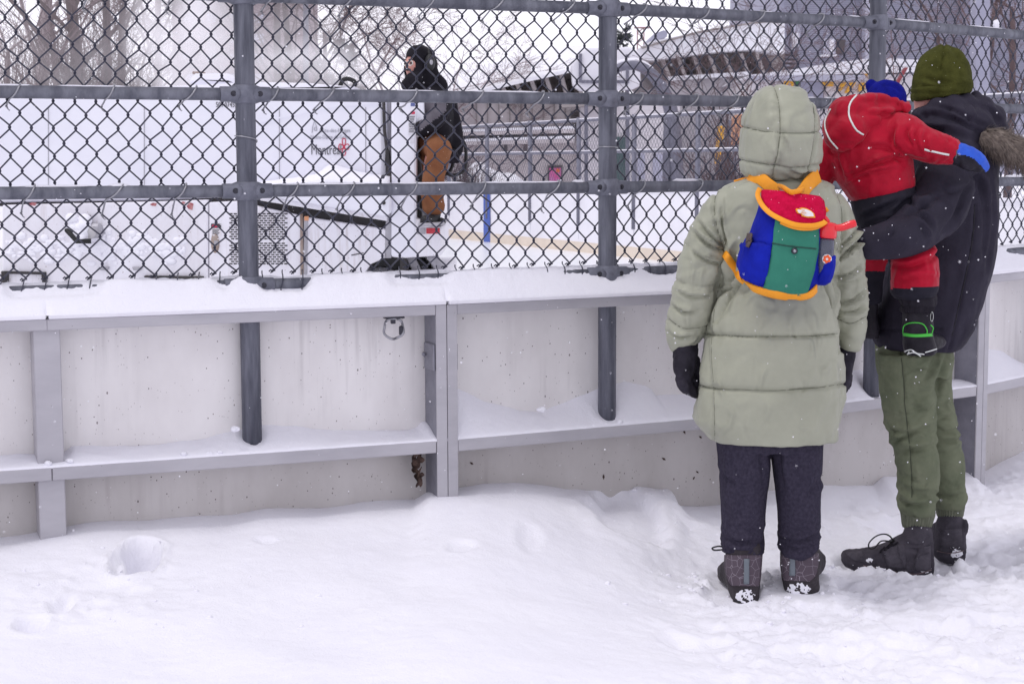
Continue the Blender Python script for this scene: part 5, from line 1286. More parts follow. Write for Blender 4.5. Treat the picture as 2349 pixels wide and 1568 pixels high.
def boot(rows, Yc, zs, toe, soles):
    """rows of the shaft and heel in photo px, then the foot running away from the camera to the toe"""
    b = MB(); b.rings([ring(a, c, y, Yc, .055, .06, n=20, e=2.4) for y, a, c in rows])
    hl = W((soles[0] + soles[1]) / 2, soles[2], Yc - .05); hw = (W(soles[1], soles[2], Yc).x - W(soles[0], soles[2], Yc).x) / 2
    d = (Vector((toe[0], toe[1], 0)) - Vector((hl.x, hl.y, 0))); L_ = d.length; d.normalize(); s_ = Vector((d.y, -d.x, 0)); RG = []
    for f, w_, hgt in ((0, .75, .05), (.04, .95, .085), (.2, 1.0, .13), (.4, .98, .13), (.6, 1.12, .10), (.8, 1.1, .075), (.94, .8, .06), (1.0, .4, .045)):
        c = Vector((hl.x, hl.y, zs)) + d * L_ * f; RG.append([c + s_ * hw * w_ * spow(math.cos(2 * math.pi * j / 16), 2.6) + Vector((0, 0, hgt / 2 + hgt / 2 * spow(math.sin(2 * math.pi * j / 16), 2.8))) for j in range(16)])
    b.rings(RG)
    return b
LB = boot([(1240, 1672, 1744), (1270, 1664, 1748), (1300, 1662, 1746), (1330, 1664, 1744), (1352, 1670, 1742), (1375, 1678, 1740), (1390, 1682, 1738)], 5.45, .0, (W(1668, 1300, 5.68).x, 5.68), (1680, 1740, 1392))
RB = boot([(1240, 1796, 1868), (1268, 1790, 1876), (1300, 1791, 1878), (1325, 1794, 1879), (1345, 1798, 1880), (1362, 1800, 1876), (1374, 1804, 1868)], 5.48, .03, (W(1858, 1300, 5.72).x, 5.72), (1800, 1876, 1374))
def bdisp(P, Nn): return .002 * nz(P, 30, 30, 30, 3.) + .0015 * nz(P, 70, 70, 70, 5.)
for bm_, sh_l, sh_r, tabx, sn_ in ((LB, [(1664, 1272), (1664, 1300), (1672, 1330), (1680, 1342)], [(1747, 1272), (1745, 1300), (1742, 1330), (1738, 1343)], (1711, 1280, 1337), (1710, 1366, 27, 20)),
                                   (RB, [(1792, 1270), (1792, 1296), (1796, 1320), (1800, 1330)], [(1876, 1268), (1876, 1292), (1870, 1318), (1858, 1332)], (1818, 1268, 1318), (1832, 1350, 34, 17))):
    bo = put(fuse(bm_, .005, 1, bdisp), 'boot', [BOOT], wo); sf = Surf(bo)
    patch(sf, sh_l, sh_r, 14, .004, .006, 'shaft_panel', [MAUVE], bo)
    x, y0, y1 = tabx; patch(sf, [(x - 5, y0), (x - 5, (y0 + y1) / 2), (x - 5.5, y1)], [(x + 6, y0), (x + 6, (y0 + y1) / 2), (x + 6, y1)], 3, .009, .006, 'pull_tab', [TAB], bo)
    cx, cy, rx, ry = sn_; sm_ = MB(); rq = random.Random(int(cx))
    for q in range(170):
        a = rq.uniform(0, 6.28); r_ = math.sqrt(rq.random()); p = sf(cx + rx * r_ * math.cos(a) * (.8 + .3 * mn.noise((a * 2, cx, 0))), cy + ry * r_ * math.sin(a) * (.8 + .3 * mn.noise((a * 2, cy, 0))), .0)
        s_ = rq.uniform(.5, 1); sm_.ball(p, (.0048 * s_, .0014, .0042 * s_), 7, 5)
    put(fuse(sm_, .0022, 2), 'stuck_snow', [SNOWC], bo)['kind'] = 'stuff'
    line_on(sf, [(cx - rx * 1.0, cy + ry * .6), (cx, cy + ry * .95), (cx + rx * .95, cy + ry * .55)], .0035, 'sole_edge', BLK, bo, .001)
lc = [W(1668, 1257, 5.46), W(1650, 1252, 5.46), W(1634, 1256, 5.47), W(1640, 1261, 5.46), W(1664, 1259, 5.45)]
MB().tube(catmull(lc, 5), .003, 6).build('lace_loop', BLK, wo)
# gloves
GLV = mat('black_glove', srgb(32, 30, 37), .6, col2=srgb(50, 47, 56), nscale=12, bump=.4, bscale=40, spec=.12)
def hand(fingers, palm, thumb):
    g_ = MB(); limb(g_, palm, 16, sub=4)
    for f in fingers: limb(g_, f, 10, sub=3)
    limb(g_, thumb, 10, sub=3); return g_
gl = hand([[(1556, 866, 5.47, 9), (1562, 884, 5.46, 9), (1576, 898, 5.47, 8), (1588, 904, 5.49, 6)], [(1566, 868, 5.46, 9.5), (1574, 888, 5.45, 9), (1588, 903, 5.47, 8), (1598, 908, 5.49, 6.5)],
           [(1576, 866, 5.47, 9.5), (1584, 886, 5.46, 9), (1595, 900, 5.48, 8), (1602, 906, 5.5, 6)], [(1586, 862, 5.49, 9), (1594, 878, 5.49, 8.5), (1602, 890, 5.51, 7.5), (1608, 896, 5.52, 6)]],
          [(1572, 786, 5.48, 27), (1573, 806, 5.48, 29), (1571, 826, 5.47, 27.5), (1570, 848, 5.47, 25), (1573, 866, 5.47, 19)], [(1592, 824, 5.49, 13), (1598, 842, 5.50, 11), (1603, 862, 5.51, 9.5), (1608, 878, 5.52, 7.5)])
gr_ = hand([[(1932, 866, 5.50, 7), (1931, 884, 5.50, 7), (1929, 896, 5.51, 6)], [(1938, 868, 5.49, 7.5), (1937, 888, 5.49, 7), (1934, 904, 5.50, 6)], [(1944, 866, 5.50, 7.5), (1943, 884, 5.50, 7), (1938, 898, 5.51, 6)], [(1949, 860, 5.52, 7), (1948, 876, 5.52, 6.5), (1944, 890, 5.53, 5.5)]],
           [(1948, 790, 5.52, 17), (1944, 810, 5.52, 19), (1941, 830, 5.51, 18), (1940, 850, 5.50, 16), (1940, 868, 5.50, 13)], [(1930, 826, 5.53, 9), (1927, 842, 5.55, 8), (1924, 862, 5.56, 7)])
def gdisp(P, Nn): return .003 * nz(P, 40, 40, 26, 2.) + .0015 * nz(P, 90, 90, 90, 5.)
for q in (gl, gr_):
    go = put(fuse(q, .004, 1, gdisp), 'glove', [GLV], wo)
sf = Surf(go)
FEET += [(W(1710, 1392, 5.42).x, 5.42, -.012, .13), (W(1838, 1374, 5.45).x, 5.46, .012, .13), (W(1700, 1392, 5.55).x, 5.58, .0, .10), (W(1850, 1374, 5.6).x, 5.62, .02, .10)]
# ---------------------------------------------------------------- child's backpack on her back, and the bottle in its pocket
BLU = mat('blue_canvas', srgb(20, 36, 166), .7, col2=srgb(15, 26, 136), nscale=8, spec=.12, bump=.25, bscale=45, bump2=(.1, 400, (1, 1, 1)), wrinkle=(.5, 18, (1, 1, .5)))
GRNP = mat('green_canvas', srgb(58, 128, 108), .75, col2=srgb(52, 118, 100), nscale=10, spec=.12, bump=.12, bscale=60, bump2=(.12, 500, (1, 1, 1)))
YELP = mat('yellow_webbing', srgb(244, 162, 22), .6, col2=srgb(232, 148, 16), nscale=10, bump=.12, bscale=90)
FLC = mat('red_fleece', srgb(204, 20, 70), .95, col2=srgb(184, 14, 58), nscale=60, spec=.08, bump=.45, bscale=130, specks=[(140, .20, srgb(232, 140, 165), (1, 1, 1), .16)])
bp = thing('backpack', W(1788, 683, 5.22), 'small colourful child backpack with red fleece flap worn over the green parka', 'backpack')
YK = 5.27
b = MB()
RW = [((1757, 437), (1872, 452), .045), ((1747, 448), (1880, 462), .075), ((1738, 480), (1884, 497), .10), ((1722, 528), (1880, 543), .115), ((1704, 562), (1878, 582), .12), ((1696, 605), (1876, 622), .122), ((1704, 638), (1872, 652), .12), ((1728, 664), (1868, 672), .11), ((1758, 678), (1858, 682), .085)]
b.rings([ring(l_[0], r_[0], 0, YK, tf, .03, n=32, e=3.2, yl=l_[1], yr=r_[1]) for l_, r_, tf in RW])
def bag_disp(P, Nn):
    px, py = pix(P); d = .003 * nz(P, 14, 14, 10, 2.) + .002 * nz(P, 40, 40, 24, 5.)
    d += seam(px, py, [(1700, 560), (1722, 556), (1755, 560)], 2, .005, .003, 8)
    sd = (px < 1757).astype(float); d += sd * .006 * (ridge(nz(P, 26, 26, 7, 3.)) - .5) * sm(py, 545, 580)
    return d
bag = put(fuse(b, .006, 2, bag_disp), 'bag', [BLU], bp)
sf = Surf(bag)
gpo = patch(sf, [(1779, 505), (1776, 525), (1772, 560), (1766, 600), (1758, 635), (1752, 660), (1750, 668)], [(1874, 512), (1875, 530), (1875, 560), (1870, 600), (1862, 635), (1852, 668), (1849, 676)], 16, .006, .009, 'front_panel', [GRNP], bp, disp=lambda x, y: .0035 * mn.noise((x * .035, y * .03, 5)) + .0015 * mn.noise((x * .1, y * .08, 1)))
sg = Surf(gpo)
line_on(sg, [(1769, 557), (1800, 563), (1835, 567), (1872, 571)], .0024, 'pocket_seam', mat('dark_seam', srgb(30, 74, 64), .8), gpo, .0005)
p = sg(1822.5, 575.5, .003); q_ = MB().ball(p, (.010, .005, .010), 16, 8).build('snap_button', BOLT, gpo)
MB().ball(p + Vector((0, -.004, 0)), (.005, .003, .005), 12, 6).build('stud', TIE, gpo)
# bottom band
patch(sf, [(1695, 618), (1700, 632), (1716, 646), (1740, 656), (1775, 664), (1815, 672), (1846, 671), (1862, 662), (1871, 652)], [(1699, 634), (1706, 648), (1724, 662), (1750, 673), (1785, 682), (1818, 685), (1848, 683), (1864, 676), (1871, 668)], 5, .007, .008, 'bottom_band', [YELP], bp)
# left open pocket with leather tab
patch(sf, [(1700, 558), (1697, 585), (1696, 610), (1702, 630), (1714, 642)], [(1770, 563), (1767, 590), (1762, 620), (1757, 640), (1753, 650)], 12, .008, .006, 'side_pocket', [BLU], bp, bulge=.006, disp=lambda x, y: (.0045 * math.sin(x * .62 + .9 * math.sin(y * .05)) * math.exp(-(y - 562) / 40.) + .004 * mn.noise((x * .09, y * .05, 2))) if y > 564 else .002)
patch(sf, [(1723, 541), (1721, 552), (1719, 566)], [(1732, 541), (1730, 552), (1725, 567)], 3, .016, .004, 'leather_tab', [mat('leather', srgb(74, 58, 58), .6)], bp)
# bottle pocket on the other side
bq = MB(); bq.rings([ring(a, c, 0, 5.26, tf, .05, n=24, e=2.6, yl=y0, yr=y1) for (a, y0), (c, y1), tf in (((1871, 583), (1911, 588), .075), ((1868, 600), (1911, 606), .085), ((1860, 622), (1908, 630), .085), ((1852, 640), (1902, 646), .075), ((1848, 650), (1890, 653), .055))])
def pk_disp(P, Nn):
    px, py = pix(P); return .006 * (ridge(nz(P, 40, 40, 9, 3.)) - .5) * (1 - sm(py, 585, 640)) + .002 * nz(P, 40, 40, 30, 1.) + .004 * g(py - 588, 4)
pko_ = put(fuse(bq, .005, 1, pk_disp), 'bottle_pocket', [BLU], bp)
# flap
fl = patch(sf, [(1752, 441), (1753, 450), (1757, 466), (1766, 487), (1784, 503), (1806, 514)], [(1874, 457), (1884, 466), (1890, 480), (1890, 497), (1880, 511), (1852, 519)], 22, .013, .012, 'flap', [FLC], bp, bulge=.003)
sff = Surf(fl, bag)
rim = [(1748, 436), (1751, 452), (1758, 474), (1770, 492), (1790, 506), (1814, 516), (1840, 521), (1864, 519), (1881, 509), (1889, 496), (1890, 480)]
P = [sf(x, y, .016) for x, y in smoothpts(rim, 5)]
ribbon([sf(x, y, .020) for x, y in rim],   .0078, .0022, [Vector((math.cos(a), -.15, math.sin(a))) for a in np.linspace(math.pi * .95, math.pi * 2.0, len(rim))], 'flap_rim', YELP, bp, 5)
ribbon([sf(x, y + 5, .012) for x, y in rim[4:9]], .0065, .002, [Vector((math.cos(a), -.15, math.sin(a))) for a in np.linspace(math.pi * 1.4, math.pi * 1.75, 5)], 'flap_rim', YELP, bp, 5)
# dome badge with its lettering
lg = [(1824, 483), (1826, 480), (1834, 481), (1836, 478), (1842, 478), (1850, 480), (1860, 485), (1866, 491), (1868, 500), (1852, 500), (1838, 497), (1836, 492), (1828, 490)]
def decal(name, pts, sfx, lift, m, parent):
    c = (sum(p[0] for p in pts) / len(pts), sum(p[1] for p in pts) / len(pts)); V = [sfx(x, y, lift) for x, y in pts]; n = len(V); cc = sfx(*c, lift); k = [v + Vector((0, .004, 0)) for v in V]
    mb = MB(); mb.add([cc] + V + k, [(0, 1 + (i + 1) % n, 1 + i) for i in range(n)] + [(1 + i, 1 + (i + 1) % n, 1 + n + (i + 1) % n, 1 + n + i) for i in range(n)]); return mb.build(name, m, parent)
lo_ = decal('badge', lg, sff, .006, YELP, fl)
gc = (1846, 490); ins = [(gc[0] + (x - gc[0]) * .84, gc[1] + (y - gc[1]) * .72) for x, y in lg]
WHP = mat('white_print', srgb(226, 222, 222), .7)
decal('badge_face', ins, sff, .008, WHP, lo_)
def text_on(body, px, py, hpx, sfx, lift, m, parent, rot=0., squash=1.):
    cu = bpy.data.curves.new('tx', 'FONT'); cu.body = body; cu.size = 1; cu.extrude = .02
    o = bpy.data.objects.new('tx', cu); COL.objects.link(o); dg = bpy.context.evaluated_depsgraph_get(); dg.update()
    me = bpy.data.meshes.new_from_object(o.evaluated_get(dg)); bpy.data.objects.remove(o)
    p = sfx(px, py, lift); k = hpx / S(p.y) / .72
    me.transform(Matrix.Translation(p) @ Matrix.Rotation(rot, 4, 'Y') @ Matrix.Rotation(math.pi / 2, 4, 'X') @ Matrix.Diagonal((k * squash, k, .03, 1)))
    return put(me, 'lettering', [m], parent)
for i, wd in enumerate(('THE', 'NORTH', 'FACE')): text_on(wd, 1834.5 + (2 if i == 0 else 0), 486 + i * 4.2, 3.2, sff, .0095, YELP, lo_, R(10), .8)
# straps over the shoulders, handle loop, lower strap
sp = Surf(pko, hdo)
def strap(pts, ups, wd, Yadd=0): return ribbon([sp(x, y, .014) for x, y in pts], wd, .005, ups, 'strap', YELP, bp)
strap([(1684, 414), (1702, 407), (1722, 406), (1742, 416), (1762, 430), (1784, 444)], [Vector((.3, -.1, 1))] * 3 + [Vector((.6, -.4, 1))] * 3, .020)
strap([(1874, 413), (1862, 420), (1850, 430), (1840, 442), (1832, 452)], [Vector((-.6, -.4, 1))] * 5, .0235)
ribbon([W(1660, 578, 5.46), W(1667, 588, 5.36)] + [sp(x, y, .012) for x, y in ((1676, 602), (1686, 616), (1700, 630), (1714, 642))], .012, .005, [Vector((.6, -.3, 1))] * 6, 'strap', YELP, bp)
ribbon([sf(1784, 440, .018), sf(1794, 447, .024), sf(1808, 454, .027), sf(1822, 456, .027), sf(1834, 452, .024), sf(1841, 442, .018)], .008, .003, [Vector((0, -.5, 1))] * 6, 'handle_loop', YELP, bp)
# bottle
REDB = mat('red_plastic', srgb(226, 26, 40), .3, coat=.3, spec=.5)
CLR = mat('smoky_plastic', srgb(104, 108, 128), .12, trans=.55, spec=.5, alpha=1)
bt = thing('drink_bottle', W(1893, 610, 5.22), 'clear bottle with a red spout lid standing in the blue side pocket', 'bottle')
ax = Vector((W(1897, 520, 5.2).x - W(1886, 610, 5.2).x, 0, .15)).normalized(); c0 = W(1887, 606, 5.21); ex, ey = frame_of(ax)
def lathe(prof, n=24):
    return [[c0 + ax * h_ + (ex * math.cos(2 * math.pi * j / n) + ey * math.sin(2 * math.pi * j / n)) * r_ for j in range(n)] for h_, r_ in prof]
MB().rings(lathe([(-.03, .028), (0, .031), (.04, .031), (.075, .030), (.082, .027)])).build('flask', CLR, bt)
MB().rings(lathe([(.082, .026), (.084, .0335), (.092, .0345), (.12, .034), (.128, .031), (.131, .024), (.133, .01)])).build('lid', REDB, bt)
sp_ = c0 + ax * .118
MB().tube(catmull([sp_ + Vector((.022, -.012, -.004)), sp_ + Vector((.045, -.016, -.002)), sp_ + Vector((.068, -.018, .006)), sp_ + Vector((.088, -.02, .012))], 4), [.011, .011, .011, .011, .0115, .0115, .012, .012, .0125, .0125, .012, .0115, .009], 12).build('spout', REDB, bt)
MB().tube(catmull([sp_ + Vector((-.02, -.01, .008)), sp_ + Vector((-.016, -.012, .02)), sp_ + Vector((-.010, -.012, .03)), sp_ + Vector((.004, -.01, .014))], 4), .007, 10).build('catch', REDB, bt)
om = MB(); oc = c0 + ax * .018 + Vector((.006, -.0325, .0)); 
for q in range(6):
    a = q * math.pi / 3 + .3; om.ball(oc + Vector((.0085 * math.cos(a), 0, .0085 * math.sin(a))), (.005, .002, .005), 8, 6)
om.build('printed_flower', mat('orange_print', srgb(240, 96, 40), .5), bt)
MB().ball(oc + Vector((0, .0016, 0)), (.0155, .0016, .0155), 16, 6).build('print_base', WHP, bt)
MB().ball(c0 + ax * .006 + Vector((-.024, -.020, .003)), (.009, .006, .012), 10, 6).build('printed_fruit', mat('red_print', srgb(226, 60, 40), .4), bt)
# ---------------------------------------------------------------- person in the black jacket carrying the child
BLKJ = mat('black_shell', srgb(54, 51, 63), .7, col2=srgb(42, 39, 50), nscale=7, spec=.1, bump=.2, bscale=44, bump2=(.08, 300, (1, 1, 1)), wrinkle=(.6, 11, (1, 1, .6)), specks=[(130, .10, srgb(110, 108, 120), (1, 1, 1), .05)])
OLIVE = mat('olive_fleece', srgb(74, 76, 36), .9, col2=srgb(58, 60, 26), nscale=24, spec=.08, bump=.35, bscale=190, specks=[(110, .09, srgb(150, 152, 120), (1, 1, 1), .10)])
KHAKI = mat('khaki_cotton', srgb(116, 121, 100), .85, col2=srgb(99, 106, 86), nscale=9, spec=.1, bump=.3, bscale=40, bump2=(.15, 300, (1, 1, 1)), wrinkle=(.8, 16, (1, 1, 1.4)))
RIBK = mat('ribbed_cuff', srgb(118, 122, 104), .9, col2=srgb(94, 98, 82), nscale=160, stretch=(1, 1, .08), bump=.6, bscale=170, bstretch=(1, 1, .06))
YM_ = 5.98
ma = thing('person', (W(2130, 1320, 5.95).x, 5.95, 0), 'adult in black fur-trimmed jacket, olive beanie and khaki trousers carrying the child', 'person')
# body: head with face turned to the rink, neck, trunk, arms
bd = MB(); hc = W(2150, 212, YM_)
Mh = Matrix.Rotation(R(-10), 3, 'Y')
bd.ball(hc + Vector((.012, 0, -.01)), (.082, .075, .10), 24, 16, M=Mh)
bd.ball(W(2122, 232, YM_), (.03, .05, .045), 12, 8)
bd.ball(W(2103, 231, YM_ - .005), (.014, .014, .020), 10, 8); bd.ball(W(2108, 246, YM_), (.018, .03, .012), 10, 8); bd.ball(W(2118, 258, YM_), (.03, .045, .025), 10, 8)
bd.ball(W(2164, 226, YM_ - .078), (.016, .012, .028), 10, 8)
limb(bd, [(2156, 240, YM_, 36), (2165, 290, YM_, 42), (2172, 400, YM_, 72), (2160, 560, YM_, 78), (2130, 720, YM_, 76)])
limb(bd, [(2180, 330, 5.9, 36), (2160, 440, 5.78, 38), (2128, 515, 5.68, 34), (2060, 552, 5.57, 26), (1985, 560, 5.56, 20)])
mbody = put(fuse(bd, .007, 2), 'body', [SKIN], ma)
# jacket
m = MB()
T = [(246, 2120, 2262, .07, .08), (262, 2102, 2286, .10, .11), (290, 2096, 2298, .13, .14), (330, 2090, 2299, .15, .16), (400, 2080, 2288, .165, .17), (500, 2066, 2287, .175, .175), (572, 2052, 2281, .18, .175), (626, 2030, 2269, .185, .18), (706, 2008, 2250, .185, .18), (750, 2004, 2234, .18, .175), (782, 2008, 2212, .175, .17), (797, 2014, 2198, .165, .16)]
m.rings([ring(a, b, y, YM_, tf, tb, e=2.15) for y, a, b, tf, tb in T])
limb(m, [(2190, 312, 5.90, 56), (2178, 360, 5.85, 64), (2163, 425, 5.78, 67), (2138, 486, 5.70, 63), (2098, 526, 5.61, 56), (2048, 548, 5.56, 46), (2000, 558, 5.555, 37), (1960, 562, 5.57, 31)], sub=5)
# hood lying on the back and the stand up collar
for x, y, r_, Y in ((2130, 268, 27, 5.92), (2155, 254, 30, 5.90), (2185, 246, 32, 5.90), (2215, 244, 32, 5.93), (2245, 252, 36, 5.96), (2268, 276, 38, 5.97), (2276, 304, 34, 5.95), (2240, 290, 44, 5.90), (2200, 284, 44, 5.88), (2160, 288, 36, 5.88), (2112, 268, 20, 5.95), (2240, 222, 12, 5.98), (2222, 226, 14, 5.93), (2200, 232, 15, 5.90), (2176, 240, 15, 5.88), (2152, 248, 14, 5.88), (2128, 256, 13, 5.89), (2106, 264, 11, 5.91), (2292, 296, 22, 5.97), (2284, 270, 24, 5.98)):
    m.ball(W(x, y, Y), r_ / S(Y), 14, 10)
def jk_disp(P, Nn):
    px, py = pix(P); d = .005 * nz(P, 8, 8, 8, 3.) + .003 * nz(P, 24, 24, 14, 5.)
    for pts, w_, dp in (([(2230, 418), (2210, 450), (2190, 500), (2160, 540)], 6, .014), ([(2085, 448), (2094, 470), (2140, 470)], 6, .012), ([(2098, 486), (2124, 500), (2140, 520)], 5, .012), ([(2072, 492), (2110, 478), (2150, 452)], 6, .012), ([(2106, 510), (2122, 530), (2128, 548)], 5, .009),
                        ([(2160, 420), (2180, 440), (2214, 430)], 7, .008), ([(2040, 545), (2052, 530), (2050, 512)], 5, .008), ([(2225, 395), (2250, 420), (2262, 470)], 7, .012), ([(2246, 410), (2262, 500), (2256, 600)], 6, .008), ([(2270, 400), (2276, 500), (2262, 640)], 5, .007),
                        ([(2130, 262), (2180, 270), (2240, 300)], 6, .013), ([(2150, 245), (2200, 262), (2262, 290)], 5, .010), ([(2250, 240), (2280, 268), (2296, 300)], 5, .008), ([(2110, 300), (2160, 300), (2230, 320)], 7, .014), ([(2100, 270), (2120, 290), (2150, 296)], 5, .010), ([(2210, 240), (2222, 262), (2230, 290)], 5, .008)):
        d += fold(px, py, pts, w_, dp, dp * .7)
    # side seam and hem
    sd = [(2236, 470), (2232, 540), (2218, 620), (2200, 700), (2184, 770), (2176, 800)]
    d += (px > 2160) * (seam(px, py, sd, 2.4, .007, .003, 10) + pucker(P, px, py, sd, .002, 12, 10, 40, 2.))
    d += .003 * (ridge(nz(P, 9, 9, 3.0, 5.)) - .5) * sm(py, 420, 520) * (px > 2170) - .006 * g(py - 756, 3) * (px < 2160)
    d += .007 * (ridge(nz(P, 10, 10, 13, 7.)) - .5) * (py < 330)
    return d
jk = put(fuse(m, .007, 2, jk_disp), 'jacket', [BLKJ], ma); sj = Surf(jk)
line_on(sj, [(2236, 470), (2232, 540), (2218, 620), (2200, 700), (2184, 770)], .0016, 'seam_thread', BLK, jk, 0, 8, 5)
# fur trim of the hood
FUR = mat('brown_fur', srgb(96, 86, 80), .9, col2=srgb(142, 130, 120), nscale=60)
fc = catmull([W(2250, 318, 5.86), W(2285, 326, 5.84), (W(2325, 344, 5.84)), W(2365, 362, 5.86), W(2400, 392, 5.92)], 8)
core = MB().tube(fc, [.030 + .018 * min(1, i / 8) for i in range(len(fc))], 14); rf = random.Random(4); fm = core
for q in range(3600):
    i = rf.random() * (len(fc) - 1.01); k = int(i); p = fc[k].lerp(fc[k + 1], i - k); t = (fc[k + 1] - fc[k]).normalized(); x, y = frame_of(t); a = rf.uniform(0, 6.28)
    o = x * math.cos(a) + y * math.sin(a); r0 = .026 + .018 * min(1, i / 8); L_ = rf.uniform(.025, .052)
    d = (o * .75 + t * .75 + Vector((0, 0, -.28)) + Vector((rf.gauss(0, .22), rf.gauss(0, .22), rf.gauss(0, .22)))).normalized()
    s0 = p + o * r0; s1 = s0 + d * L_ * .55; s2 = s1 + (d + Vector((0, 0, -.35))).normalized() * L_ * .45; n = d.cross(o); n = n.normalized() * .0011 if n.length > 1e-6 else x * .0011
    fm.add([s0 - n, s0 + n, s1 + n * .8, s1 - n * .8, s2], [(0, 1, 2, 3), (3, 2, 4)])
fm.build('fur_trim', FUR, jk)
# beanie
h = MB()
BR = [(105, 2153, 2172, .02, .02), (108, 2142, 2182, .04, .04), (116, 2127, 2195, .062, .062), (128, 2113, 2208, .08, .08), (146, 2103, 2219, .094, .094), (170, 2096, 2226, .102, .10), (196, 2092, 2228, .105, .102), (214, 2092, 2228, .105, .102), (222, 2096, 2224, .10, .10)]
def tl(xl, xr, y): return dict(yl=y + 7 * (y - 105) / 110, yr=y - 7 * (y - 105) / 110)
h.rings([ring(a, b, y, YM_, tf, tb, e=2.1, **tl(a, b, y)) for y, a, b, tf, tb in BR])
def be_disp(P, Nn):
    px, py = pix(P); d = .003 * nz(P, 16, 16, 16, 3.) + seam(px, py, [(2166, 104), (2163, 130), (2158, 160)], 2.2, .008, .004, 9)
    for pts, w_, dp in (([(2120, 180), (2150, 190), (2200, 192)], 7, .006), ([(2110, 196), (2160, 206), (2224, 196)], 6, .007), ([(2178, 108), (2190, 120), (2204, 140)], 6, .004)): d += fold(px, py, pts, w_, dp, dp)
    return d
hat = put(fuse(h, .006, 2, be_disp), 'beanie', [OLIVE], ma)
c = MB()
CB = [(192, 2091, 2229, .105, .102), (196, 2089, 2230, .108, .105), (208, 2089, 2230, .108, .105), (220, 2092, 2226, .106, .103), (223, 2096, 2222, .10, .10)]
c.rings([ring(a, b, y, YM_, tf, tb, e=2.1, yl=y + 11, yr=y - 9) for y, a, b, tf, tb in CB])
put(fuse(c, .006, 1, lambda P, N_: .003 * nz(P, 20, 20, 40, 5.) - .004 * g(pix(P)[1] - 214, 4)), 'beanie_cuff', [OLIVE], hat)
# trousers
t = MB(); YN, YF = 5.92, 6.06
t.rings([ring(a, b, y, 5.98, .13, .13) for y, a, b in ((740, 2014, 2190), (789, 2012, 2182), (840, 2012, 2180), (862, 2016, 2178))])
t.rings([ring(a, b, y, YN, w_, w_, n=24, e=2.2) for y, a, b, w_ in ((810, 2012, 2150, .10), (864, 2014, 2148, .105), (934, 2024, 2146, .10), (987, 2033, 2143, .092), (1022, 2046, 2148, .09), (1083, 2060, 2152, .085), (1140, 2059, 2149, .082), (1158, 2061, 2147, .08), (1172, 2066, 2143, .076), (1180, 2070, 2140, .07))])
t.rings([ring(a, b, y, YF, w_, w_, n=24, e=2.2) for y, a, b, w_ in ((810, 2066, 2180, .10), (877, 2072, 2180, .10), (934, 2082, 2187, .095), (969, 2092, 2193, .09), (1022, 2104, 2202, .086), (1061, 2114, 2211, .083), (1105, 2124, 2214, .08), (1136, 2138, 2215, .078), (1152, 2144, 2212, .074), (1164, 2148, 2209, .068))])
def kh_disp(P, Nn):
    px, py = pix(P); d = .004 * nz(P, 10, 10, 7, 3.) + .003 * nz(P, 28, 28, 20, 5.)
    kn = np.exp(-((py - 1010) / 55) ** 2) + np.exp(-((py - 1130) / 35) ** 2)
    q = P.copy(); q[:, 2] += (P[:, 0]) * .25
    d += kn * (.012 * (ridge(nz(q, 7, 7, 20, 3.)) - .5) + .004 * nz(q, 16, 16, 34, 7.))
    d += .006 * (ridge(nz(P, 11, 11, 3.4, 9.)) - .5) * (1 - np.clip(kn, 0, 1))
    for pts, w_, dp in (([(2050, 1018), (2066, 1006), (2100, 994)], 6, .016), ([(2040, 990), (2080, 992), (2138, 975)], 6, .012), ([(2062, 1040), (2100, 1030), (2150, 1020)], 6, .010), ([(2155, 960), (2175, 955), (2190, 948)], 5, .01), ([(2146, 985), (2175, 990), (2200, 980)], 5, .01), ([(2150, 1010), (2180, 1012), (2206, 1004)], 5, .009), ([(2090, 930), (2120, 940), (2142, 930)], 6, .010), ([(2150, 800), (2140, 840), (2120, 870)], 7, .012), ([(2178, 800), (2160, 850), (2148, 900)], 7, .010), ([(2062, 1150), (2100, 1160), (2145, 1148)], 5, .010), ([(2140, 1130), (2175, 1140), (2212, 1128)], 5, .009)): d += fold(px, py, pts, w_, dp, dp * .7)
    d += (Nn[:, 1] < .3) * seam(px, py, [(2066, 800), (2072, 860), (2076, 930), (2084, 1000), (2090, 1060), (2092, 1140)], 1.8, .005, .002, 8)
    return d
tro = put(fuse(t, .0075, 2, kh_disp), 'trousers', [KHAKI], ma)
stx = Surf(tro)
line_on(stx, [(2066, 805), (2072, 860), (2076, 930), (2084, 1000), (2090, 1060), (2092, 1140)], .0014, 'seam_thread', mat('khaki_thread', srgb(66, 70, 56), .8), tro, .0012, 8, 5)
for rows, Y in (([(1172, 2066, 2144), (1180, 2068, 2143), (1200, 2070, 2137), (1208, 2072, 2134)], YN), ([(1155, 2146, 2212), (1163, 2148, 2211), (1180, 2150, 2208), (1184, 2152, 2206)], YF)):
    cm_ = MB(); n = 96; RG = []
    for k_, (y, a, b) in enumerate(rows):
        rg = ring(a, b, y, Y, (b - a) / 2 / S(Y), (b - a) / 2 / S(Y), n=n, e=2.05); cc = sum(rg, Vector()) / n
        RG.append([p + (p - cc).normalized() * (.0022 * (1 if j % 3 else -1)) for j, p in enumerate(rg)])
    cm_.rings(RG).build('ribbed_cuff', RIBK, tro)
SOCK = mat('navy_sock', srgb(30, 30, 46), .9, spec=.1, col2=srgb(46, 46, 60), nscale=80, bump=.3, bscale=150)
MB().rings([ring(a, b, y, Y, .045, .045, e=2.1) for y, a, b, Y in ((1196, 2078, 2134, YN), (1215, 2076, 2134, YN), (1250, 2072, 2136, YN))]).build('sock', SOCK, ma)
MB().rings([ring(a, b, y, Y, .045, .045, e=2.1) for y, a, b, Y in ((1174, 2156, 2206, YF), (1190, 2154, 2206, YF), (1220, 2152, 2208, YF))]).build('sock', SOCK, ma)
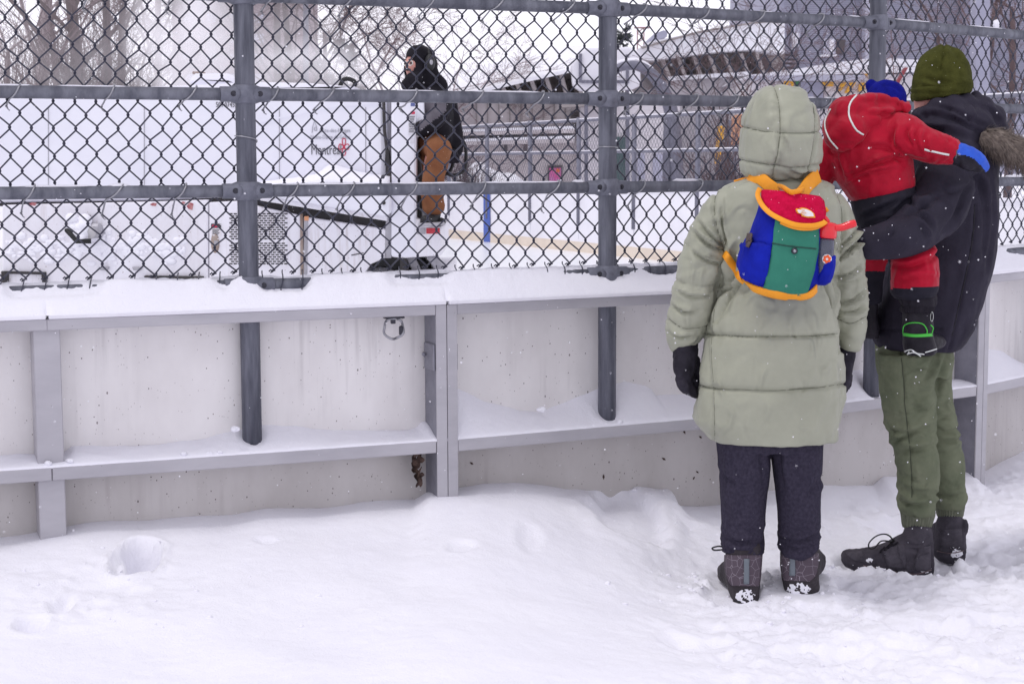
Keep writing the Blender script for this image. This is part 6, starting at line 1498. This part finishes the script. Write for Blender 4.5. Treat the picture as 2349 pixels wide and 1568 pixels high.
# shoes
SHOE = mat('black_suede_shoe', srgb(58, 55, 62), .75, col2=srgb(80, 76, 84), nscale=14, spec=.12, bump=.4, bscale=80, specks=[(60, .14, srgb(214, 214, 224), (1, 1, 1), .05)])
def shoe(secs, n=22):
    """sections from heel to toe: (px left .. as point list) (x, top y, bottom y, Y, half width)"""
    b = MB(); RG = []
    for x, yt, yb, Y, hw in secs:
        a = W(x, yt, Y); c = W(x, yb, Y); mid = (a + c) / 2; hh = (a.z - c.z) / 2
        RG.append([mid + Vector((.2 * hw * math.cos(2 * math.pi * j / n) * 0, hw * spow(math.cos(2 * math.pi * j / n), 2.5), hh * spow(math.sin(2 * math.pi * j / n), 2.6))) for j in range(n)])
    b.rings(RG); return b
s1 = shoe([(2139, 1262, 1318, 5.88, .025), (2136, 1236, 1332, 5.88, .040), (2122, 1226, 1337, 5.89, .047), (2095, 1222, 1338, 5.90, .050), (2070, 1222, 1333, 5.91, .050), (2050, 1234, 1328, 5.92, .052), (2028, 1246, 1324, 5.93, .053), (2000, 1255, 1318, 5.94, .055), (1972, 1259, 1310, 5.96, .055), (1950, 1260, 1304, 5.97, .05), (1937, 1263, 1297, 5.98, .038), (1931, 1270, 1288, 5.98, .018)])
limb(s1, [(2108, 1212, 5.90, 32), (2104, 1240, 5.90, 38)], 18)
def sh_disp(P, Nn):
    px, py = pix(P); d = .002 * nz(P, 30, 30, 30, 3.) + .0015 * nz(P, 80, 80, 80, 5.)
    for pts, w_, dp in (([(2136, 1318), (2080, 1316), (2030, 1306), (1990, 1294)], 2.2, .004), ([(2134, 1262), (2110, 1268), (2092, 1290)], 2.5, .004), ([(2052, 1240), (2062, 1280), (2080, 1310)], 2.5, .004), ([(2020, 1256), (2030, 1290)], 2.5, .003), ([(2128, 1230), (2112, 1250), (2076, 1246)], 2.5, .004)): d += fold(px, py, pts, w_, dp, dp)
    return d
sho = put(fuse(s1, .0055, 1, sh_disp), 'shoe', [SHOE], ma); ss1 = Surf(sho)
s2 = shoe([(2212, 1218, 1288, 6.03, .03), (2206, 1204, 1294, 6.03, .042), (2188, 1198, 1294, 6.04, .047), (2165, 1194, 1290, 6.06, .049), (2148, 1196, 1282, 6.08, .05), (2138, 1204, 1270, 6.11, .05), (2128, 1222, 1262, 6.15, .045), (2118, 1234, 1256, 6.18, .03)])
limb(s2, [(2180, 1184, 6.05, 28), (2178, 1210, 6.05, 33)], 18)
s2.ball(W(2214, 1208, 6.02), (.012, .02, .03), 10, 8)
sho2 = put(fuse(s2, .0055, 1, lambda P, N_: .002 * nz(P, 30, 30, 30, 3.) + .0015 * nz(P, 80, 80, 80, 5.) + fold(*pix(P), [(2140, 1262), (2175, 1268), (2212, 1258)], 2.5, .004, .004)), 'shoe', [SHOE], ma); ss2 = Surf(sho2)
rq = random.Random(9)
SUE = mat('grey_suede_panel', srgb(88, 84, 92), .85, col2=srgb(66, 63, 70), nscale=18, bump=.5, bscale=90, spec=.12)
LAC = mat('shoe_lace', srgb(40, 38, 44), .8, spec=.1); MIDS = mat('midsole_line', srgb(104, 88, 92), .7)
patch(ss1, [(2106, 1256), (2100, 1282), (2096, 1308)], [(2135, 1250), (2136, 1282), (2136, 1310)], 8, .002, .004, 'heel_counter', [SUE], sho)
patch(ss1, [(1940, 1268), (1948, 1276), (1958, 1284)], [(1976, 1262), (1984, 1276), (1988, 1292)], 8, .002, .004, 'toe_cap', [SUE], sho)
patch(ss1, [(2024, 1256), (2030, 1278), (2036, 1300)], [(2076, 1246), (2078, 1276), (2076, 1304)], 8, .0018, .004, 'side_panel', [SUE], sho)
line_on(ss1, [(2137, 1306), (2100, 1316), (2060, 1312), (2020, 1304), (1980, 1296)], .0022, 'midsole_line', MIDS, sho, .001)
line_on(ss2, [(2150, 1262), (2180, 1268), (2211, 1262)], .0022, 'midsole_line', MIDS, sho2, .001)
patch(ss2, [(2158, 1214), (2156, 1236), (2156, 1254)], [(2206, 1212), (2208, 1236), (2208, 1254)], 8, .002, .004, 'heel_counter', [SUE], sho2)
def dust(sfx, host, spots):
    sm_ = MB()
    for cx, cy, rx, ry, n, r0 in spots:
        for q in range(n):
            a = rq.uniform(0, 6.28); r_ = math.sqrt(rq.random()); p = sfx(cx + rx * r_ * math.cos(a), cy + ry * r_ * math.sin(a)); s_ = r0 * rq.uniform(.5, 1.2)
            sm_.ball(p, (s_ * 1.1, s_ * .35, s_ * .8), 7, 5)
    put(fuse(sm_, .0024, 2), 'stuck_snow', [SNOWC], host)['kind'] = 'stuff'
dust(ss1, sho, ((2122, 1304, 13, 9, 150, .0045), (2128, 1284, 8, 14, 30, .003), (1994, 1284, 10, 6, 40, .003), (1960, 1272, 12, 6, 24, .003), (2040, 1268, 18, 8, 16, .0025), (2100, 1330, 30, 3, 40, .003), (2070, 1290, 40, 30, 40, .0018)))
dust(ss2, sho2, ((2195, 1270, 14, 9, 100, .004), (2190, 1255, 14, 5, 20, .003), (2165, 1215, 12, 12, 12, .002)))
lp_ = [ss1(2046, 1243, .004), ss1(2040, 1235, .03), ss1(2022, 1224, .045), ss1(2000, 1236, .03), ss1(1996, 1252, .012), ss1(2012, 1253, .008), ss1(2030, 1236, .02), ss1(2048, 1240, .006)]
lp_ = [W(2050, 1240, 5.90), W(2040, 1228, 5.88), W(2026, 1224, 5.87), W(2008, 1230, 5.87), W(1994, 1244, 5.88), W(1994, 1256, 5.89), W(2006, 1256, 5.89), W(2022, 1240, 5.88), W(2046, 1242, 5.90)]
MB().tube(catmull(lp_, 6), .0028, 6).build('lace', BLK, sho)
line_on(ss1, [(2052, 1238), (2040, 1250), (2032, 1262)], .003, 'lace', BLK, sho, .003)
for a in range(4): line_on(ss1, [(2060 - a * 10, 1244 + a * 4), (2048 - a * 10, 1252 + a * 5)], .0036, 'lace', LAC, sho, .004)
FEET += [(W(2105, 1336, 5.88).x, 5.90, W(2105, 1344, 5.88).z, .12), (W(2050, 1320, 5.93).x, 5.94, W(2040, 1338, 5.93).z, .10), (W(1985, 1305, 5.96).x, 5.97, W(1985, 1316, 5.96).z, .09), (W(2180, 1292, 6.04).x, 6.05, W(2185, 1300, 6.04).z, .12), (W(2135, 1270, 6.14).x, 6.14, W(2140, 1270, 6.12).z, .08)]
hq = hand([[(1944, 552, 5.60, 10), (1934, 552, 5.63, 9), (1928, 552, 5.68, 8), (1930, 552, 5.73, 7)], [(1942, 560, 5.60, 10), (1930, 561, 5.63, 9), (1923, 561, 5.69, 8), (1926, 561, 5.745, 7)], [(1942, 568, 5.60, 10), (1930, 570, 5.63, 9), (1924, 571, 5.69, 8), (1927, 571, 5.74, 7)], [(1944, 577, 5.60, 9), (1935, 579, 5.63, 8), (1929, 580, 5.67, 7), (1931, 580, 5.71, 6)]],
          [(1972, 562, 5.565, 22), (1960, 563, 5.57, 23), (1948, 564, 5.59, 20)], [(1962, 548, 5.57, 10), (1955, 536, 5.60, 9), (1950, 528, 5.65, 8)])
put(fuse(hq, .004, 1, gdisp), 'glove', [GLV], ma)
# ---------------------------------------------------------------- child on the arm
REDN = mat('red_nylon', srgb(180, 9, 44), .55, col2=srgb(156, 7, 36), nscale=7, sheen=.1, bump=.2, bscale=40, bump2=(.08, 300, (1, 1, 1)), spec=.15, wrinkle=(.7, 18, (1, 1, .8)))
BLKP = mat('black_snow_pants', srgb(44, 42, 52), .7, col2=srgb(33, 32, 41), nscale=8, spec=.1, wrinkle=(.5, 14, (1, 1, 1)), bump=.25, bscale=45)
REFL = mat('reflective_piping', srgb(220, 224, 220), .4)
NAVY = mat('blue_fleece_hat', srgb(22, 28, 132), .9, col2=srgb(15, 19, 104), nscale=30, spec=.08, bump=.4, bscale=170)
GRNL = mat('green_trim', srgb(70, 186, 62), .6)
YC = 5.74
ch = thing('person', W(2030, 560, YC), 'small child in red and black snowsuit and blue hat carried by the adult', 'person')
bd = MB(); hc = W(2030, 240, YC + .02)
bd.ball(hc, (.055, .062, .068), 20, 14); bd.ball(hc + Vector((0, .062, -.012)), (.011, .014, .012), 8, 6)
for s_ in (-1, 1): bd.ball(hc + Vector((s_ * .024, .05, .006)), (.012, .012, .009), 8, 6)
limb(bd, [(2020, 270, YC, 28), (2010, 330, YC, 55), (2020, 430, YC, 56), (2030, 500, YC, 54)])
put(fuse(bd, .007, 2), 'body', [SKIN], ch)
m = MB()
m.rings([ring(a, b, 0, YC, tf, tb, e=2.2, yl=y0, yr=y1) for a, y0, b, y1, tf, tb in ((1950, 262, 2070, 252, .07, .07), (1918, 288, 2082, 272, .10, .10), (1903, 330, 2088, 306, .12, .115), (1904, 370, 2092, 345, .125, .12), (1920, 415, 2095, 385, .125, .12), (1944, 450, 2096, 412, .125, .12), (1954, 462, 2096, 428, .12, .115))])
limb(m, [(1925, 318, YC + .02, 30), (1903, 352, YC + .02, 29), (1891, 390, YC + .04, 27), (1884, 430, YC + .08, 24), (1884, 462, YC + .12, 21)], sub=5)
limb(m, [(2040, 300, 5.70, 42), (2075, 308, 5.66, 46), (2108, 326, 5.63, 41), (2140, 338, 5.62, 38), (2170, 346, 5.61, 33), (2190, 350, 5.61, 28)], sub=5)
def rd_disp(P, Nn):
    px, py = pix(P); d = .004 * nz(P, 12, 12, 12, 3.) + .002 * nz(P, 36, 36, 24, 5.)
    for pts, w_, dp in (([(1940, 412), (1975, 390), (2040, 366), (2092, 360)], 6, .010), ([(1945, 424), (1980, 404), (2050, 388)], 5, .008), ([(2034, 330), (2046, 350), (2070, 372)], 6, .010), ([(2052, 290), (2046, 320), (2054, 345)], 6, .010), ([(2086, 290), (2080, 310), (2092, 335)], 5, .010), ([(2108, 292), (2100, 320), (2110, 350)], 5, .008), ([(2126, 305), (2122, 330), (2132, 356)], 5, .006), ([(1918, 352), (1926, 380), (1938, 410)], 5, .008), ([(1990, 340), (2020, 336), (2040, 344)], 6, .007), ([(1900, 345), (1910, 356), (1926, 352)], 5, .008)): d += fold(px, py, pts, w_, dp, dp * .8)
    d += ((px > 2168) & (py > 300)) * .004 * (ridge(nz(P, 60, 60, 60, 4.)) - .5)
    return d
rj = put(fuse(m, .006, 2, rd_disp), 'jacket', [REDN], ch); sr_ = Surf(rj)
patch(sr_, [(2121, 341), (2160, 350), (2178, 353)], [(2120, 345), (2159, 354), (2177, 357.5)], 2, .002, .003, 'reflective_strip', [REFL], rj)
# hood hanging on the back
h = MB()
for x, y, r_, Y in ((1926, 290, 40, 5.68), (1938, 262, 40, 5.68), (1962, 250, 34, 5.68), (1990, 244, 28, 5.69), (2020, 241, 24, 5.70), (2048, 244, 19, 5.70), (2072, 248, 14, 5.69), (2081, 246, 11, 5.68), (1924, 312, 34, 5.66), (1950, 298, 38, 5.64), (1972, 286, 28, 5.65), (1998, 272, 26, 5.66), (2030, 260, 20, 5.67), (1945, 320, 24, 5.64), (2083, 238, 7, 5.70), (1930, 326, 22, 5.65)):
    h.ball(W(x, y, Y), r_ / S(Y), 14, 10)
PA = [(1965, 219), (1950, 238), (1947, 262), (1955, 284), (1966, 300), (1980, 309)]
PB = [(1906, 250), (1894, 275), (1894, 296), (1904, 320), (1922, 341)]
def hd_disp(P, Nn):
    px, py = pix(P); d = .003 * nz(P, 16, 16, 16, 3.) + .0015 * nz(P, 44, 44, 30, 5.) - .003 * g(segdist(px, py, smoothpts(PA)), 3)
    for pts, w_, dp in (([(1990, 262), (2030, 262), (2074, 262)], 5, .007), ([(1970, 236), (2010, 232), (2060, 238)], 6, .004), ([(2060, 236), (2068, 248), (2070, 262)], 4, .005)): d += fold(px, py, pts, w_, dp)
    return d
hh = put(fuse(h, .006, 4, hd_disp), 'hood', [REDN], ch); sh2 = Surf(hh)
line_on(sh2, PA, .0034, 'piping', REFL, hh, .001, 8); line_on(sh2, PB, .0030, 'piping', REFL, hh, .001, 8)
# bear-ear hat
k = MB(); k.ball(W(2032, 231, 5.76), (.070, .078, .072), 22, 14)
for x, y, Y in ((1999, 197, 5.78), (2058, 200, 5.80)): k.ball(W(x, y, Y), (.021, .012, .024) if x < 2030 else (.018, .012, .016), 14, 10)
put(fuse(k, .005, 2, lambda P, N_: .003 * nz(P, 30, 30, 30, 3.) + fold(*pix(P), [(2030, 195), (2050, 198), (2068, 214)], 4, .005, .004)), 'hat', [NAVY], ch)
# snow pants
t = MB()
t.rings([ring(a, b, 0, YC, tf, .115, e=2.3, yl=y0, yr=y1) for a, y0, b, y1, tf in ((1955, 452, 2094, 420, .117), (1955, 470, 2096, 440, .125), (1962, 500, 2098, 480, .13), (1972, 540, 2096, 525, .13), (1984, 575, 2086, 570, .11), (1996, 592, 2070, 590, .08))])
limb(t, [(2062, 545, 5.74, 46), (2086, 566, 5.71, 50), (2097, 592, 5.67, 54), (2098, 620, 5.655, 55), (2098, 650, 5.655, 56), (2098, 668, 5.655, 55)], sub=5)
limb(t, [(2010, 560, 5.84, 36), (2004, 600, 5.86, 30), (2002, 640, 5.88, 24), (2002, 690, 5.89, 22)], sub=5)
def pt_disp(P, Nn):
    px, py = pix(P); d = .004 * nz(P, 12, 12, 12, 3.) + .002 * nz(P, 36, 36, 24, 5.)
    for pts, w_, dp in (([(2046, 606), (2080, 612), (2120, 600), (2154, 580)], 6, .010), ([(2070, 640), (2110, 634), (2150, 636)], 6, .006), ([(1980, 500), (2020, 480), (2080, 456)], 6, .008), ([(2050, 490), (2070, 470), (2090, 456)], 5, .010), ([(2130, 600), (2146, 590), (2154, 575)], 5, .008)): d += fold(px, py, pts, w_, dp)
    return d
pm = fuse(t, .006, 2, pt_disp)
pm.materials.clear(); pn = put(pm, 'snow_pants', [BLKP, REDN], ch)
co_ = np.array([tuple(p.center + ORG[pn.name]) for p in pn.data.polygons]); qx, qy = pix(co_)
idx = np.where(((qy > 540) & (qy < 662 - .04 * (qx - 2042)) & (qx > 2043 - .0 * qy)) | ((qx < 2036) & (qy > 588) & (qy < 622)), 1, 0).astype(np.int32); pn.data.polygons.foreach_set('material_index', idx); pn.data.update()
# gaiter and boot
GA = mat('black_gaiter', srgb(40, 37, 44), .7, bump=.3, bscale=60, spec=.1)
gm = MB().rings([ring(a, b, y, 5.655, .05, .05, n=60, e=2.1) for y, a, b in ((662, 2062, 2142), (680, 2060, 2147), (696, 2064, 2147), (704, 2068, 2142), (708, 2066, 2142), (714, 2067, 2141), (716, 2070, 2138))])
put(fuse(gm, .004, 1, lambda P, N_: .007 * (ridge(nz(P, 34, 34, 7, 3.)) - .5) * (pix(P)[1] < 702) + .003 * np.sin(P[:, 0] * 900) * (pix(P)[1] > 703)), 'gaiter', [GA], ch)
def small_boot(dx, dy, Y, sc_=1.0):
    b = MB(); f = lambda x: 2105 + (x - 2105) * sc_ + dx
    b.rings([ring(f(a), f(c), y + dy, Y, .048, .055, n=22, e=2.4) for y, a, c in ((706, 2072, 2138), (730, 2071, 2139), (755, 2070, 2140), (775, 2072, 2141), (790, 2072, 2146), (804, 2073, 2150), (813, 2078, 2142))])
    b.rings([[W(f(2105) + 14 * q, 785 + dy, Y + .03 * q) + Vector((.042 * math.cos(a_), .0, .034 * math.sin(a_))) * (1, 1, .95, .8, .4)[q] for a_ in np.linspace(0, 6.283, 17)[:-1]] for q in range(5)])
    return fuse(b, .005, 1, lambda P, N_: .0015 * nz(P, 50, 50, 50, 3.) - .002 * g(pix(P)[1] - 802 - dy, 2.5))
BT = mat('black_snow_boot', srgb(30, 28, 34), .5, col2=srgb(44, 41, 48), nscale=20, spec=.15, bump=.2, bscale=80)
b1 = put(small_boot(0, 0, 5.66), 'boot', [BT], ch); sb1 = Surf(b1)
patch(sb1, [(2072, 763), (2100, 766), (2137, 764)], [(2073, 770), (2100, 773), (2138, 771)], 3, .003, .004, 'green_band', [GRNL], b1)
line_on(sb1, [(2072, 764), (2074, 748), (2086, 741), (2104, 740), (2118, 744), (2126, 756), (2126, 766)], .0022, 'green_piping', GRNL, b1, .001, 8)
line_on(sb1, [(2134, 745), (2140, 752), (2137, 764)], .0022, 'green_piping', GRNL, b1, .001, 8)
bdg = sb1(2136, 726, .003); MB().ball(bdg, (.006, .004, .017), 12, 8).build('badge', REFL, b1)
MB().ball(bdg + Vector((0, -.002, 0)), (.0045, .0035, .0145), 12, 8).build('badge_centre', BT, b1)
for pts in ([(2076, 806), (2090, 802), (2104, 810), (2120, 812)], [(2078, 813), (2096, 808), (2112, 816)], [(2122, 808), (2136, 804), (2148, 800)], [(2082, 812), (2086, 806)]): line_on(sb1, pts, .0022, 'sole_print', REFL, b1, .001)
b2 = put(small_boot(-112, -38, 5.92, .55), 'boot', [BT], ch)
# mitten reaching over the adult shoulder
m = MB(); limb(m, [(2190, 351, 5.605, 25), (2206, 356, 5.60, 26), (2224, 364, 5.60, 27), (2244, 374, 5.60, 22), (2258, 384, 5.605, 14), (2263, 388, 5.605, 10)], 20, sub=5)
limb(m, [(2206, 358, 5.585, 12), (2216, 376, 5.575, 12), (2226, 386, 5.575, 9)], 12, sub=4)
mm_ = fuse(m, .004, 2, lambda P, N_: .002 * nz(P, 40, 40, 40, 3.) + .002 * (ridge(nz(P, 50, 50, 20, 6.)) - .5))
MITB = mat('blue_mitten', srgb(28, 88, 206), .6, col2=srgb(22, 74, 186), nscale=20, bump=.3, bscale=50)
mt = put(mm_, 'mitten', [MITB, GLV], ch)
co_ = np.array([tuple(p.center + ORG[mt.name]) for p in mt.data.polygons]); qx, qy = pix(co_)
ln = np.interp(qx, [2180, 2195, 2215, 2235, 2252, 2265], [352, 354, 356, 365, 382, 399])
mt.data.polygons.foreach_set('material_index', np.where(qy > ln, 1, 0).astype(np.int32)); mt.data.update()
MB().rings([[W(x, y, 5.605) + Vector((0, .038 * math.cos(a), 0)) + (W(x + 3, y - 26, 5.605) - W(x, y, 5.605)) * math.sin(a) for a in np.linspace(0, 6.283, 25)[:-1]] for x, y in ((2186, 350), (2190, 351), (2194, 352))]).build('cuff_band', mat('grey_elastic', srgb(92, 92, 100), .8), mt)
# ---------------------------------------------------------------- driver on the resurfacer
YD = 12.75
JBLK = mat('driver_black_jacket', srgb(24, 22, 28), .7, col2=srgb(36, 34, 40), nscale=9, spec=.1, bump=.3, bscale=25)
JGRY = mat('driver_grey_yoke', srgb(104, 100, 108), .7, spec=.15, col2=srgb(88, 84, 92), nscale=9, bump=.3, bscale=25)
BRN = mat('brown_duck_trousers', srgb(138, 94, 66), .85, spec=.1, col2=srgb(116, 74, 52), nscale=6, bump=.4, bscale=22)
dv = thing('person', W(990, 517, YD), 'driver in black hood, ear defenders and brown trousers riding the resurfacer', 'person')
bd = MB(); hc = W(954, 150, YD - .06)
bd.ball(hc, (.074, .088, .108), 24, 16, M=Matrix.Rotation(R(-43), 3, 'Z'))
fx = Vector((-.68, -.73, 0)).normalized(); sx_ = Vector((-fx.y, fx.x, 0))
bd.ball(hc + fx * .084 + Vector((0, 0, -.012)), (.013, .016, .024), 10, 8); bd.ball(hc + fx * .080 + Vector((0, 0, -.048)), (.026, .022, .012), 10, 6); bd.ball(hc + fx * .06 + Vector((0, 0, -.078)), (.03, .03, .024), 10, 8); bd.ball(hc + fx * .072 + Vector((0, 0, .03)), (.032, .02, .010), 10, 6)
limb(bd, [(964, 185, YD, 26), (975, 230, YD, 36), (995, 300, YD, 40)]); limb(bd, [(995, 322, YD, 20), (998, 345, YD - .2, 20), (992, 400, YD - .22, 22), (993, 480, YD - .2, 16)])
db = put(fuse(bd, .012, 2), 'body', [SKIN], dv)
for s_ in (-1, 1):
    e = hc + fx * .082 + sx_ * s_ * .032 + Vector((0, 0, .012)); q = MB(); n = 20
    q.tube([e + sx_ * .028 * math.cos(a) + Vector((0, 0, .018 * math.sin(a))) + fx * .008 for a in np.linspace(0, 6.283, n)], .003, 6).build('glasses_rim', REFL, db)
    MB().ball(e - fx * .002, (.012, .012, .009), 10, 6).build('eye', mat('eye', srgb(60, 48, 46), .3), db)
    MB().ball(e + Vector((0, 0, .026)), (.02, .012, .006), 10, 6).build('eyebrow', HAIR, db)
MB().ball(hc + fx * .089 + Vector((0, 0, -.036)), (.030, .03, .010), 12, 6).build('moustache', HAIR, db)
h = MB()
for x, y, r_, Y in ((966, 138, 33, YD - .02), (975, 150, 30, YD + .02), (958, 131, 27, YD - .06), (952, 160, 27, YD - .06), (980, 170, 27, YD), (970, 188, 30, YD), (948, 185, 20, YD - .04), (992, 190, 26, YD), (935, 195, 16, YD - .04), (1005, 200, 24, YD), (958, 200, 24, YD - .05), (945, 176, 13, YD - .14), (956, 180, 15, YD - .15), (975, 206, 30, YD)): h.ball(W(x, y, Y), r_ / S(Y), 16, 10)
hm = fuse(h, .012, 3, lambda P, N_: .006 * nz(P, 9, 9, 9, 3.))
# open the hood in front of the face
bm = bmesh.new(); bm.from_mesh(hm); dl = [f for f in bm.faces if (f.calc_center_median() - (hc + fx * .105 + Vector((0, 0, -.005)))).length < .070 and (f.calc_center_median() - hc).dot(fx) > .02]; bmesh.ops.delete(bm, geom=dl, context='FACES'); bm.to_mesh(hm); bm.free()
put(hm, 'hood', [JBLK], dv)
em = MB(); ec = W(986, 144, YD - .12); em.ball(ec, (.04, .05, .062), 18, 12); em.build('ear_defender', BLK, dv)
MB().ball(ec + Vector((.012, -.042, .0)), (.014, .012, .02), 10, 6).build('ear_defender_label', GRYM, dv)
MB().tube([ec + Vector((0, 0, .05)), W(980, 112, YD - .05), W(965, 104, YD), W(948, 112, YD + .05)], .012, 8).build('headband', BLK, dv)
j = MB()
j.rings([ring(a, b, y, YD, tf, tb, e=2.2) for y, a, b, tf, tb in ((196, 958, 1010, .10, .10), (206, 930, 1028, .15, .15), (235, 928, 1036, .18, .17), (270, 938, 1040, .19, .18), (300, 950, 1042, .19, .18), (325, 956, 1040, .19, .18), (338, 960, 1036, .17, .17))])
limb(j, [(1010, 225, YD - .1, 22), (1006, 262, YD - .2, 23), (985, 288, YD - .28, 20), (960, 296, YD - .3, 16)]); limb(j, [(1030, 240, YD + .1, 20), (1040, 290, YD + .05, 19), (1046, 335, YD - .0, 17), (1042, 352, YD - .05, 14)])
jm = fuse(j, .014, 2, lambda P, N_: .010 * nz(P, 7, 7, 5, 3.) + .006 * (ridge(nz(P, 12, 12, 9, 5.)) - .5)); jo = put(jm, 'jacket', [JBLK, JGRY], dv)
co_ = np.array([tuple(p.center + ORG[jo.name]) for p in jo.data.polygons]); qx, qy = pix(co_)
jo.data.polygons.foreach_set('material_index', np.where((qy < 318 - .75 * (qx - 940)) & (qx > 962) & (qx < 1024) & (qy > 214), 1, 0).astype(np.int32)); jo.data.update()
t = MB(); limb(t, [(970, 330, YD + .12, 26), (984, 332, YD - .05, 30), (1004, 342, YD - .28, 30), (1006, 358, YD - .37, 28), (997, 396, YD - .34, 25), (992, 436, YD - .29, 25), (994, 470, YD - .26, 26), (996, 484, YD - .25, 24)], sub=5)
limb(t, [(965, 335, YD + .1, 26), (968, 350, YD + .02, 25), (966, 400, YD + .02, 19), (966, 470, YD + .04, 16)], sub=5)
put(fuse(t, .012, 2, lambda P, N_: .010 * (ridge(nz(P, 7, 7, 9, 3.)) - .5) + .005 * nz(P, 18, 18, 14, 5.)), 'trousers', [BRN], dv)
b = MB(); limb(b, [(996, 484, YD - .25, 17), (992, 500, YD - .27, 17)]); limb(b, [(1002, 508, YD - .24, 11), (988, 506, YD - .32, 13), (972, 507, YD - .38, 12)])
put(fuse(b, .01, 2), 'boot', [BLK], dv)
b = MB(); limb(b, [(1010, 508, YD - .12, 10), (1014, 509, YD - .3, 9)]); put(fuse(b, .01, 2), 'boot', [BLK], dv)
g_ = MB(); gc_ = W(1038, 356, YD - .1); g_.ball(gc_, (.045, .04, .05), 14, 10)
for q in range(5): g_.tube(catmull([gc_ + Vector((-.03 + .018 * q, -.02, 0)), gc_ + Vector((-.034 + .02 * q, -.05, -.03 - .004 * (q % 3))), gc_ + Vector((-.03 + .018 * q, -.04, -.06))], 4), .012, 8)
put(fuse(g_, .008, 1), 'glove', [GLV], dv)
# ---------------------------------------------------------------- falling snow
rs = random.Random(77); sf_ = MB()
def flake(p, r):
    v = [p + Vector(d) * r for d in ((1, 0, 0), (-1, 0, 0), (0, 1, 0), (0, -1, 0), (0, 0, 1), (0, 0, -1))]
    sf_.add(v, [(0, 2, 4), (2, 1, 4), (1, 3, 4), (3, 0, 4), (2, 0, 5), (1, 2, 5), (3, 1, 5), (0, 3, 5)], 0, True)
for q in range(4200):
    Y = 1.8 + 10.5 * rs.random() ** .7; p = W(rs.uniform(-60, 2410), rs.uniform(-40, 1600), Y)
    if p.z < .35 and Y > 4.2: continue
    flake(p, rs.choice((.0008, .0010, .0013, .0014, .0019)) * (1 if Y > 3 else .75))
prop(sf_.build('falling_snow', SNOW), 'fine snowflakes drifting down through the air', 'snow', kind='stuff')
make_ground()
rl2 = random.Random(12); lm = MB()
xs = []; 
for q in range(300):
    f = rl2.choice(FEET); a = rl2.uniform(0, 6.28); r_ = abs(rl2.gauss(.10, .08)) + .07; xs.append((f[0] + r_ * math.cos(a), f[1] + r_ * math.sin(a) * .9))
for q in range(120): xs.append((rl2.uniform(.3, 2.2), rl2.uniform(4.6, 6.3)))
for q in range(60): xs.append((rl2.gauss(-1.2, .22), rl2.gauss(4.95, .2)))
zs = ground_z([x for x, y in xs], [y for x, y in xs])
for (x, y), z in zip(xs, zs):
    s_ = rl2.choice((.002, .003, .003, .004, .005, .008)); v0 = len(lm.v)
    lm.ball((x, y, z + s_ * .1), (s_ * rl2.uniform(.8, 1.4), s_ * rl2.uniform(.8, 1.4), s_ * rl2.uniform(.6, 1)), 7, 5)
    for k in range(v0, len(lm.v)):
        p = lm.v[k]; d = s_ * .35 * mn.noise((p[0] * 90, p[1] * 90, p[2] * 90)); lm.v[k] = (p[0] + d, p[1] + d, p[2] + d)
prop(lm.build('snow_lumps', SNOW), 'crumbs and small lumps of snow scattered over the trodden ground', 'snow', kind='stuff')
